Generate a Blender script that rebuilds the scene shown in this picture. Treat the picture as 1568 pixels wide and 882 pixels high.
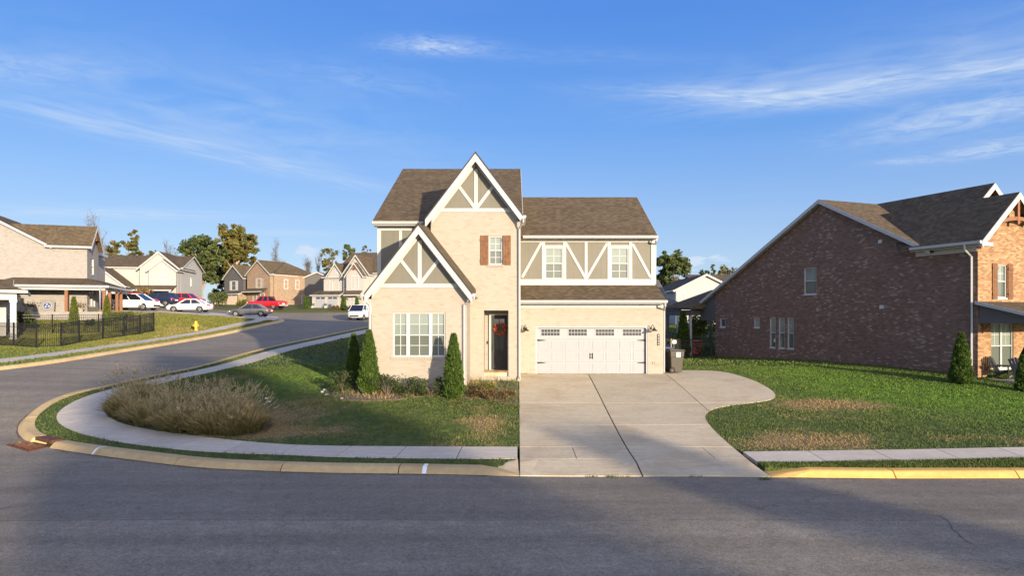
import bpy, bmesh, math, random
import numpy as np
from mathutils import Vector, Matrix
from mathutils.geometry import delaunay_2d_cdt, tessellate_polygon

for o in list(bpy.data.objects):
    bpy.data.objects.remove(o, do_unlink=True)
SC = bpy.context.scene
COL = SC.collection
R = math.radians
rng = random.Random(7)
NR = np.random.default_rng(11)

# ------------------------------------------------------------------ camera
FPX, CX, CY, CAMZ = 1045.0, 784.0, 487.0, 3.9
cam = bpy.data.cameras.new('camera')
cam.sensor_width = 36.0
cam.lens = 36.0 * FPX / 1568.0
cam.shift_y = (CY - 441.0) / 1568.0
cam.clip_start = 0.1
cam.clip_end = 4000
camo = bpy.data.objects.new('camera', cam)
COL.objects.link(camo)
camo.location = (0, 0, CAMZ)
camo.rotation_euler = (R(90), 0, 0)
SC.camera = camo

# ------------------------------------------------------------------ light
SUN_AZ = R(31.0)      # sun stands behind the camera, to its right
SUN_EL = R(9.0)
sd = Vector((math.sin(SUN_AZ) * math.cos(SUN_EL), -math.cos(SUN_AZ) * math.cos(SUN_EL), math.sin(SUN_EL)))
sl = bpy.data.lights.new('sun', 'SUN')
sl.energy = 4.8
sl.angle = R(0.8)
sl.color = (1.0, 0.82, 0.59)
so = bpy.data.objects.new('sun', sl)
COL.objects.link(so)
so.location = (40, -60, 40)
so.rotation_euler = sd.to_track_quat('Z', 'Y').to_euler()

SC.view_settings.view_transform = 'Standard'
SC.view_settings.look = 'None'
SC.view_settings.exposure = 0.9
SC.view_settings.gamma = 1.0
SC.view_settings.use_curve_mapping = False
SC.cycles.max_bounces = 6
SC.cycles.transparent_max_bounces = 8

W = bpy.data.worlds.new('World')
SC.world = W
W.use_nodes = True


class NT:
    """small helper for writing node trees"""
    def __init__(s, tree):
        s.t = tree
        s.t.nodes.clear()

    def n(s, typ, props=None, **ins):
        nd = s.t.nodes.new(typ)
        for k, v in (props or {}).items():
            setattr(nd, k, v)
        for k, v in ins.items():
            key = int(k[1:]) if k[0] == 'i' and k[1:].isdigit() else k.replace('_', ' ')
            s.set(nd.inputs[key], v)
        return nd

    def set(s, inp, v):
        if hasattr(v, 'is_output') or isinstance(v, bpy.types.NodeSocket):
            s.t.links.new(v, inp)
        elif isinstance(v, bpy.types.Node):
            s.t.links.new(v.outputs[0], inp)
        else:
            inp.default_value = v

    def m(s, op, a, b=0.0, c=0.0, clamp=False):
        nd = s.t.nodes.new('ShaderNodeMath')
        nd.operation = op
        nd.use_clamp = clamp
        s.set(nd.inputs[0], a)
        s.set(nd.inputs[1], b)
        s.set(nd.inputs[2], c)
        return nd.outputs[0]

    def mix(s, f, a, b, mode='MIX'):
        nd = s.t.nodes.new('ShaderNodeMix')
        nd.data_type = 'RGBA'
        nd.blend_type = mode
        s.set(nd.inputs[0], f)
        s.set(nd.inputs[6], a)
        s.set(nd.inputs[7], b)
        return nd.outputs[2]

    def ramp(s, f, stops, interp='LINEAR'):
        nd = s.t.nodes.new('ShaderNodeValToRGB')
        cr = nd.color_ramp
        cr.interpolation = interp
        while len(cr.elements) > 1:
            cr.elements.remove(cr.elements[-1])
        for i, (p, c) in enumerate(stops):
            e = cr.elements[0] if i == 0 else cr.elements.new(p)
            e.position = p
            e.color = c if len(c) == 4 else (*c, 1)
        s.set(nd.inputs[0], f)
        return nd.outputs[0]

    def noise(s, vec, scale, detail=3.0, rough=0.55, dist=0.0, col=False):
        nd = s.t.nodes.new('ShaderNodeTexNoise')
        s.set(nd.inputs['Vector'], vec)
        nd.inputs['Scale'].default_value = scale
        nd.inputs['Detail'].default_value = detail
        nd.inputs['Roughness'].default_value = rough
        nd.inputs['Distortion'].default_value = dist
        return nd.outputs['Color' if col else 'Fac']

    def comb(s, x=0.0, y=0.0, z=0.0):
        nd = s.t.nodes.new('ShaderNodeCombineXYZ')
        s.set(nd.inputs[0], x); s.set(nd.inputs[1], y); s.set(nd.inputs[2], z)
        return nd.outputs[0]

    def sep(s, v):
        nd = s.t.nodes.new('ShaderNodeSeparateXYZ')
        s.set(nd.inputs[0], v)
        return nd.outputs


def build_sky():
    t = NT(W.node_tree)
    out = t.n('ShaderNodeOutputWorld')
    sky = t.n('ShaderNodeTexSky', dict(sky_type='NISHITA', sun_disc=False, sun_elevation=SUN_EL,
                                       sun_rotation=math.pi - SUN_AZ, altitude=200.0, air_density=1.0,
                                       dust_density=0.35, ozone_density=2.5))
    tc = t.n('ShaderNodeTexCoord')
    x, y, z = t.sep(tc.outputs['Generated'])
    zc = t.m('MAXIMUM', z, 0.02)
    # a clear autumn sky: pull the low-sun horizon glow towards clean blue everywhere
    grad = t.ramp(z, [(0.0, SKY0), (0.13, SKY1), (0.265, SKY2), (0.41, SKY3), (1.0, SKY4)])
    base = t.mix(1.0, t.mix(1.0, sky.outputs[0], (0.30, 0.30, 0.30, 1), 'MULTIPLY'), grad, 'ADD')
    # warm glow added to the sky round the low sun to lift shaded ground
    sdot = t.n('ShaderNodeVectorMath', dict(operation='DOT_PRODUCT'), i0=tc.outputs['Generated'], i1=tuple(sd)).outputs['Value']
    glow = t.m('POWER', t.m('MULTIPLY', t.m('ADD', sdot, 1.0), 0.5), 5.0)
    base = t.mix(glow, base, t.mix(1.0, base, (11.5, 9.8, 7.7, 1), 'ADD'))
    # thin high cloud: a layer at a fixed height, so position on it is direction / z
    u = t.m('DIVIDE', x, zc)
    v = t.m('DIVIDE', y, zc)
    wv = t.comb(u, v, 0.0)
    warp = t.noise(wv, 0.7, 3.0, 0.55, col=True)
    wx, wy, _ = t.sep(warp)
    total = None
    fib = None
    for (cu, cv, ang, L, Wd, amp, wamp) in CIRRUS:
        ca, sa = math.cos(R(ang)), math.sin(R(ang))
        uu = t.m('ADD', u, t.m('MULTIPLY', t.m('SUBTRACT', wx, 0.5), wamp))
        vv = t.m('ADD', v, t.m('MULTIPLY', t.m('SUBTRACT', wy, 0.5), wamp))
        du = t.m('SUBTRACT', uu, cu)
        dv = t.m('SUBTRACT', vv, cv)
        a = t.m('ADD', t.m('MULTIPLY', du, ca), t.m('MULTIPLY', dv, sa))
        b = t.m('SUBTRACT', t.m('MULTIPLY', dv, ca), t.m('MULTIPLY', du, sa))
        r2 = t.m('ADD', t.m('POWER', t.m('ABSOLUTE', t.m('DIVIDE', a, L)), 2.0), t.m('POWER', t.m('ABSOLUTE', t.m('DIVIDE', b, Wd)), 2.0))
        g = t.m('POWER', 2.718, t.m('MULTIPLY', r2, -1.0))
        tex = t.noise(t.comb(t.m('DIVIDE', a, L * 0.5), t.m('DIVIDE', b, Wd * 0.8), cu), 1.6, 5.0, 0.55, 0.8)
        tex = t.m('MULTIPLY', t.m('SUBTRACT', tex, 0.27), 1.9, clamp=True)
        g = t.m('MULTIPLY', t.m('MULTIPLY', g, tex), amp)
        total = g if total is None else t.m('ADD', total, g)
    # faint veil of the same cloud everywhere in the sky
    veil = t.noise(t.comb(t.m('MULTIPLY', u, 0.25), t.m('MULTIPLY', v, 0.7), 3.0), 1.1, 6.0, 0.6, 0.8)
    veil = t.m('MULTIPLY', t.m('SUBTRACT', veil, 0.52), 1.1, clamp=True)
    total = t.m('ADD', total, t.m('MULTIPLY', veil, 0.22))
    # small puffs low over the horizon
    az = t.m('ARCTAN2', x, y)
    cn = t.noise(t.comb(t.m('MULTIPLY', az, 16.0), t.m('MULTIPLY', z, 40.0), 1.7), 1.6, 6.0, 0.62)
    for (pa, pz, pw, ph, amp) in PUFFS:
        da = t.m('DIVIDE', t.m('SUBTRACT', az, pa), pw)
        dz = t.m('DIVIDE', t.m('SUBTRACT', z, pz), ph)
        g = t.m('SUBTRACT', 1.0, t.m('ADD', t.m('MULTIPLY', da, da), t.m('MULTIPLY', dz, dz)))
        g = t.m('ADD', g, t.m('MULTIPLY', t.m('SUBTRACT', cn, 0.56), 6.0))
        g = t.m('MULTIPLY', t.m('MULTIPLY', g, 1.3, clamp=True), min(1.0, amp * 1.35))
        total = t.m('MAXIMUM', total, g)
    fade = t.m('MULTIPLY', z, 14.0, clamp=True)
    total = t.m('MINIMUM', t.m('MULTIPLY', total, fade), 0.92)
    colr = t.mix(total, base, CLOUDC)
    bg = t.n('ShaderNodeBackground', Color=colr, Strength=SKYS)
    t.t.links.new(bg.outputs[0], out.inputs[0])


SKYS = 0.1
SKY0 = (2.1, 2.7, 3.6)
SKY1 = (1.30, 2.0, 3.5)
SKY2 = (0.48, 1.36, 3.5)
SKY3 = (0.27, 1.02, 3.35)
SKY4 = (0.25, 0.8, 2.6)
CLOUDC = (3.6, 4.2, 5.0, 1)
# cloud-layer position (u, v), bearing in degrees, length, width, strength, warp
CIRRUS = [(-1.75, 4.1, 59, 1.7, 0.24, 0.61, 0.12), (-1.35, 3.5, 55, 1.1, 0.63, 0.35, 0.3), (-0.28, 2.51, 5, 0.17, 0.075, 0.95, 0.06), (1.05, 3.08, 8, 0.55, 0.12, 0.87, 0.1), (1.75, 2.85, -29, 0.75, 0.195, 0.9, 0.15), (1.3, 2.9, -20, 0.8, 0.3, 0.36, 0.2), (2.25, 3.35, -60, 0.55, 0.3, 0.9, 0.12), (2.85, 4.0, -50, 0.4, 0.24, 0.8, 0.12), (2.48, 4.35, -10, 0.14, 0.075, 0.58, 0.05), (-2.05, 2.72, 0, 0.4, 0.195, 0.51, 0.12), (-3.9, 6.5, 6, 1.2, 0.375, 0.61, 0.15), (-2.65, 8.0, 3, 0.5, 0.27, 0.51, 0.1), (-0.65, 2.85, 20, 0.4, 0.18, 0.23, 0.2), (2.1, 2.3, -25, 1.0, 0.375, 0.32, 0.3), (0.2, 2.6, 4, 0.5, 0.09, 0.14, 0.1)]
PUFFS = [(-0.288, 0.093, 0.026, 0.012, 0.62), (-0.265, 0.073, 0.05, 0.016, 0.5), (-0.31, 0.062, 0.04, 0.012, 0.4), (0.262, 0.079, 0.020, 0.008, 0.7),
         (0.295, 0.081, 0.016, 0.007, 0.6), (-0.52, 0.075, 0.03, 0.010, 0.35), (0.24, 0.066, 0.03, 0.008, 0.45)]
build_sky()

# ------------------------------------------------------------------ object helpers
MATS = {}


class MB:
    """collects faces; T maps builder coordinates to the coordinates of the object"""
    def __init__(s, T=None):
        s.v, s.f, s.mi, s.T, s.cur = [], [], [], T, 0

    def p(s, q):
        if s.T:
            q = s.T(q)
        s.v.append((float(q[0]), float(q[1]), float(q[2])))
        return len(s.v) - 1

    def poly(s, pts):
        s.f.append([s.p(q) for q in pts]); s.mi.append(s.cur)

    def hexa(s, P):       # 8 points: 4 bottom, 4 top
        i = [s.p(q) for q in P]
        for a in ((3, 2, 1, 0), (4, 5, 6, 7), (0, 1, 5, 4), (1, 2, 6, 5), (2, 3, 7, 6), (3, 0, 4, 7)):
            s.f.append([i[k] for k in a]); s.mi.append(s.cur)

    def box(s, x0, x1, y0, y1, z0, z1):
        s.hexa([(x0, y0, z0), (x1, y0, z0), (x1, y1, z0), (x0, y1, z0), (x0, y0, z1), (x1, y0, z1), (x1, y1, z1), (x0, y1, z1)])

    def prism(s, pts, vec):
        n = len(pts)
        a = [s.p(q) for q in pts]
        b = [s.p((q[0] + vec[0], q[1] + vec[1], q[2] + vec[2])) for q in pts]
        s.f.append(a[::-1]); s.f.append(b); s.mi += [s.cur, s.cur]
        for k in range(n):
            s.f.append([a[k], a[(k + 1) % n], b[(k + 1) % n], b[k]]); s.mi.append(s.cur)

    def tube(s, pts, r, n=6, cap=True):
        rs = r if isinstance(r, (list, tuple)) else [r] * len(pts)
        rings = []
        ref = None
        for k, q in enumerate(pts):
            q = Vector(q)
            a = Vector(pts[max(0, k - 1)]); b = Vector(pts[min(len(pts) - 1, k + 1)])
            d = (b - a).normalized()
            if ref is None:
                ref = Vector((0, 0, 1)) if abs(d.z) < 0.9 else Vector((1, 0, 0))
            e1 = d.cross(ref).normalized()
            e2 = d.cross(e1).normalized()
            ref = -e2 if False else ref
            rings.append([s.p(q + (e1 * math.cos(6.28318 * j / n) + e2 * math.sin(6.28318 * j / n)) * rs[k]) for j in range(n)])
        for k in range(len(rings) - 1):
            for j in range(n):
                s.f.append([rings[k][j], rings[k][(j + 1) % n], rings[k + 1][(j + 1) % n], rings[k + 1][j]]); s.mi.append(s.cur)
        if cap:
            s.f.append(rings[0][::-1]); s.f.append(rings[-1]); s.mi += [s.cur, s.cur]

    def lathe(s, prof, c=(0, 0, 0), n=16, axis='z'):
        rings = []
        for (r, h) in prof:
            ring = []
            for j in range(n):
                a = 6.28318 * j / n
                x, y = r * math.cos(a), r * math.sin(a)
                q = (x, y, h) if axis == 'z' else ((x, h, y) if axis == 'y' else (h, x, y))
                ring.append(s.p((c[0] + q[0], c[1] + q[1], c[2] + q[2])))
            rings.append(ring)
        for k in range(len(rings) - 1):
            for j in range(n):
                s.f.append([rings[k][j], rings[k][(j + 1) % n], rings[k + 1][(j + 1) % n], rings[k + 1][j]]); s.mi.append(s.cur)
        s.f.append(rings[0][::-1]); s.f.append(rings[-1]); s.mi += [s.cur, s.cur]

    def bar(s, a, b, w, h, up=(0, 0, 1)):
        a, b, up = Vector(a), Vector(b), Vector(up)
        d = (b - a).normalized()
        sd_ = d.cross(up).normalized() * (w / 2)
        u_ = sd_.cross(d).normalized() * (h / 2)
        s.hexa([a - sd_ - u_, a + sd_ - u_, b + sd_ - u_, b - sd_ - u_, a - sd_ + u_, a + sd_ + u_, b + sd_ + u_, b - sd_ + u_])

    def mesh(s, name, mats, fix=True, smooth=False, merge=0):
        me = bpy.data.meshes.new(name)
        me.from_pydata(s.v, [], s.f)
        for m in (mats if isinstance(mats, (list, tuple)) else [mats]):
            me.materials.append(m)
        if any(s.mi):
            me.polygons.foreach_set('material_index', s.mi)
        if fix or merge:
            bm = bmesh.new(); bm.from_mesh(me)
            if merge:
                bmesh.ops.remove_doubles(bm, verts=bm.verts, dist=merge)
            if fix:
                bmesh.ops.recalc_face_normals(bm, faces=bm.faces)
            bm.to_mesh(me); bm.free()
        if smooth:
            me.polygons.foreach_set('use_smooth', [True] * len(me.polygons))
            if smooth != 'all':
                try:
                    me.set_sharp_from_angle(angle=R(38))
                except Exception:
                    pass
        me.update()
        return me

    def obj(s, name, mats, parent=None, fix=True, smooth=False, merge=0, bevel=0):
        o = link(name, s.mesh(name, mats, fix, smooth, merge), parent)
        if bevel:
            md = o.modifiers.new('bevel', 'BEVEL'); md.width = bevel; md.segments = 2; md.limit_method = 'ANGLE'; md.angle_limit = R(40)
        return o


def link(name, me, parent=None, loc=None):
    o = bpy.data.objects.new(name, me)
    COL.objects.link(o)
    if parent is not None:
        o.parent = parent
    if loc is not None:
        o.location = loc
    return o


def tag(o, label=None, cat=None, group=None, kind=None):
    if label: o['label'] = label
    if cat: o['category'] = cat
    if group: o['group'] = group
    if kind: o['kind'] = kind
    return o


def thing(name, loc, label, cat, rz=0.0, group=None):
    o = bpy.data.objects.new(name, None)
    o.empty_display_size = 0.2
    COL.objects.link(o)
    o.location = loc
    o.rotation_euler = (0, 0, rz)
    return tag(o, label, cat, group)


def copy_tree(o, loc, rz=0.0, label=None, scale=None):
    def rec(q, par):
        c = q.copy()
        COL.objects.link(c)
        if par is not None:
            c.parent = par
        for ch in list(q.children):
            rec(ch, c)
        return c
    r = rec(o, None)
    r.location = loc
    r.rotation_euler = (0, 0, rz)
    if scale: r.scale = scale
    if label: r['label'] = label
    return r


def arrays_mesh(name, V, F, mat, smooth=False):
    """V (n,3), F (m,k) numpy -> mesh, quickly"""
    me = bpy.data.meshes.new(name)
    k = F.shape[1]
    me.vertices.add(len(V)); me.vertices.foreach_set('co', np.ascontiguousarray(V, dtype=np.float32).ravel())
    me.loops.add(F.size); me.loops.foreach_set('vertex_index', np.ascontiguousarray(F, dtype=np.int32).ravel())
    me.polygons.add(len(F)); me.polygons.foreach_set('loop_start', np.arange(0, F.size, k, dtype=np.int32))
    me.update(calc_edges=True)
    for m in (mat if isinstance(mat, (list, tuple)) else [mat]):
        me.materials.append(m)
    return me


# photo pixel at a known depth -> place in the world
def PX(x, D): return (x - CX) * D / FPX
def PZ(y, D): return CAMZ + (CY - y) * D / FPX
def P3(x, y, D): return (PX(x, D), D, PZ(y, D))


# ------------------------------------------------------------------ materials
def new_mat(name):
    m = bpy.data.materials.new(name)
    m.use_nodes = True
    t = NT(m.node_tree)
    out = t.n('ShaderNodeOutputMaterial')
    b = t.n('ShaderNodeBsdfPrincipled')
    t.t.links.new(b.outputs[0], out.inputs[0])
    MATS[name] = m
    return m, t, b


def bump(t, b, h, strength=0.3, dist=0.01):
    nd = t.n('ShaderNodeBump', Height=h, Strength=strength, Distance=dist)
    t.set(b.inputs['Normal'], nd.outputs[0])


def plain(name, col, rough=0.6, metal=0.0, var=0.12, scale=6.0, spec=0.4, coat=0.0, bmp=0.0):
    m, t, b = new_mat(name)
    tc = t.n('ShaderNodeTexCoord')
    n = t.noise(tc.outputs['Object'], scale, 4.0, 0.6)
    d = tuple(c * (1 - var) for c in col); e = tuple(min(1, c * (1 + var)) for c in col)
    t.set(b.inputs['Base Color'], t.ramp(n, [(0.3, d), (0.7, e)]))
    b.inputs['Roughness'].default_value = rough
    b.inputs['Metallic'].default_value = metal
    b.inputs['Specular IOR Level'].default_value = spec
    b.inputs['Coat Weight'].default_value = coat
    if bmp:
        bump(t, b, t.noise(tc.outputs['Object'], scale * 5, 3.0), bmp, 0.01)
    return m


def wall_uv(t):
    tc = t.n('ShaderNodeTexCoord')
    px, py, pz = t.sep(tc.outputs['Object'])
    nx, ny, nz = t.sep(tc.outputs['Normal'])
    ln = t.m('MAXIMUM', t.m('SQRT', t.m('ADD', t.m('MULTIPLY', nx, nx), t.m('MULTIPLY', ny, ny))), 0.001)
    u = t.m('DIVIDE', t.m('SUBTRACT', t.m('MULTIPLY', py, nx), t.m('MULTIPLY', px, ny)), ln)
    v = t.m('DIVIDE', pz, ln)
    return tc, u, v


def brick_mat(name, ramp, mortar, bw=0.205, bh=0.076, mw=0.010, rough=0.85, bmp=0.6, stain=0.12, light=None):
    m, t, b = new_mat(name)
    tc, u, v = wall_uv(t)
    vr = t.m('DIVIDE', v, bh)
    row = t.m('FLOOR', vr)
    uu = t.m('ADD', t.m('DIVIDE', u, bw), t.m('MULTIPLY', t.m('FLOORED_MODULO', row, 2.0), 0.5))
    colm = t.m('FLOOR', uu)
    fu, fv = t.m('FRACT', uu), t.m('FRACT', vr)
    mk = t.m('MAXIMUM', t.m('LESS_THAN', fu, mw / bw), t.m('LESS_THAN', fv, mw / bh))
    wn = t.n('ShaderNodeTexWhiteNoise', dict(noise_dimensions='2D'), Vector=t.comb(colm, row, 0.0))
    c = t.ramp(wn.outputs['Value'], ramp)
    if light:       # occasional pale bricks come in loose drifts
        wn2 = t.n('ShaderNodeTexWhiteNoise', dict(noise_dimensions='2D'), Vector=t.comb(t.m('ADD', colm, 41.0), row, 0.0))
        big = t.noise(tc.outputs['Object'], 0.55, 2.0)
        th = t.m('SUBTRACT', 1.24, t.m('MULTIPLY', big, 0.62))
        c = t.mix(t.m('MULTIPLY', t.m('GREATER_THAN', wn2.outputs['Value'], th), light[1]), c, (*light[0], 1))
    n = t.noise(tc.outputs['Object'], 0.8, 4.0, 0.6)
    c = t.mix(1.0, c, t.ramp(n, [(0.25, (1 - stain,) * 3), (0.75, (1 + stain * 0.3,) * 3)]), 'MULTIPLY')
    c = t.mix(t.m('MULTIPLY', mk, 0.85), c, (*mortar, 1))
    t.set(b.inputs['Base Color'], c)
    b.inputs['Roughness'].default_value = rough
    b.inputs['Specular IOR Level'].default_value = 0.25
    fine = t.noise(tc.outputs['Object'], 60.0, 2.0)
    bump(t, b, t.m('ADD', t.m('SUBTRACT', 1.0, mk), t.m('MULTIPLY', fine, 0.4)), bmp, 0.006)
    return m


def shingle_mat(name, ramp, bw=0.30, bh=0.145):
    m, t, b = new_mat(name)
    tc, u, v = wall_uv(t)
    nz = t.sep(tc.outputs['Normal'])[2]
    vr = t.m('DIVIDE', v, bh)
    row = t.m('FLOOR', vr)
    rs = t.n('ShaderNodeTexWhiteNoise', dict(noise_dimensions='1D'), W=row)
    uu = t.m('ADD', t.m('DIVIDE', u, bw), t.m('MULTIPLY', rs.outputs['Value'], 5.0))
    wn = t.n('ShaderNodeTexWhiteNoise', dict(noise_dimensions='2D'), Vector=t.comb(t.m('FLOOR', uu), row, 0.0))
    c = t.ramp(wn.outputs['Value'], ramp)
    n = t.noise(tc.outputs['Object'], 0.5, 4.0, 0.6)
    c = t.mix(1.0, c, t.ramp(n, [(0.3, (0.88,) * 3), (0.7, (1.06,) * 3)]), 'MULTIPLY')
    g = t.noise(tc.outputs['Object'], 90.0, 2.0)
    c = t.mix(1.0, c, t.ramp(g, [(0.35, (0.8,) * 3), (0.65, (1.15,) * 3)]), 'MULTIPLY')
    fv = t.m('FRACT', vr)
    c = t.mix(t.m('MULTIPLY', t.m('LESS_THAN', fv, 0.10), 0.35), c, (0.02, 0.018, 0.016, 1))  # painted shade line along the lower edge of each course
    t.set(b.inputs['Base Color'], c)
    b.inputs['Roughness'].default_value = 0.95
    b.inputs['Specular IOR Level'].default_value = 0.15
    bump(t, b, t.m('ADD', t.m('SUBTRACT', 1.0, fv), t.m('MULTIPLY', wn.outputs['Value'], 0.6)), 0.5, 0.01)
    return m


def siding_mat(name, col, lap=0.17, vertical=False, line=0.35):
    m, t, b = new_mat(name)
    tc, u, v = wall_uv(t)
    f = t.m('FRACT', t.m('DIVIDE', u if vertical else v, lap))
    n = t.noise(tc.outputs['Object'], 1.5, 4.0, 0.6)
    c = t.ramp(n, [(0.3, tuple(k * 0.92 for k in col)), (0.7, tuple(min(1, k * 1.05) for k in col))])
    t.set(b.inputs['Base Color'], t.mix(t.m('MULTIPLY', t.m('LESS_THAN', f, 0.07), line), c, tuple(k * 0.5 for k in col) + (1,)))
    b.inputs['Roughness'].default_value = 0.6
    bump(t, b, t.m('SUBTRACT', 1.0, f), 0.4, 0.012)
    return m


def glass_mat(name, col, rough=0.03, tint=0.5):
    """window glass seen from outside: reflection over what hangs behind it (blinds, screen)"""
    m, t, b = new_mat(name)
    tc, u, v = wall_uv(t)
    f = t.m('FRACT', t.m('DIVIDE', v, 0.055))
    sl_ = t.m('MULTIPLY', t.m('LESS_THAN', f, 0.3), 0.45)
    t.set(b.inputs['Base Color'], t.mix(sl_, (*col, 1), tuple(c * 0.55 for c in col) + (1,)))
    b.inputs['Roughness'].default_value = 0.5
    b.inputs['Specular IOR Level'].default_value = 0.3
    b.inputs['Coat Weight'].default_value = 1.0
    b.inputs['Coat Roughness'].default_value = rough
    b.inputs['Coat IOR'].default_value = 1.7
    return m


M = MATS
brick_mat('brick_cream', [(0.0, (0.325, 0.290, 0.238)), (0.35, (0.345, 0.310, 0.258)), (0.8, (0.358, 0.322, 0.272)), (1.0, (0.312, 0.266, 0.208))], (0.35, 0.32, 0.272), stain=0.06, bmp=0.35)
brick_mat('brick_brown_shaded', [(0.0, (0.135, 0.083, 0.062)), (0.4, (0.168, 0.104, 0.078)), (0.8, (0.195, 0.124, 0.094)), (1.0, (0.235, 0.152, 0.116))], (0.20, 0.15, 0.125), light=((0.38, 0.285, 0.235), 0.62), bmp=0.4)  # copy of the front brick with the side wall's shade in its colour
brick_mat('brick_tan_lit', [(0.0, (0.216, 0.112, 0.054)), (0.5, (0.292, 0.164, 0.083)), (1.0, (0.369, 0.238, 0.128))], (0.267, 0.218, 0.152), light=((0.381, 0.291, 0.178), 0.6))  # sunlit copy of the same brick, the sun's warmth put into its colour
brick_mat('brick_white', [(0.0, (0.247, 0.231, 0.214)), (0.2, (0.278, 0.262, 0.243)), (0.8, (0.296, 0.280, 0.262)), (1.0, (0.240, 0.217, 0.195))], (0.281, 0.267, 0.248), stain=0.06, bmp=0.35)
brick_mat('brick_red', [(0.0, (0.231, 0.154, 0.099)), (0.5, (0.290, 0.200, 0.133)), (1.0, (0.350, 0.257, 0.176))], (0.307, 0.261, 0.200))
shingle_mat('shingle', [(0.0, (0.082, 0.061, 0.039)), (0.5, (0.106, 0.081, 0.051)), (1.0, (0.137, 0.104, 0.067))], bw=0.19)
shingle_mat('shingle_slate', [(0.0, (0.10, 0.095, 0.09)), (0.5, (0.13, 0.125, 0.12)), (1.0, (0.17, 0.16, 0.15))])
siding_mat('siding_taupe', (0.142, 0.133, 0.104), lap=0.42, vertical=True, line=0.12)
siding_mat('siding_white', (0.388, 0.376, 0.350))
siding_mat('siding_gray', (0.378, 0.378, 0.369))
siding_mat('siding_dark', (0.10, 0.095, 0.09))
plain('white_trim', (0.418, 0.418, 0.409), 0.5, var=0.04)
plain('vinyl_white', (0.458, 0.466, 0.466), 0.35, var=0.03)
plain('door_white', (0.298, 0.311, 0.331), 0.45, var=0.03)
plain('wood_brown', (0.150, 0.066, 0.024), 0.6, var=0.30, scale=9, bmp=0.2)
plain('wood_post', (0.20, 0.088, 0.040), 0.65, var=0.25, scale=9, bmp=0.2)
plain('door_black', (0.032, 0.033, 0.032), 0.6, var=0.1)
plain('metal_black', (0.012, 0.012, 0.013), 0.45, var=0.1)
plain('bronze', (0.045, 0.036, 0.028), 0.4, metal=0.6)
plain('metal_white', (0.431, 0.431, 0.422), 0.4, var=0.03)
plain('metal_gray', (0.25, 0.26, 0.28), 0.4, metal=0.7)
plain('drip_edge', (0.03, 0.028, 0.026), 0.6)
glass_mat('pane_light', (0.190, 0.230, 0.202))
glass_mat('pane_screen', (0.098, 0.115, 0.095))
glass_mat('pane_dark', (0.03, 0.035, 0.04))
plain('car_glass', (0.010, 0.011, 0.014), 0.04, spec=0.7, coat=0.6, var=0.02)
plain('rubber', (0.016, 0.016, 0.016), 0.8)
plain('rim_metal', (0.42, 0.42, 0.43), 0.3, metal=0.3)
plain('lamp_glass', (0.75, 0.75, 0.72), 0.1, spec=0.6)
plain('tail_red', (0.35, 0.01, 0.012), 0.15)
for nm, c in (('paint_white', (0.78, 0.78, 0.77)), ('paint_red', (0.52, 0.012, 0.02)), ('paint_navy', (0.014, 0.022, 0.055)),
              ('paint_gray', (0.075, 0.08, 0.09))):
    plain(nm, c, 0.28, spec=0.5, coat=0.8, var=0.02)
plain('bin_plastic', (0.052, 0.044, 0.034), 0.55, var=0.08, bmp=0.1)
plain('bin_blue', (0.05, 0.09, 0.22), 0.5)
plain('sticker_white', (0.8, 0.8, 0.8), 0.5, var=0.02)
plain('hydrant_yellow', (0.72, 0.42, 0.05), 0.5, var=0.1)
plain('stone', (0.48, 0.45, 0.41), 0.85, var=0.25, scale=5, bmp=0.5)
plain('stone_veneer', (0.34, 0.31, 0.28), 0.9, var=0.5, scale=3.5, bmp=0.8)
plain('rust', (0.105, 0.042, 0.025), 0.9, var=0.4, scale=14, bmp=0.6)
plain('leaf_red', (0.40, 0.055, 0.028), 0.6, var=0.5, scale=30)
plain('leaf_orange', (0.52, 0.17, 0.045), 0.6, var=0.4, scale=30)
plain('toy_red', (0.55, 0.03, 0.03), 0.4)
plain('emblem_blue', (0.03, 0.06, 0.17), 0.5)
plain('board_gray', (0.20, 0.18, 0.16), 0.7, var=0.2, scale=8)
plain('clay', (0.30, 0.27, 0.23), 0.8)
plain('emblem_white', (0.34, 0.35, 0.36), 0.6)
# ------------------------------------------------------------------ ground materials
DRY = [(8.6, 20.2, 2.0, 1.5, 1.0), (11.3, 24.6, 2.4, 0.9, 0.9), (10.2, 22.8, 1.5, 0.8, 0.45), (-8.0, 23.4, 1.5, 2.6, 0.9), (-6.0, 21.2, 2.0, 0.8, 0.45),
       (-1.0, 22.0, 1.0, 2.4, 0.7), (-3.6, 19.3, 3.0, 0.6, 0.45), (16.5, 19.6, 2.0, 0.7, 0.6), (-5.2, 25.3, 1.3, 0.8, 0.9), (-9.5, 20.7, 2.6, 0.8, 0.7),
       (13.2, 20.3, 2.2, 0.7, 0.35), (-12.5, 28.5, 1.0, 3.0, 0.6), (-26.5, 46, 1.2, 9, 0.45), (-28, 58, 3, 4, 0.4), (-36, 66, 6, 3, 0.35)]
LUSH = [(16.5, 26.0, 5.0, 3.0, 1.0), (22, 23, 5, 2.5, 0.9), (-8.8, 29.5, 2.4, 4.0, 0.5), (13.5, 31, 3, 4, 0.8)]


def gauss_sum(t, x, y, spots):
    tot = None
    for (sx, sy, rx, ry, a) in spots:
        dx = t.m('DIVIDE', t.m('SUBTRACT', x, sx), rx)
        dy = t.m('DIVIDE', t.m('SUBTRACT', y, sy), ry)
        g = t.m('MULTIPLY', t.m('POWER', 2.718, t.m('MULTIPLY', t.m('ADD', t.m('MULTIPLY', dx, dx), t.m('MULTIPLY', dy, dy)), -1.0)), a)
        tot = g if tot is None else t.m('ADD', tot, g)
    return tot


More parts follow.
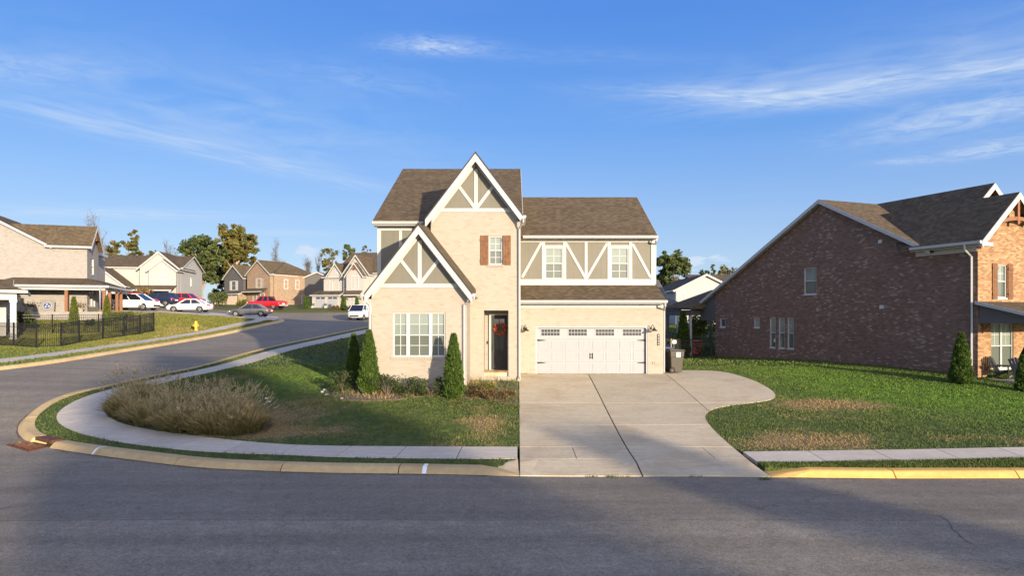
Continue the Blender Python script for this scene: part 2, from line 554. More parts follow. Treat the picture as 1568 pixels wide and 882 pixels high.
def grass_mat(name, blade):
    m, t, b = new_mat(name)
    geo = t.n('ShaderNodeNewGeometry')
    pos = geo.outputs['Position']
    x, y, z = t.sep(pos)
    n1 = t.noise(pos, 0.55, 5.0, 0.65)
    n2 = t.noise(pos, 3.2, 4.0, 0.6)
    n3 = t.noise(pos, 14.0, 3.0, 0.6)
    green = t.ramp(n2, [(0.25, (0.036, 0.062, 0.016)), (0.55, (0.078, 0.108, 0.026)), (0.8, (0.135, 0.148, 0.044))])
    lush = t.ramp(n2, [(0.25, (0.048, 0.105, 0.014)), (0.55, (0.096, 0.170, 0.022)), (0.8, (0.165, 0.225, 0.036))])
    g = t.mix(t.m('MULTIPLY', gauss_sum(t, x, y, LUSH), 1.0, clamp=True), green, lush)
    far = t.m('MULTIPLY', t.m('SUBTRACT', y, 36.0), 0.08, clamp=True)
    g = t.mix(t.m('MULTIPLY', t.m('MULTIPLY', far, t.m('MULTIPLY', t.m('ADD', x, 4.0), -0.08, clamp=True)), 0.6), g, (0.145, 0.135, 0.032, 1))
    dry = t.ramp(n3, [(0.2, (0.15, 0.10, 0.045)), (0.5, (0.25, 0.175, 0.085)), (0.8, (0.36, 0.27, 0.14))])
    d = t.m('ADD', gauss_sum(t, x, y, DRY), t.m('MULTIPLY', t.m('SUBTRACT', n1, 0.53), 2.0))
    d = t.m('ADD', d, t.m('MULTIPLY', t.m('SUBTRACT', n3, 0.5), 1.25))
    if blade:
        rnd = geo.outputs['Random Per Island']
        d = t.m('ADD', d, t.m('MULTIPLY', t.m('SUBTRACT', rnd, 0.5), 0.28))
    mask = t.m('MULTIPLY', t.m('SUBTRACT', d, 0.30), 2.2, clamp=True)
    c = t.mix(t.m('MULTIPLY', mask, 0.9), g, dry)
    if blade:
        c = t.mix(1.0, c, t.ramp(rnd, [(0.0, (0.90, 0.90, 0.88)), (1.0, (1.26, 1.25, 1.15))]), 'MULTIPLY')
    else:
        c = t.mix(1.0, c, t.ramp(n3, [(0.3, (0.6,) * 3), (0.7, (1.2,) * 3)]), 'MULTIPLY')
        bump(t, b, t.m('ADD', n3, t.m('MULTIPLY', t.noise(pos, 45.0, 3.0), 0.7)), 0.9, 0.06)
    t.set(b.inputs['Base Color'], c)
    b.inputs['Roughness'].default_value = 0.75
    b.inputs['Specular IOR Level'].default_value = 0.2
    return m


grass_mat('lawn_ground', False)
grass_mat('lawn_blade', True)


def concrete_mat(name, c0, c1, stain=(0.30, 0.20, 0.11), amt=0.5):
    m, t, b = new_mat(name)
    geo = t.n('ShaderNodeNewGeometry')
    pos = geo.outputs['Position']
    oi = t.n('ShaderNodeObjectInfo')
    n1 = t.noise(pos, 0.7, 5.0, 0.62, 0.4)
    n2 = t.noise(pos, 6.0, 4.0, 0.6)
    n3 = t.noise(pos, 80.0, 2.0)
    c = t.ramp(n2, [(0.3, c0), (0.7, c1)])
    c = t.mix(t.m('MULTIPLY', t.m('MULTIPLY', t.m('SUBTRACT', n1, 0.46), 4.0, clamp=True), amt), c, (*stain, 1))
    x, y, z = t.sep(pos)
    st = t.noise(t.comb(t.m('MULTIPLY', x, 0.35), t.m('MULTIPLY', y, 3.0), 0.0), 2.0, 4.0, 0.6)
    c = t.mix(1.0, c, t.ramp(st, [(0.3, (0.90,) * 3), (0.7, (1.07,) * 3)]), 'MULTIPLY')
    c = t.mix(1.0, c, t.ramp(oi.outputs['Random'], [(0.0, (0.93, 0.93, 0.93)), (1.0, (1.06, 1.05, 1.03))]), 'MULTIPLY')
    c = t.mix(1.0, c, t.ramp(n3, [(0.3, (0.90,) * 3), (0.7, (1.08,) * 3)]), 'MULTIPLY')
    t.set(b.inputs['Base Color'], c)
    b.inputs['Roughness'].default_value = 0.9
    b.inputs['Specular IOR Level'].default_value = 0.2
    bump(t, b, t.m('ADD', n2, n3), 0.18, 0.006)
    return m


concrete_mat('concrete', (0.43, 0.372, 0.265), (0.51, 0.442, 0.322), amt=0.4)
concrete_mat('concrete_walk', (0.455, 0.41, 0.345), (0.53, 0.478, 0.405), stain=(0.38, 0.33, 0.27), amt=0.4)
concrete_mat('curb_tan', (0.46, 0.34, 0.17), (0.54, 0.41, 0.22), stain=(0.36, 0.25, 0.13), amt=0.5)
concrete_mat('curb_yellow', (0.58, 0.35, 0.10), (0.66, 0.41, 0.135), stain=(0.50, 0.30, 0.10), amt=0.4)


def asphalt():
    m, t, b = new_mat('asphalt')
    geo = t.n('ShaderNodeNewGeometry')
    pos = geo.outputs['Position']
    x, y, z = t.sep(pos)
    n0 = t.noise(pos, 0.25, 4.0, 0.6)
    st = t.noise(t.comb(t.m('MULTIPLY', x, 0.12), t.m('MULTIPLY', y, 1.6), 0.0), 1.0, 5.0, 0.62, 0.3)
    n2 = t.noise(pos, 26.0, 3.0, 0.7)
    vor = t.n('ShaderNodeTexVoronoi', Vector=pos, Scale=70.0)
    c = t.ramp(st, [(0.25, (0.174, 0.152, 0.118)), (0.75, (0.250, 0.219, 0.172))])
    c = t.mix(1.0, c, t.ramp(n0, [(0.3, (0.88,) * 3), (0.7, (1.12,) * 3)]), 'MULTIPLY')
    lane = t.m('SINE', t.m('MULTIPLY', t.m('ADD', y, t.m('MULTIPLY', n0, 0.8)), 3.4))
    c = t.mix(1.0, c, t.ramp(t.m('ADD', t.m('MULTIPLY', lane, 0.5), 0.5), [(0.0, (0.95,) * 3), (1.0, (1.05,) * 3)]), 'MULTIPLY')
    n4 = t.noise(pos, 2.2, 6.0, 0.7)
    c = t.mix(1.0, c, t.ramp(n4, [(0.3, (0.88,) * 3), (0.7, (1.12,) * 3)]), 'MULTIPLY')
    c = t.mix(1.0, c, t.ramp(n2, [(0.28, (0.60,) * 3), (0.72, (1.4,) * 3)]), 'MULTIPLY')
    c = t.mix(1.0, c, t.ramp(t.noise(pos, 9.0, 3.0, 0.6), [(0.3, (0.86,) * 3), (0.7, (1.14,) * 3)]), 'MULTIPLY')
    # oil spots and hairline cracks
    vo = t.n('ShaderNodeTexVoronoi', Vector=pos, Scale=0.55)
    spot = t.m('MULTIPLY', t.m('LESS_THAN', t.m('ADD', vo.outputs['Distance'], t.m('MULTIPLY', n4, 0.12)), 0.13), t.m('GREATER_THAN', t.sep(vo.outputs['Color'])[1], 0.62))
    c = t.mix(t.m('MULTIPLY', spot, 0.35), c, (0.05, 0.047, 0.045, 1))
    wp = t.n('ShaderNodeVectorMath', dict(operation='ADD'), i0=pos, i1=t.comb(t.m('MULTIPLY', n4, 0.9), t.m('MULTIPLY', t.noise(pos, 1.3, 4.0), 0.9), 0.0))
    ve = t.n('ShaderNodeTexVoronoi', dict(feature='DISTANCE_TO_EDGE'), Vector=wp.outputs[0], Scale=0.16)
    crk = t.m('MULTIPLY', t.m('LESS_THAN', ve.outputs['Distance'], 0.0018), t.m('GREATER_THAN', n0, 0.50))
    c = t.mix(t.m('MULTIPLY', crk, 0.28), c, (0.04, 0.037, 0.035, 1))
    sp = t.m('LESS_THAN', t.sep(vor.outputs['Color'])[0], 0.10)
    c = t.mix(t.m('MULTIPLY', sp, 0.5), c, (0.30, 0.27, 0.24, 1))
    # paving-machine lap seam along the street, a little above its middle
    wob = t.noise(pos, 0.6, 3.0)
    d = t.m('ABSOLUTE', t.m('SUBTRACT', y, t.m('ADD', 13.35, t.m('MULTIPLY', t.m('SUBTRACT', wob, 0.5), 0.10))))
    seam = t.m('MULTIPLY', t.m('LESS_THAN', d, 0.016), t.m('GREATER_THAN', n0, 0.42))
    c = t.mix(t.m('MULTIPLY', seam, 0.5), c, (0.02, 0.02, 0.02, 1))
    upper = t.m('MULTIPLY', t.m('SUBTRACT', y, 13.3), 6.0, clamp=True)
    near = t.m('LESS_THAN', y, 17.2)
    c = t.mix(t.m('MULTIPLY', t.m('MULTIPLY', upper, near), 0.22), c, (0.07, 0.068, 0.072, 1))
    t.set(b.inputs['Base Color'], c)
    b.inputs['Roughness'].default_value = 0.92
    b.inputs['Specular IOR Level'].default_value = 0.2
    bump(t, b, t.m('ADD', n2, vor.outputs['Distance']), 0.5, 0.012)
    return m


asphalt()
plain('soil', (0.125, 0.092, 0.062), 0.95, var=0.5, scale=7, bmp=0.8)
plain('joint_dark', (0.045, 0.04, 0.035), 0.95)


def leaf_mat(name, cols, trans=0.25, scale=1.2):
    m, t, b = new_mat(name)
    geo = t.n('ShaderNodeNewGeometry')
    tc = t.n('ShaderNodeTexCoord')
    n = t.noise(tc.outputs['Object'], scale, 3.0, 0.6)
    f = t.m('ADD', t.m('MULTIPLY', geo.outputs['Random Per Island'], 0.55), t.m('MULTIPLY', n, 0.5))
    k = len(cols)
    c = t.ramp(f, [(0.15 + 0.75 * i / max(1, k - 1), cc) for i, cc in enumerate(cols)])
    t.set(b.inputs['Base Color'], c)
    b.inputs['Roughness'].default_value = 0.65
    b.inputs['Specular IOR Level'].default_value = 0.25
    tr = t.n('ShaderNodeBsdfTranslucent', Color=c)
    mx = t.n('ShaderNodeMixShader', Fac=trans)
    t.t.links.new(b.outputs[0], mx.inputs[1]); t.t.links.new(tr.outputs[0], mx.inputs[2])
    out = [q for q in t.t.nodes if q.type == 'OUTPUT_MATERIAL'][0]
    t.t.links.new(mx.outputs[0], out.inputs[0])
    return m


leaf_mat('leaf_arbor', [(0.026, 0.058, 0.012), (0.064, 0.115, 0.020), (0.125, 0.175, 0.032)], 0.25, 6)
leaf_mat('leaf_shrub', [(0.025, 0.045, 0.015), (0.05, 0.075, 0.022), (0.085, 0.105, 0.035)], 0.2, 5)
leaf_mat('leaf_bright', [(0.05, 0.085, 0.014), (0.10, 0.13, 0.02), (0.17, 0.18, 0.03)], 0.3, 4)
leaf_mat('leaf_mixed', [(0.05, 0.07, 0.02), (0.10, 0.095, 0.035), (0.19, 0.10, 0.045), (0.22, 0.15, 0.07)], 0.2, 5)
leaf_mat('leaf_tree', [(0.050, 0.078, 0.026), (0.098, 0.132, 0.042), (0.165, 0.185, 0.065)], 0.4, 0.3)
leaf_mat('leaf_olive', [(0.075, 0.095, 0.030), (0.14, 0.15, 0.042), (0.22, 0.195, 0.055), (0.27, 0.175, 0.055)], 0.4, 0.3)
leaf_mat('leaf_autumn', [(0.18, 0.12, 0.05), (0.27, 0.19, 0.08), (0.33, 0.22, 0.10)], 0.3, 1)
leaf_mat('reed', [(0.23, 0.20, 0.075), (0.42, 0.33, 0.14), (0.62, 0.48, 0.24)], 0.4, 2)
_t = NT.__new__(NT); _t.t = M['reed'].node_tree       # green at the foot, straw towards the tips
_b = [q for q in _t.t.nodes if q.type == 'BSDF_PRINCIPLED'][0]
_src = _b.inputs['Base Color'].links[0].from_socket
_z = _t.sep([q for q in _t.t.nodes if q.type == 'TEX_COORD'][0].outputs['Object'])[2]
_mx = _t.mix(_t.m('MULTIPLY', _z, 1.9, clamp=True), (0.10, 0.105, 0.035, 1), _src)
_t.t.links.new(_mx, _b.inputs['Base Color'])
_t.t.links.new(_mx, [q for q in _t.t.nodes if q.type == 'BSDF_TRANSLUCENT'][0].inputs['Color'])
leaf_mat('plume', [(0.36, 0.27, 0.13), (0.48, 0.375, 0.20), (0.60, 0.49, 0.30)], 0.35, 2)
plain('bark', (0.13, 0.10, 0.075), 0.9, var=0.3, scale=6, bmp=0.5)
plain('bark_pale', (0.34, 0.26, 0.18), 0.9, var=0.25, scale=4, bmp=0.5)

# ------------------------------------------------------------------ lie of the land
RISE = 0.13     # lawns and walks stand this much over the road
CTRL = [(-60, 5, 0.1), (-30, 5, 0), (-10, 5, 0), (5, 5, 0), (20, 5, 0), (45, 5, 0), (-10, 17, 0), (5, 17, 0), (20, 17, 0), (45, 17, 0), (-3, 17, 0),
        (-30, 17, 0.25), (-25, 22, 0.5), (-60, 15, 0.5), (5, -20, 0.1), (-40, -20, 0.3), (45, -20, 0.1),
        (-16, 22.1, 0.12), (-16.9, 23.6, 0.34), (-17.3, 25.3, 0.62), (-17.2, 28.7, 0.92), (-16.8, 32.9, 1.13), (-16, 43.5, 1.82), (-14, 60, 2.85),
        (-25, 33.3, 1.35), (-24.5, 48, 2.1), (-22.5, 61, 3.05), (-21.5, 67, 3.6), (-31, 33, 1.6), (-29, 44, 1.95), (-34.6, 46.7, 2.05),
        (-29.8, 56.7, 2.7), (-33, 49, 2.3), (-36.3, 56.7, 2.75), (-38.6, 62, 4.15), (-55, 57, 4.0), (-41.5, 71, 4.6), (-35, 75, 4.3), (-31.6, 79, 3.95),
        (-19.4, 83, 3.62), (-30, 97, 4.85), (-25, 95, 4.7), (-10, 90, 4.2), (-38, 120, 6.1), (-25, 101, 5.2), (-60, 105, 5.7), (-44, 84, 5.2), (-48, 100, 5.5),
        (0, 110, 5), (-70, 80, 5), (0.36, 30.4, 1.27), (6.9, 30.4, 1.27), (-5.5, 27.5, 1.12), (0, 45, 1.6), (-8, 35, 1.5), (-8, 25, 0.75),
        (-10, 30, 1.2), (-11, 40, 1.7), (1, 19.2, 0.06), (1, 22, 0.34), (1, 25.7, 0.76), (6, 19.2, 0.06), (6, 22, 0.34), (6, 25.7, 0.76),
        (20, 29.3, 1.2), (13.6, 45.7, 1.2), (10, 26, 0.82), (15, 22, 0.36), (25, 22, 0.42), (20, 19, 0.10), (-5, 19, 0.06), (30, 28, 1.1),
        (45, 30, 1), (11, 48, 1.1), (15, 58, 2.3), (17, 75, 3.1), (30, 75, 3.1), (50, 120, 3.5), (0, 125, 5.5), (-75, 125, 6.4), (60, 60, 2.6),
        (60, 20, 0.3), (60, -40, 0.6), (-75, 40, 2.6), (-75, 10, 0.6), (-75, -40, 0.9), (0, -60, 0.6)]
_C = np.array(CTRL)


def _tps(r2):
    return np.where(r2 > 1e-9, 0.5 * r2 * np.log(np.maximum(r2, 1e-9)), 0.0)


_S = 30.0
_xy = _C[:, :2] / _S
_n = len(_C)
_K = _tps(((_xy[:, None, :] - _xy[None, :, :]) ** 2).sum(-1)) + np.eye(_n) * 3e-4
_Pm = np.hstack([np.ones((_n, 1)), _xy])
_A = np.block([[_K, _Pm], [_Pm.T, np.zeros((3, 3))]])
_w = np.linalg.solve(_A, np.concatenate([_C[:, 2], np.zeros(3)]))


def HV(x, y):
    q = np.stack([np.clip(np.asarray(x, float), -75, 60), np.clip(np.asarray(y, float), -60, 125)], -1) / _S
    out = np.zeros(len(q))
    for i in range(0, len(q), 20000):
        k = _tps(((q[i:i + 20000, None, :] - _xy[None]) ** 2).sum(-1))
        out[i:i + 20000] = k @ _w[:_n] + _w[_n] + q[i:i + 20000] @ _w[_n + 1:]
    return out


def H(x, y): return float(HV([x], [y])[0])


def G(x, y, off=RISE):
    """where the sight line through a photo pixel meets the ground"""
    Ds = np.concatenate([np.arange(8, 40, 0.1), np.arange(40, 140, 0.25)])
    d = (CAMZ + (CY - y) * Ds / FPX) - (HV((x - CX) * Ds / FPX, Ds) + off)
    k = np.argmax(d < 0) if (d < 0).any() else len(Ds) - 1
    if k > 0:
        a, b = d[k - 1], d[k]
        D = Ds[k - 1] + (Ds[k] - Ds[k - 1]) * (a / (a - b) if a != b else 0)
    else:
        D = Ds[k]
    return ((x - CX) * D / FPX, D)


def resample(path, step):
    P = np.array(path, float)
    s = np.concatenate([[0], np.cumsum(np.hypot(*np.diff(P, axis=0).T))])
    n = max(2, int(round(s[-1] / step)) + 1)
    q = np.linspace(0, s[-1], n)
    return np.stack([np.interp(q, s, P[:, 0]), np.interp(q, s, P[:, 1])], -1)


def smooth(path, step=0.5, it=3):
    """Chaikin then even spacing"""
    P = np.array(path, float)
    for _ in range(it):
        a = P[:-1] * 0.75 + P[1:] * 0.25
        b = P[:-1] * 0.25 + P[1:] * 0.75
        m = np.empty((2 * len(a), 2)); m[0::2] = a; m[1::2] = b
        P = np.vstack([P[:1], m, P[-1:]])
    return resample(P, step)


def offset(path, d):
    P = np.array(path)
    t = np.gradient(P, axis=0)
    t /= np.maximum(np.hypot(t[:, 0], t[:, 1])[:, None], 1e-9)
    return P + np.stack([t[:, 1], -t[:, 0]], -1) * d


def inside(px, py, poly):
    px, py = np.asarray(px), np.asarray(py)
    r = np.zeros(px.shape, bool)
    Q = np.array(poly)
    j = len(Q) - 1
    for i in range(len(Q)):
        xi, yi, xj, yj = Q[i, 0], Q[i, 1], Q[j, 0], Q[j, 1]
        c = ((yi > py) != (yj > py)) & (px < (xj - xi) * (py - yi) / (yj - yi + 1e-12) + xi)
        r ^= c
        j = i
    return r


def dist_poly(px, py, poly):
    Q = np.array(poly)
    d = np.full(px.shape, 1e9)
    for i in range(len(Q)):
        a, b = Q[i], Q[(i + 1) % len(Q)]
        ab = b - a
        tt = np.clip(((px - a[0]) * ab[0] + (py - a[1]) * ab[1]) / max(ab @ ab, 1e-9), 0, 1)
        d = np.minimum(d, np.hypot(px - a[0] - tt * ab[0], py - a[1] - tt * ab[1]))
    return d


def clip_half(poly, p, nrm):
    """keep the side of the line through p that nrm points to"""
    out = []
    n = len(poly)
    for i in range(n):
        a, b = poly[i], poly[(i + 1) % n]
        da = (a[0] - p[0]) * nrm[0] + (a[1] - p[1]) * nrm[1]
        db = (b[0] - p[0]) * nrm[0] + (b[1] - p[1]) * nrm[1]
        if da >= 0: out.append(a)
        if (da >= 0) != (db >= 0):
            k = da / (da - db)
            out.append((a[0] + (b[0] - a[0]) * k, a[1] + (b[1] - a[1]) * k))
    return out


def sheet(name, poly, mat, zf, spacing=1.0, thick=0.25, parent=None, edge=None, fine=None):
    """a piece of ground: outline, inner points on a jittered grid, and a skirt round it"""
    poly = [tuple(map(float, q)) for q in poly]
    if edge:
        poly = [tuple(q) for q in resample(poly + [poly[0]], edge)[:-1]]
    dense = []
    for i, a in enumerate(poly):        # long edges follow the lie of the land too
        b = poly[(i + 1) % len(poly)]
        k = max(1, int(math.ceil(math.hypot(b[0] - a[0], b[1] - a[1]) / 0.6)))
        dense += [(a[0] + (b[0] - a[0]) * j / k, a[1] + (b[1] - a[1]) * j / k) for j in range(k)]
    poly = dense
    A = np.array(poly)
    x0, y0 = A.min(0); x1, y1 = A.max(0)
    pts = list(poly)
    if spacing:
        gx, gy = np.meshgrid(np.arange(x0 + spacing / 2, x1, spacing), np.arange(y0 + spacing / 2, y1, spacing))
        gx = gx.ravel() + NR.uniform(-.2, .2, gx.size) * spacing
        gy = gy.ravel() + NR.uniform(-.2, .2, gy.size) * spacing
        k = inside(gx, gy, poly)
        gx, gy = gx[k], gy[k]
        if len(gx):
            k = dist_poly(gx, gy, poly) > spacing * 0.3
            pts += list(zip(gx[k].tolist(), gy[k].tolist()))
    vs, es, fs, *_ = delaunay_2d_cdt([Vector(q) for q in pts], [], [list(range(len(poly)))], 1, 1e-5)
    X = np.array([[q.x, q.y] for q in vs])
    Z = zf(X[:, 0], X[:, 1])
    V = [(X[i, 0], X[i, 1], Z[i]) for i in range(len(X))]
    F = []
    for f in fs:
        a, b, c = (X[f[0]], X[f[1]], X[f[2]])
        F.append(list(f) if (b[0] - a[0]) * (c[1] - a[1]) - (b[1] - a[1]) * (c[0] - a[0]) > 0 else list(f)[::-1])
    if thick:
        cnt = {}
        for f in F:
            for i in range(3):
                cnt[(f[i], f[(i + 1) % 3])] = 1
        bd = [e for e in cnt if (e[1], e[0]) not in cnt]
        low = {}
        for (i, j) in bd:
            for q in (i, j):
                if q not in low:
                    low[q] = len(V); V.append((V[q][0], V[q][1], V[q][2] - thick))
            F.append([j, i, low[i], low[j]])
    me = bpy.data.meshes.new(name)
    me.from_pydata(V, [], F)
    me.materials.append(mat)
    me.update()
    return link(name, me, parent)


def zroad(x, y): return HV(x, y)
def zlawn(x, y): return HV(x, y) + RISE


# ---- kerb lines
F0 = [(0.20, 16.9)] + [G(*q, 0.0) for q in ((700, 727.5), (560, 726), (440, 723), (308.6, 718), (224.5, 708), (140, 697), (77, 687), (40, 677), (27, 664),
                                           (27, 655), (33, 645), (47.7, 632.6), (70, 618.6), (112, 604.5), (157, 596), (241, 576.5), (308, 564), (384, 540))]
F0 += [(-15.2, 52.0), (-13.4, 62.0), (-10.0, 72.0), (-4.5, 80.0), (4.0, 85.0), (20, 88)]
KERB_A = smooth(F0, 0.4)                                       # house-side kerb of the front street, round the corner, up the side road
F1 = [(70, 16.6), (30, 16.62), (15.0, 16.6), (9.5, 16.6), (6.35, 16.75)]
KERB_B = resample(F1, 0.5)                                     # kerb to the right of the driveway
F2 = [(-70, 21.5), (-44, 22.5), (-33, 24.0), (-28.0, 27.5), (-25.6, 31.5)] + [G(*q, 0.0) for q in ((65, 560), (180, 541), (300, 521), (400, 500), (437, 493.3))]
F2 += [(-22.9, 68.6), (-25.5, 70.2), (-31, 72.5), (-45, 77)]
KERB_C = smooth(F2, 0.5)                                       # far side of the side road
FAR = [(-45, 90.0), (-36, 91.5), (-28, 94.0), (-15, 96.0), (0, 97.0), (20, 99)]

road_poly = [(70, 8.3)] + [tuple(q) for q in KERB_B] + [tuple(q) for q in KERB_A] + [tuple(q) for q in FAR[::-1]] + [tuple(q) for q in KERB_C[::-1]] + [(-70, 8.3)]
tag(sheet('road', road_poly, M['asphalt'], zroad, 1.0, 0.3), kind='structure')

# ---- walks
WA_out = [G(*q) for q in ((793, 703), (700, 703), (600, 702.5), (500, 700), (440, 697), (379, 695.7), (308.6, 692), (252.5, 687), (196, 680), (146, 670.5),
                         (112, 660.6), (91, 650), (84.5, 639), (92.6, 627), (120.6, 611.5), (157, 599.5))]
WA_in = [G(*q) for q in ((793, 685), (700, 684.8), (600, 684.3), (500, 683.2), (440, 681.7), (364.7, 676), (280.6, 666), (224.5, 658), (185, 649), (166, 639),
                        (158, 628), (160, 616), (178, 604))]
kA = KERB_A[[i for i in range(len(KERB_A)) if KERB_A[i][1] > 30.5 and KERB_A[i][0] < -5]]
# along the side road the walk keeps a steady distance from the kerb
side_out = offset(kA, -1.15)
side_in = offset(kA, -2.5)
if side_out[0][0] < kA[0][0]:
    side_out, side_in = offset(kA, 1.15), offset(kA, 2.5)
WALK_OUT = smooth([tuple(q) for q in WA_out] + [tuple(q) for q in side_out[4::8]], 0.25)
WALK_IN = smooth([tuple(q) for q in WA_in] + [tuple(q) for q in side_in[6::8]], 0.25)
KB_out = [G(*q) for q in ((1160, 709), (1250, 708), (1400, 706), (1568, 702))] + [(24, 18.0), (70, 18.0)]
KB_in = [G(*q) for q in ((1137, 692.5), (1250, 691), (1400, 689), (1568, 685.5))] + [(24, 19.4), (70, 19.4)]
KB_out[3] = (KB_out[3][0], KB_out[3][1]); 
WALKB_OUT, WALKB_IN = resample(KB_out, 0.5), resample(KB_in, 0.5)


def strip_pieces(name, root, e0, e1, n, mat, off, thick=0.10, gap=0.026, sub=3, z_extra=None):
    """slabs between two edge curves, each an object of its own, with open joints"""
    a = resample(e0, 0.1); b = resample(e1, 0.1)
    def at(P, k):
        q = k * (len(P) - 1)
        i = int(min(len(P) - 2, math.floor(q)))
        return P[i] + (P[i + 1] - P[i]) * (q - i)
    La = np.hypot(*np.diff(a, axis=0).T).sum()
    for i in range(n):
        g = gap / La / 2
        ks = np.linspace(i / n + g, (i + 1) / n - g, sub + 1)
        tops = []
        for k in ks:
            p, q = at(a, k), at(b, k)
            tops.append([(p[0] + (q[0] - p[0]) * s, p[1] + (q[1] - p[1]) * s) for s in (0, 1)])
        mb = MB()
        def zz(xy): return H(*xy) + off
        T_ = [[mb.p((*xy, zz(xy))) for xy in row] for row in tops]
        B_ = [[mb.p((*xy, zz(xy) - thick)) for xy in row] for row in tops]
        for k in range(sub):
            mb.f.append([T_[k][0], T_[k][1], T_[k + 1][1], T_[k + 1][0]])
            mb.f.append([T_[k][0], T_[k + 1][0], B_[k + 1][0], B_[k][0]])
            mb.f.append([T_[k][1], B_[k][1], B_[k + 1][1], T_[k + 1][1]])
        mb.f.append([T_[0][0], B_[0][0], B_[0][1], T_[0][1]])
        mb.f.append([T_[sub][0], T_[sub][1], B_[sub][1], B_[sub][0]])
        mb.mi = [0] * len(mb.f)
        mb.obj(name, mat, root)


def structure_root(name):
    o = bpy.data.objects.new(name, None)
    COL.objects.link(o)
    return tag(o, kind='structure')


walk = structure_root('sidewalk')
La = np.hypot(*np.diff(WALK_OUT, axis=0).T).sum()
strip_pieces('concrete_slab', walk, WALK_OUT, WALK_IN, int(La / 1.6), M['concrete_walk'], RISE + 0.012, sub=4)
strip_pieces('concrete_slab', walk, WALKB_OUT[:48], WALKB_IN[:48], 13, M['concrete_walk'], RISE + 0.012)
walk_l = structure_root('far_sidewalk')
kC = KERB_C[(KERB_C[:, 1] > 26) & (KERB_C[:, 1] < 68) & (KERB_C[:, 0] > -30)]
sgn = 1.0 if offset(kC, 1.0)[5][0] < kC[5][0] else -1.0
WC_out, WC_in = offset(kC, sgn * 1.5), offset(kC, sgn * 2.8)
strip_pieces('concrete_slab', walk_l, WC_out, WC_in, 24, M['concrete_walk'], RISE + 0.012)


def kerb_run(root, path, side, seg, mat, taper=(0, 0), skip=None, gap=0.03):
    """kerb sections: sloping face, flat top"""
    P = np.array(path)
    L = np.concatenate([[0], np.cumsum(np.hypot(*np.diff(P, axis=0).T))])
    prof = [(0.0, -0.12), (0.0, 0.02), (0.13, 0.145), (0.19, 0.165), (0.46, 0.165), (0.46, -0.12)]
    offs = [offset(P, side * d) for d, _ in prof]
    s = 0.0
    while s < L[-1] - 0.3:
        e = min(s + seg, L[-1])
        if not (skip and skip(s)):
            n = max(2, int((e - s) / 0.5) + 1)
            q = np.linspace(s + gap / 2, e - gap / 2, n)
            mb = MB()
            rows = []
            for qq in q:
                f = 1.0
                if taper[0] and qq < taper[0]: f = qq / taper[0]
                if taper[1] and L[-1] - qq < taper[1]: f = (L[-1] - qq) / taper[1]
                row = []
                bx, by = np.interp(qq, L, P[:, 0]), np.interp(qq, L, P[:, 1])
                zb = H(bx, by)
                for (d, h), O in zip(prof, offs):
                    x, y = np.interp(qq, L, O[:, 0]), np.interp(qq, L, O[:, 1])
                    row.append(mb.p((x, y, zb + (h if h < 0.02 else 0.015 + (h - 0.015) * max(0.12, f)))))
                rows.append(row)
            for k in range(n - 1):
                for j in range(len(prof) - 1):
                    mb.f.append([rows[k][j], rows[k + 1][j], rows[k + 1][j + 1], rows[k][j + 1]])
            mb.f.append(rows[0]); mb.f.append(rows[-1][::-1])
            mb.mi = [0] * len(mb.f)
            mb.obj('curb_section', mat, root)
        s = e


sA = 1.0 if offset(KERB_A, 1.0)[2][1] > KERB_A[2][1] else -1.0
LA = np.concatenate([[0], np.cumsum(np.hypot(*np.diff(KERB_A, axis=0).T))])
s_drain = LA[np.argmin(np.hypot(KERB_A[:, 0] - G(62, 684, 0.0)[0], KERB_A[:, 1] - G(62, 684, 0.0)[1]))]
curb = structure_root('curb')
kA0 = resample(KERB_A, 0.2)
LA0 = np.concatenate([[0], np.cumsum(np.hypot(*np.diff(kA0, axis=0).T))])
i_dr = int(np.searchsorted(LA0, s_drain))
DRAIN_I = i_dr
kerb_run(curb, kA0[:i_dr - 3], sA, 3.05, M['curb_tan'], taper=(1.0, 0))
kerb_run(curb, kA0[i_dr + 3:], sA, 3.05, M['curb_tan'])
curb_y = structure_root('yellow_curb')
kerb_run(curb_y, KERB_B[::-1][:66], -1.0 if offset(KERB_B[::-1], 1.0)[2][1] < KERB_B[::-1][2][1] else 1.0, 3.0, M['curb_yellow'], taper=(0.9, 0))
curb_l = structure_root('far_curb')
kerb_run(curb_l, KERB_C[KERB_C[:, 1] > 22.6], sgn, 3.05, M['curb_tan'])

# ---- driveway: outline, then cut along its joints into panels
DR = [G(*q) for q in ((1042, 567.5), (1102, 568), (1150, 581), (1178, 595), (1188, 604), (1187, 610), (1177, 614), (1148, 618), (1110, 622.5), (1088, 628), (1078, 637),
                     (1084, 650), (1106, 672), (1130, 692), (1150, 709))]
DRS = [tuple(q) for q in smooth(DR, 0.35)]
DRIVE = [(0.20, 16.9), (0.30, 28.55), (0.345, 28.6), (0.345, 30.38), (6.76, 30.38), (6.76, 32.6)] + [q for q in DRS] + [(6.35, 16.75)]


def zdrive(x, y):
    return HV(x, y) + np.clip((np.asarray(y) - 16.85) / 0.85, 0.10, 1.0) * RISE + 0.016


ygx = [G(820, 703.5)[1], G(820, 685.5)[1], G(850, 651)[1], G(880, 618)[1]]
drive = structure_root('driveway')
tag(drive)
jt = lambda y: 3.22 + (y - 17) * 0.013          # long joint up the middle
mid0, mid1 = (jt(15), 15.0), (jt(33), 33.0)
rj0, rj1 = (6.78, 33.0), (6.86, 20.0)          # joint that parts the side pad from the drive


def line_nrm(a, b):
    dx, dy = b[0] - a[0], b[1] - a[1]
    l = math.hypot(dx, dy)
    return (dy / l, -dx / l)


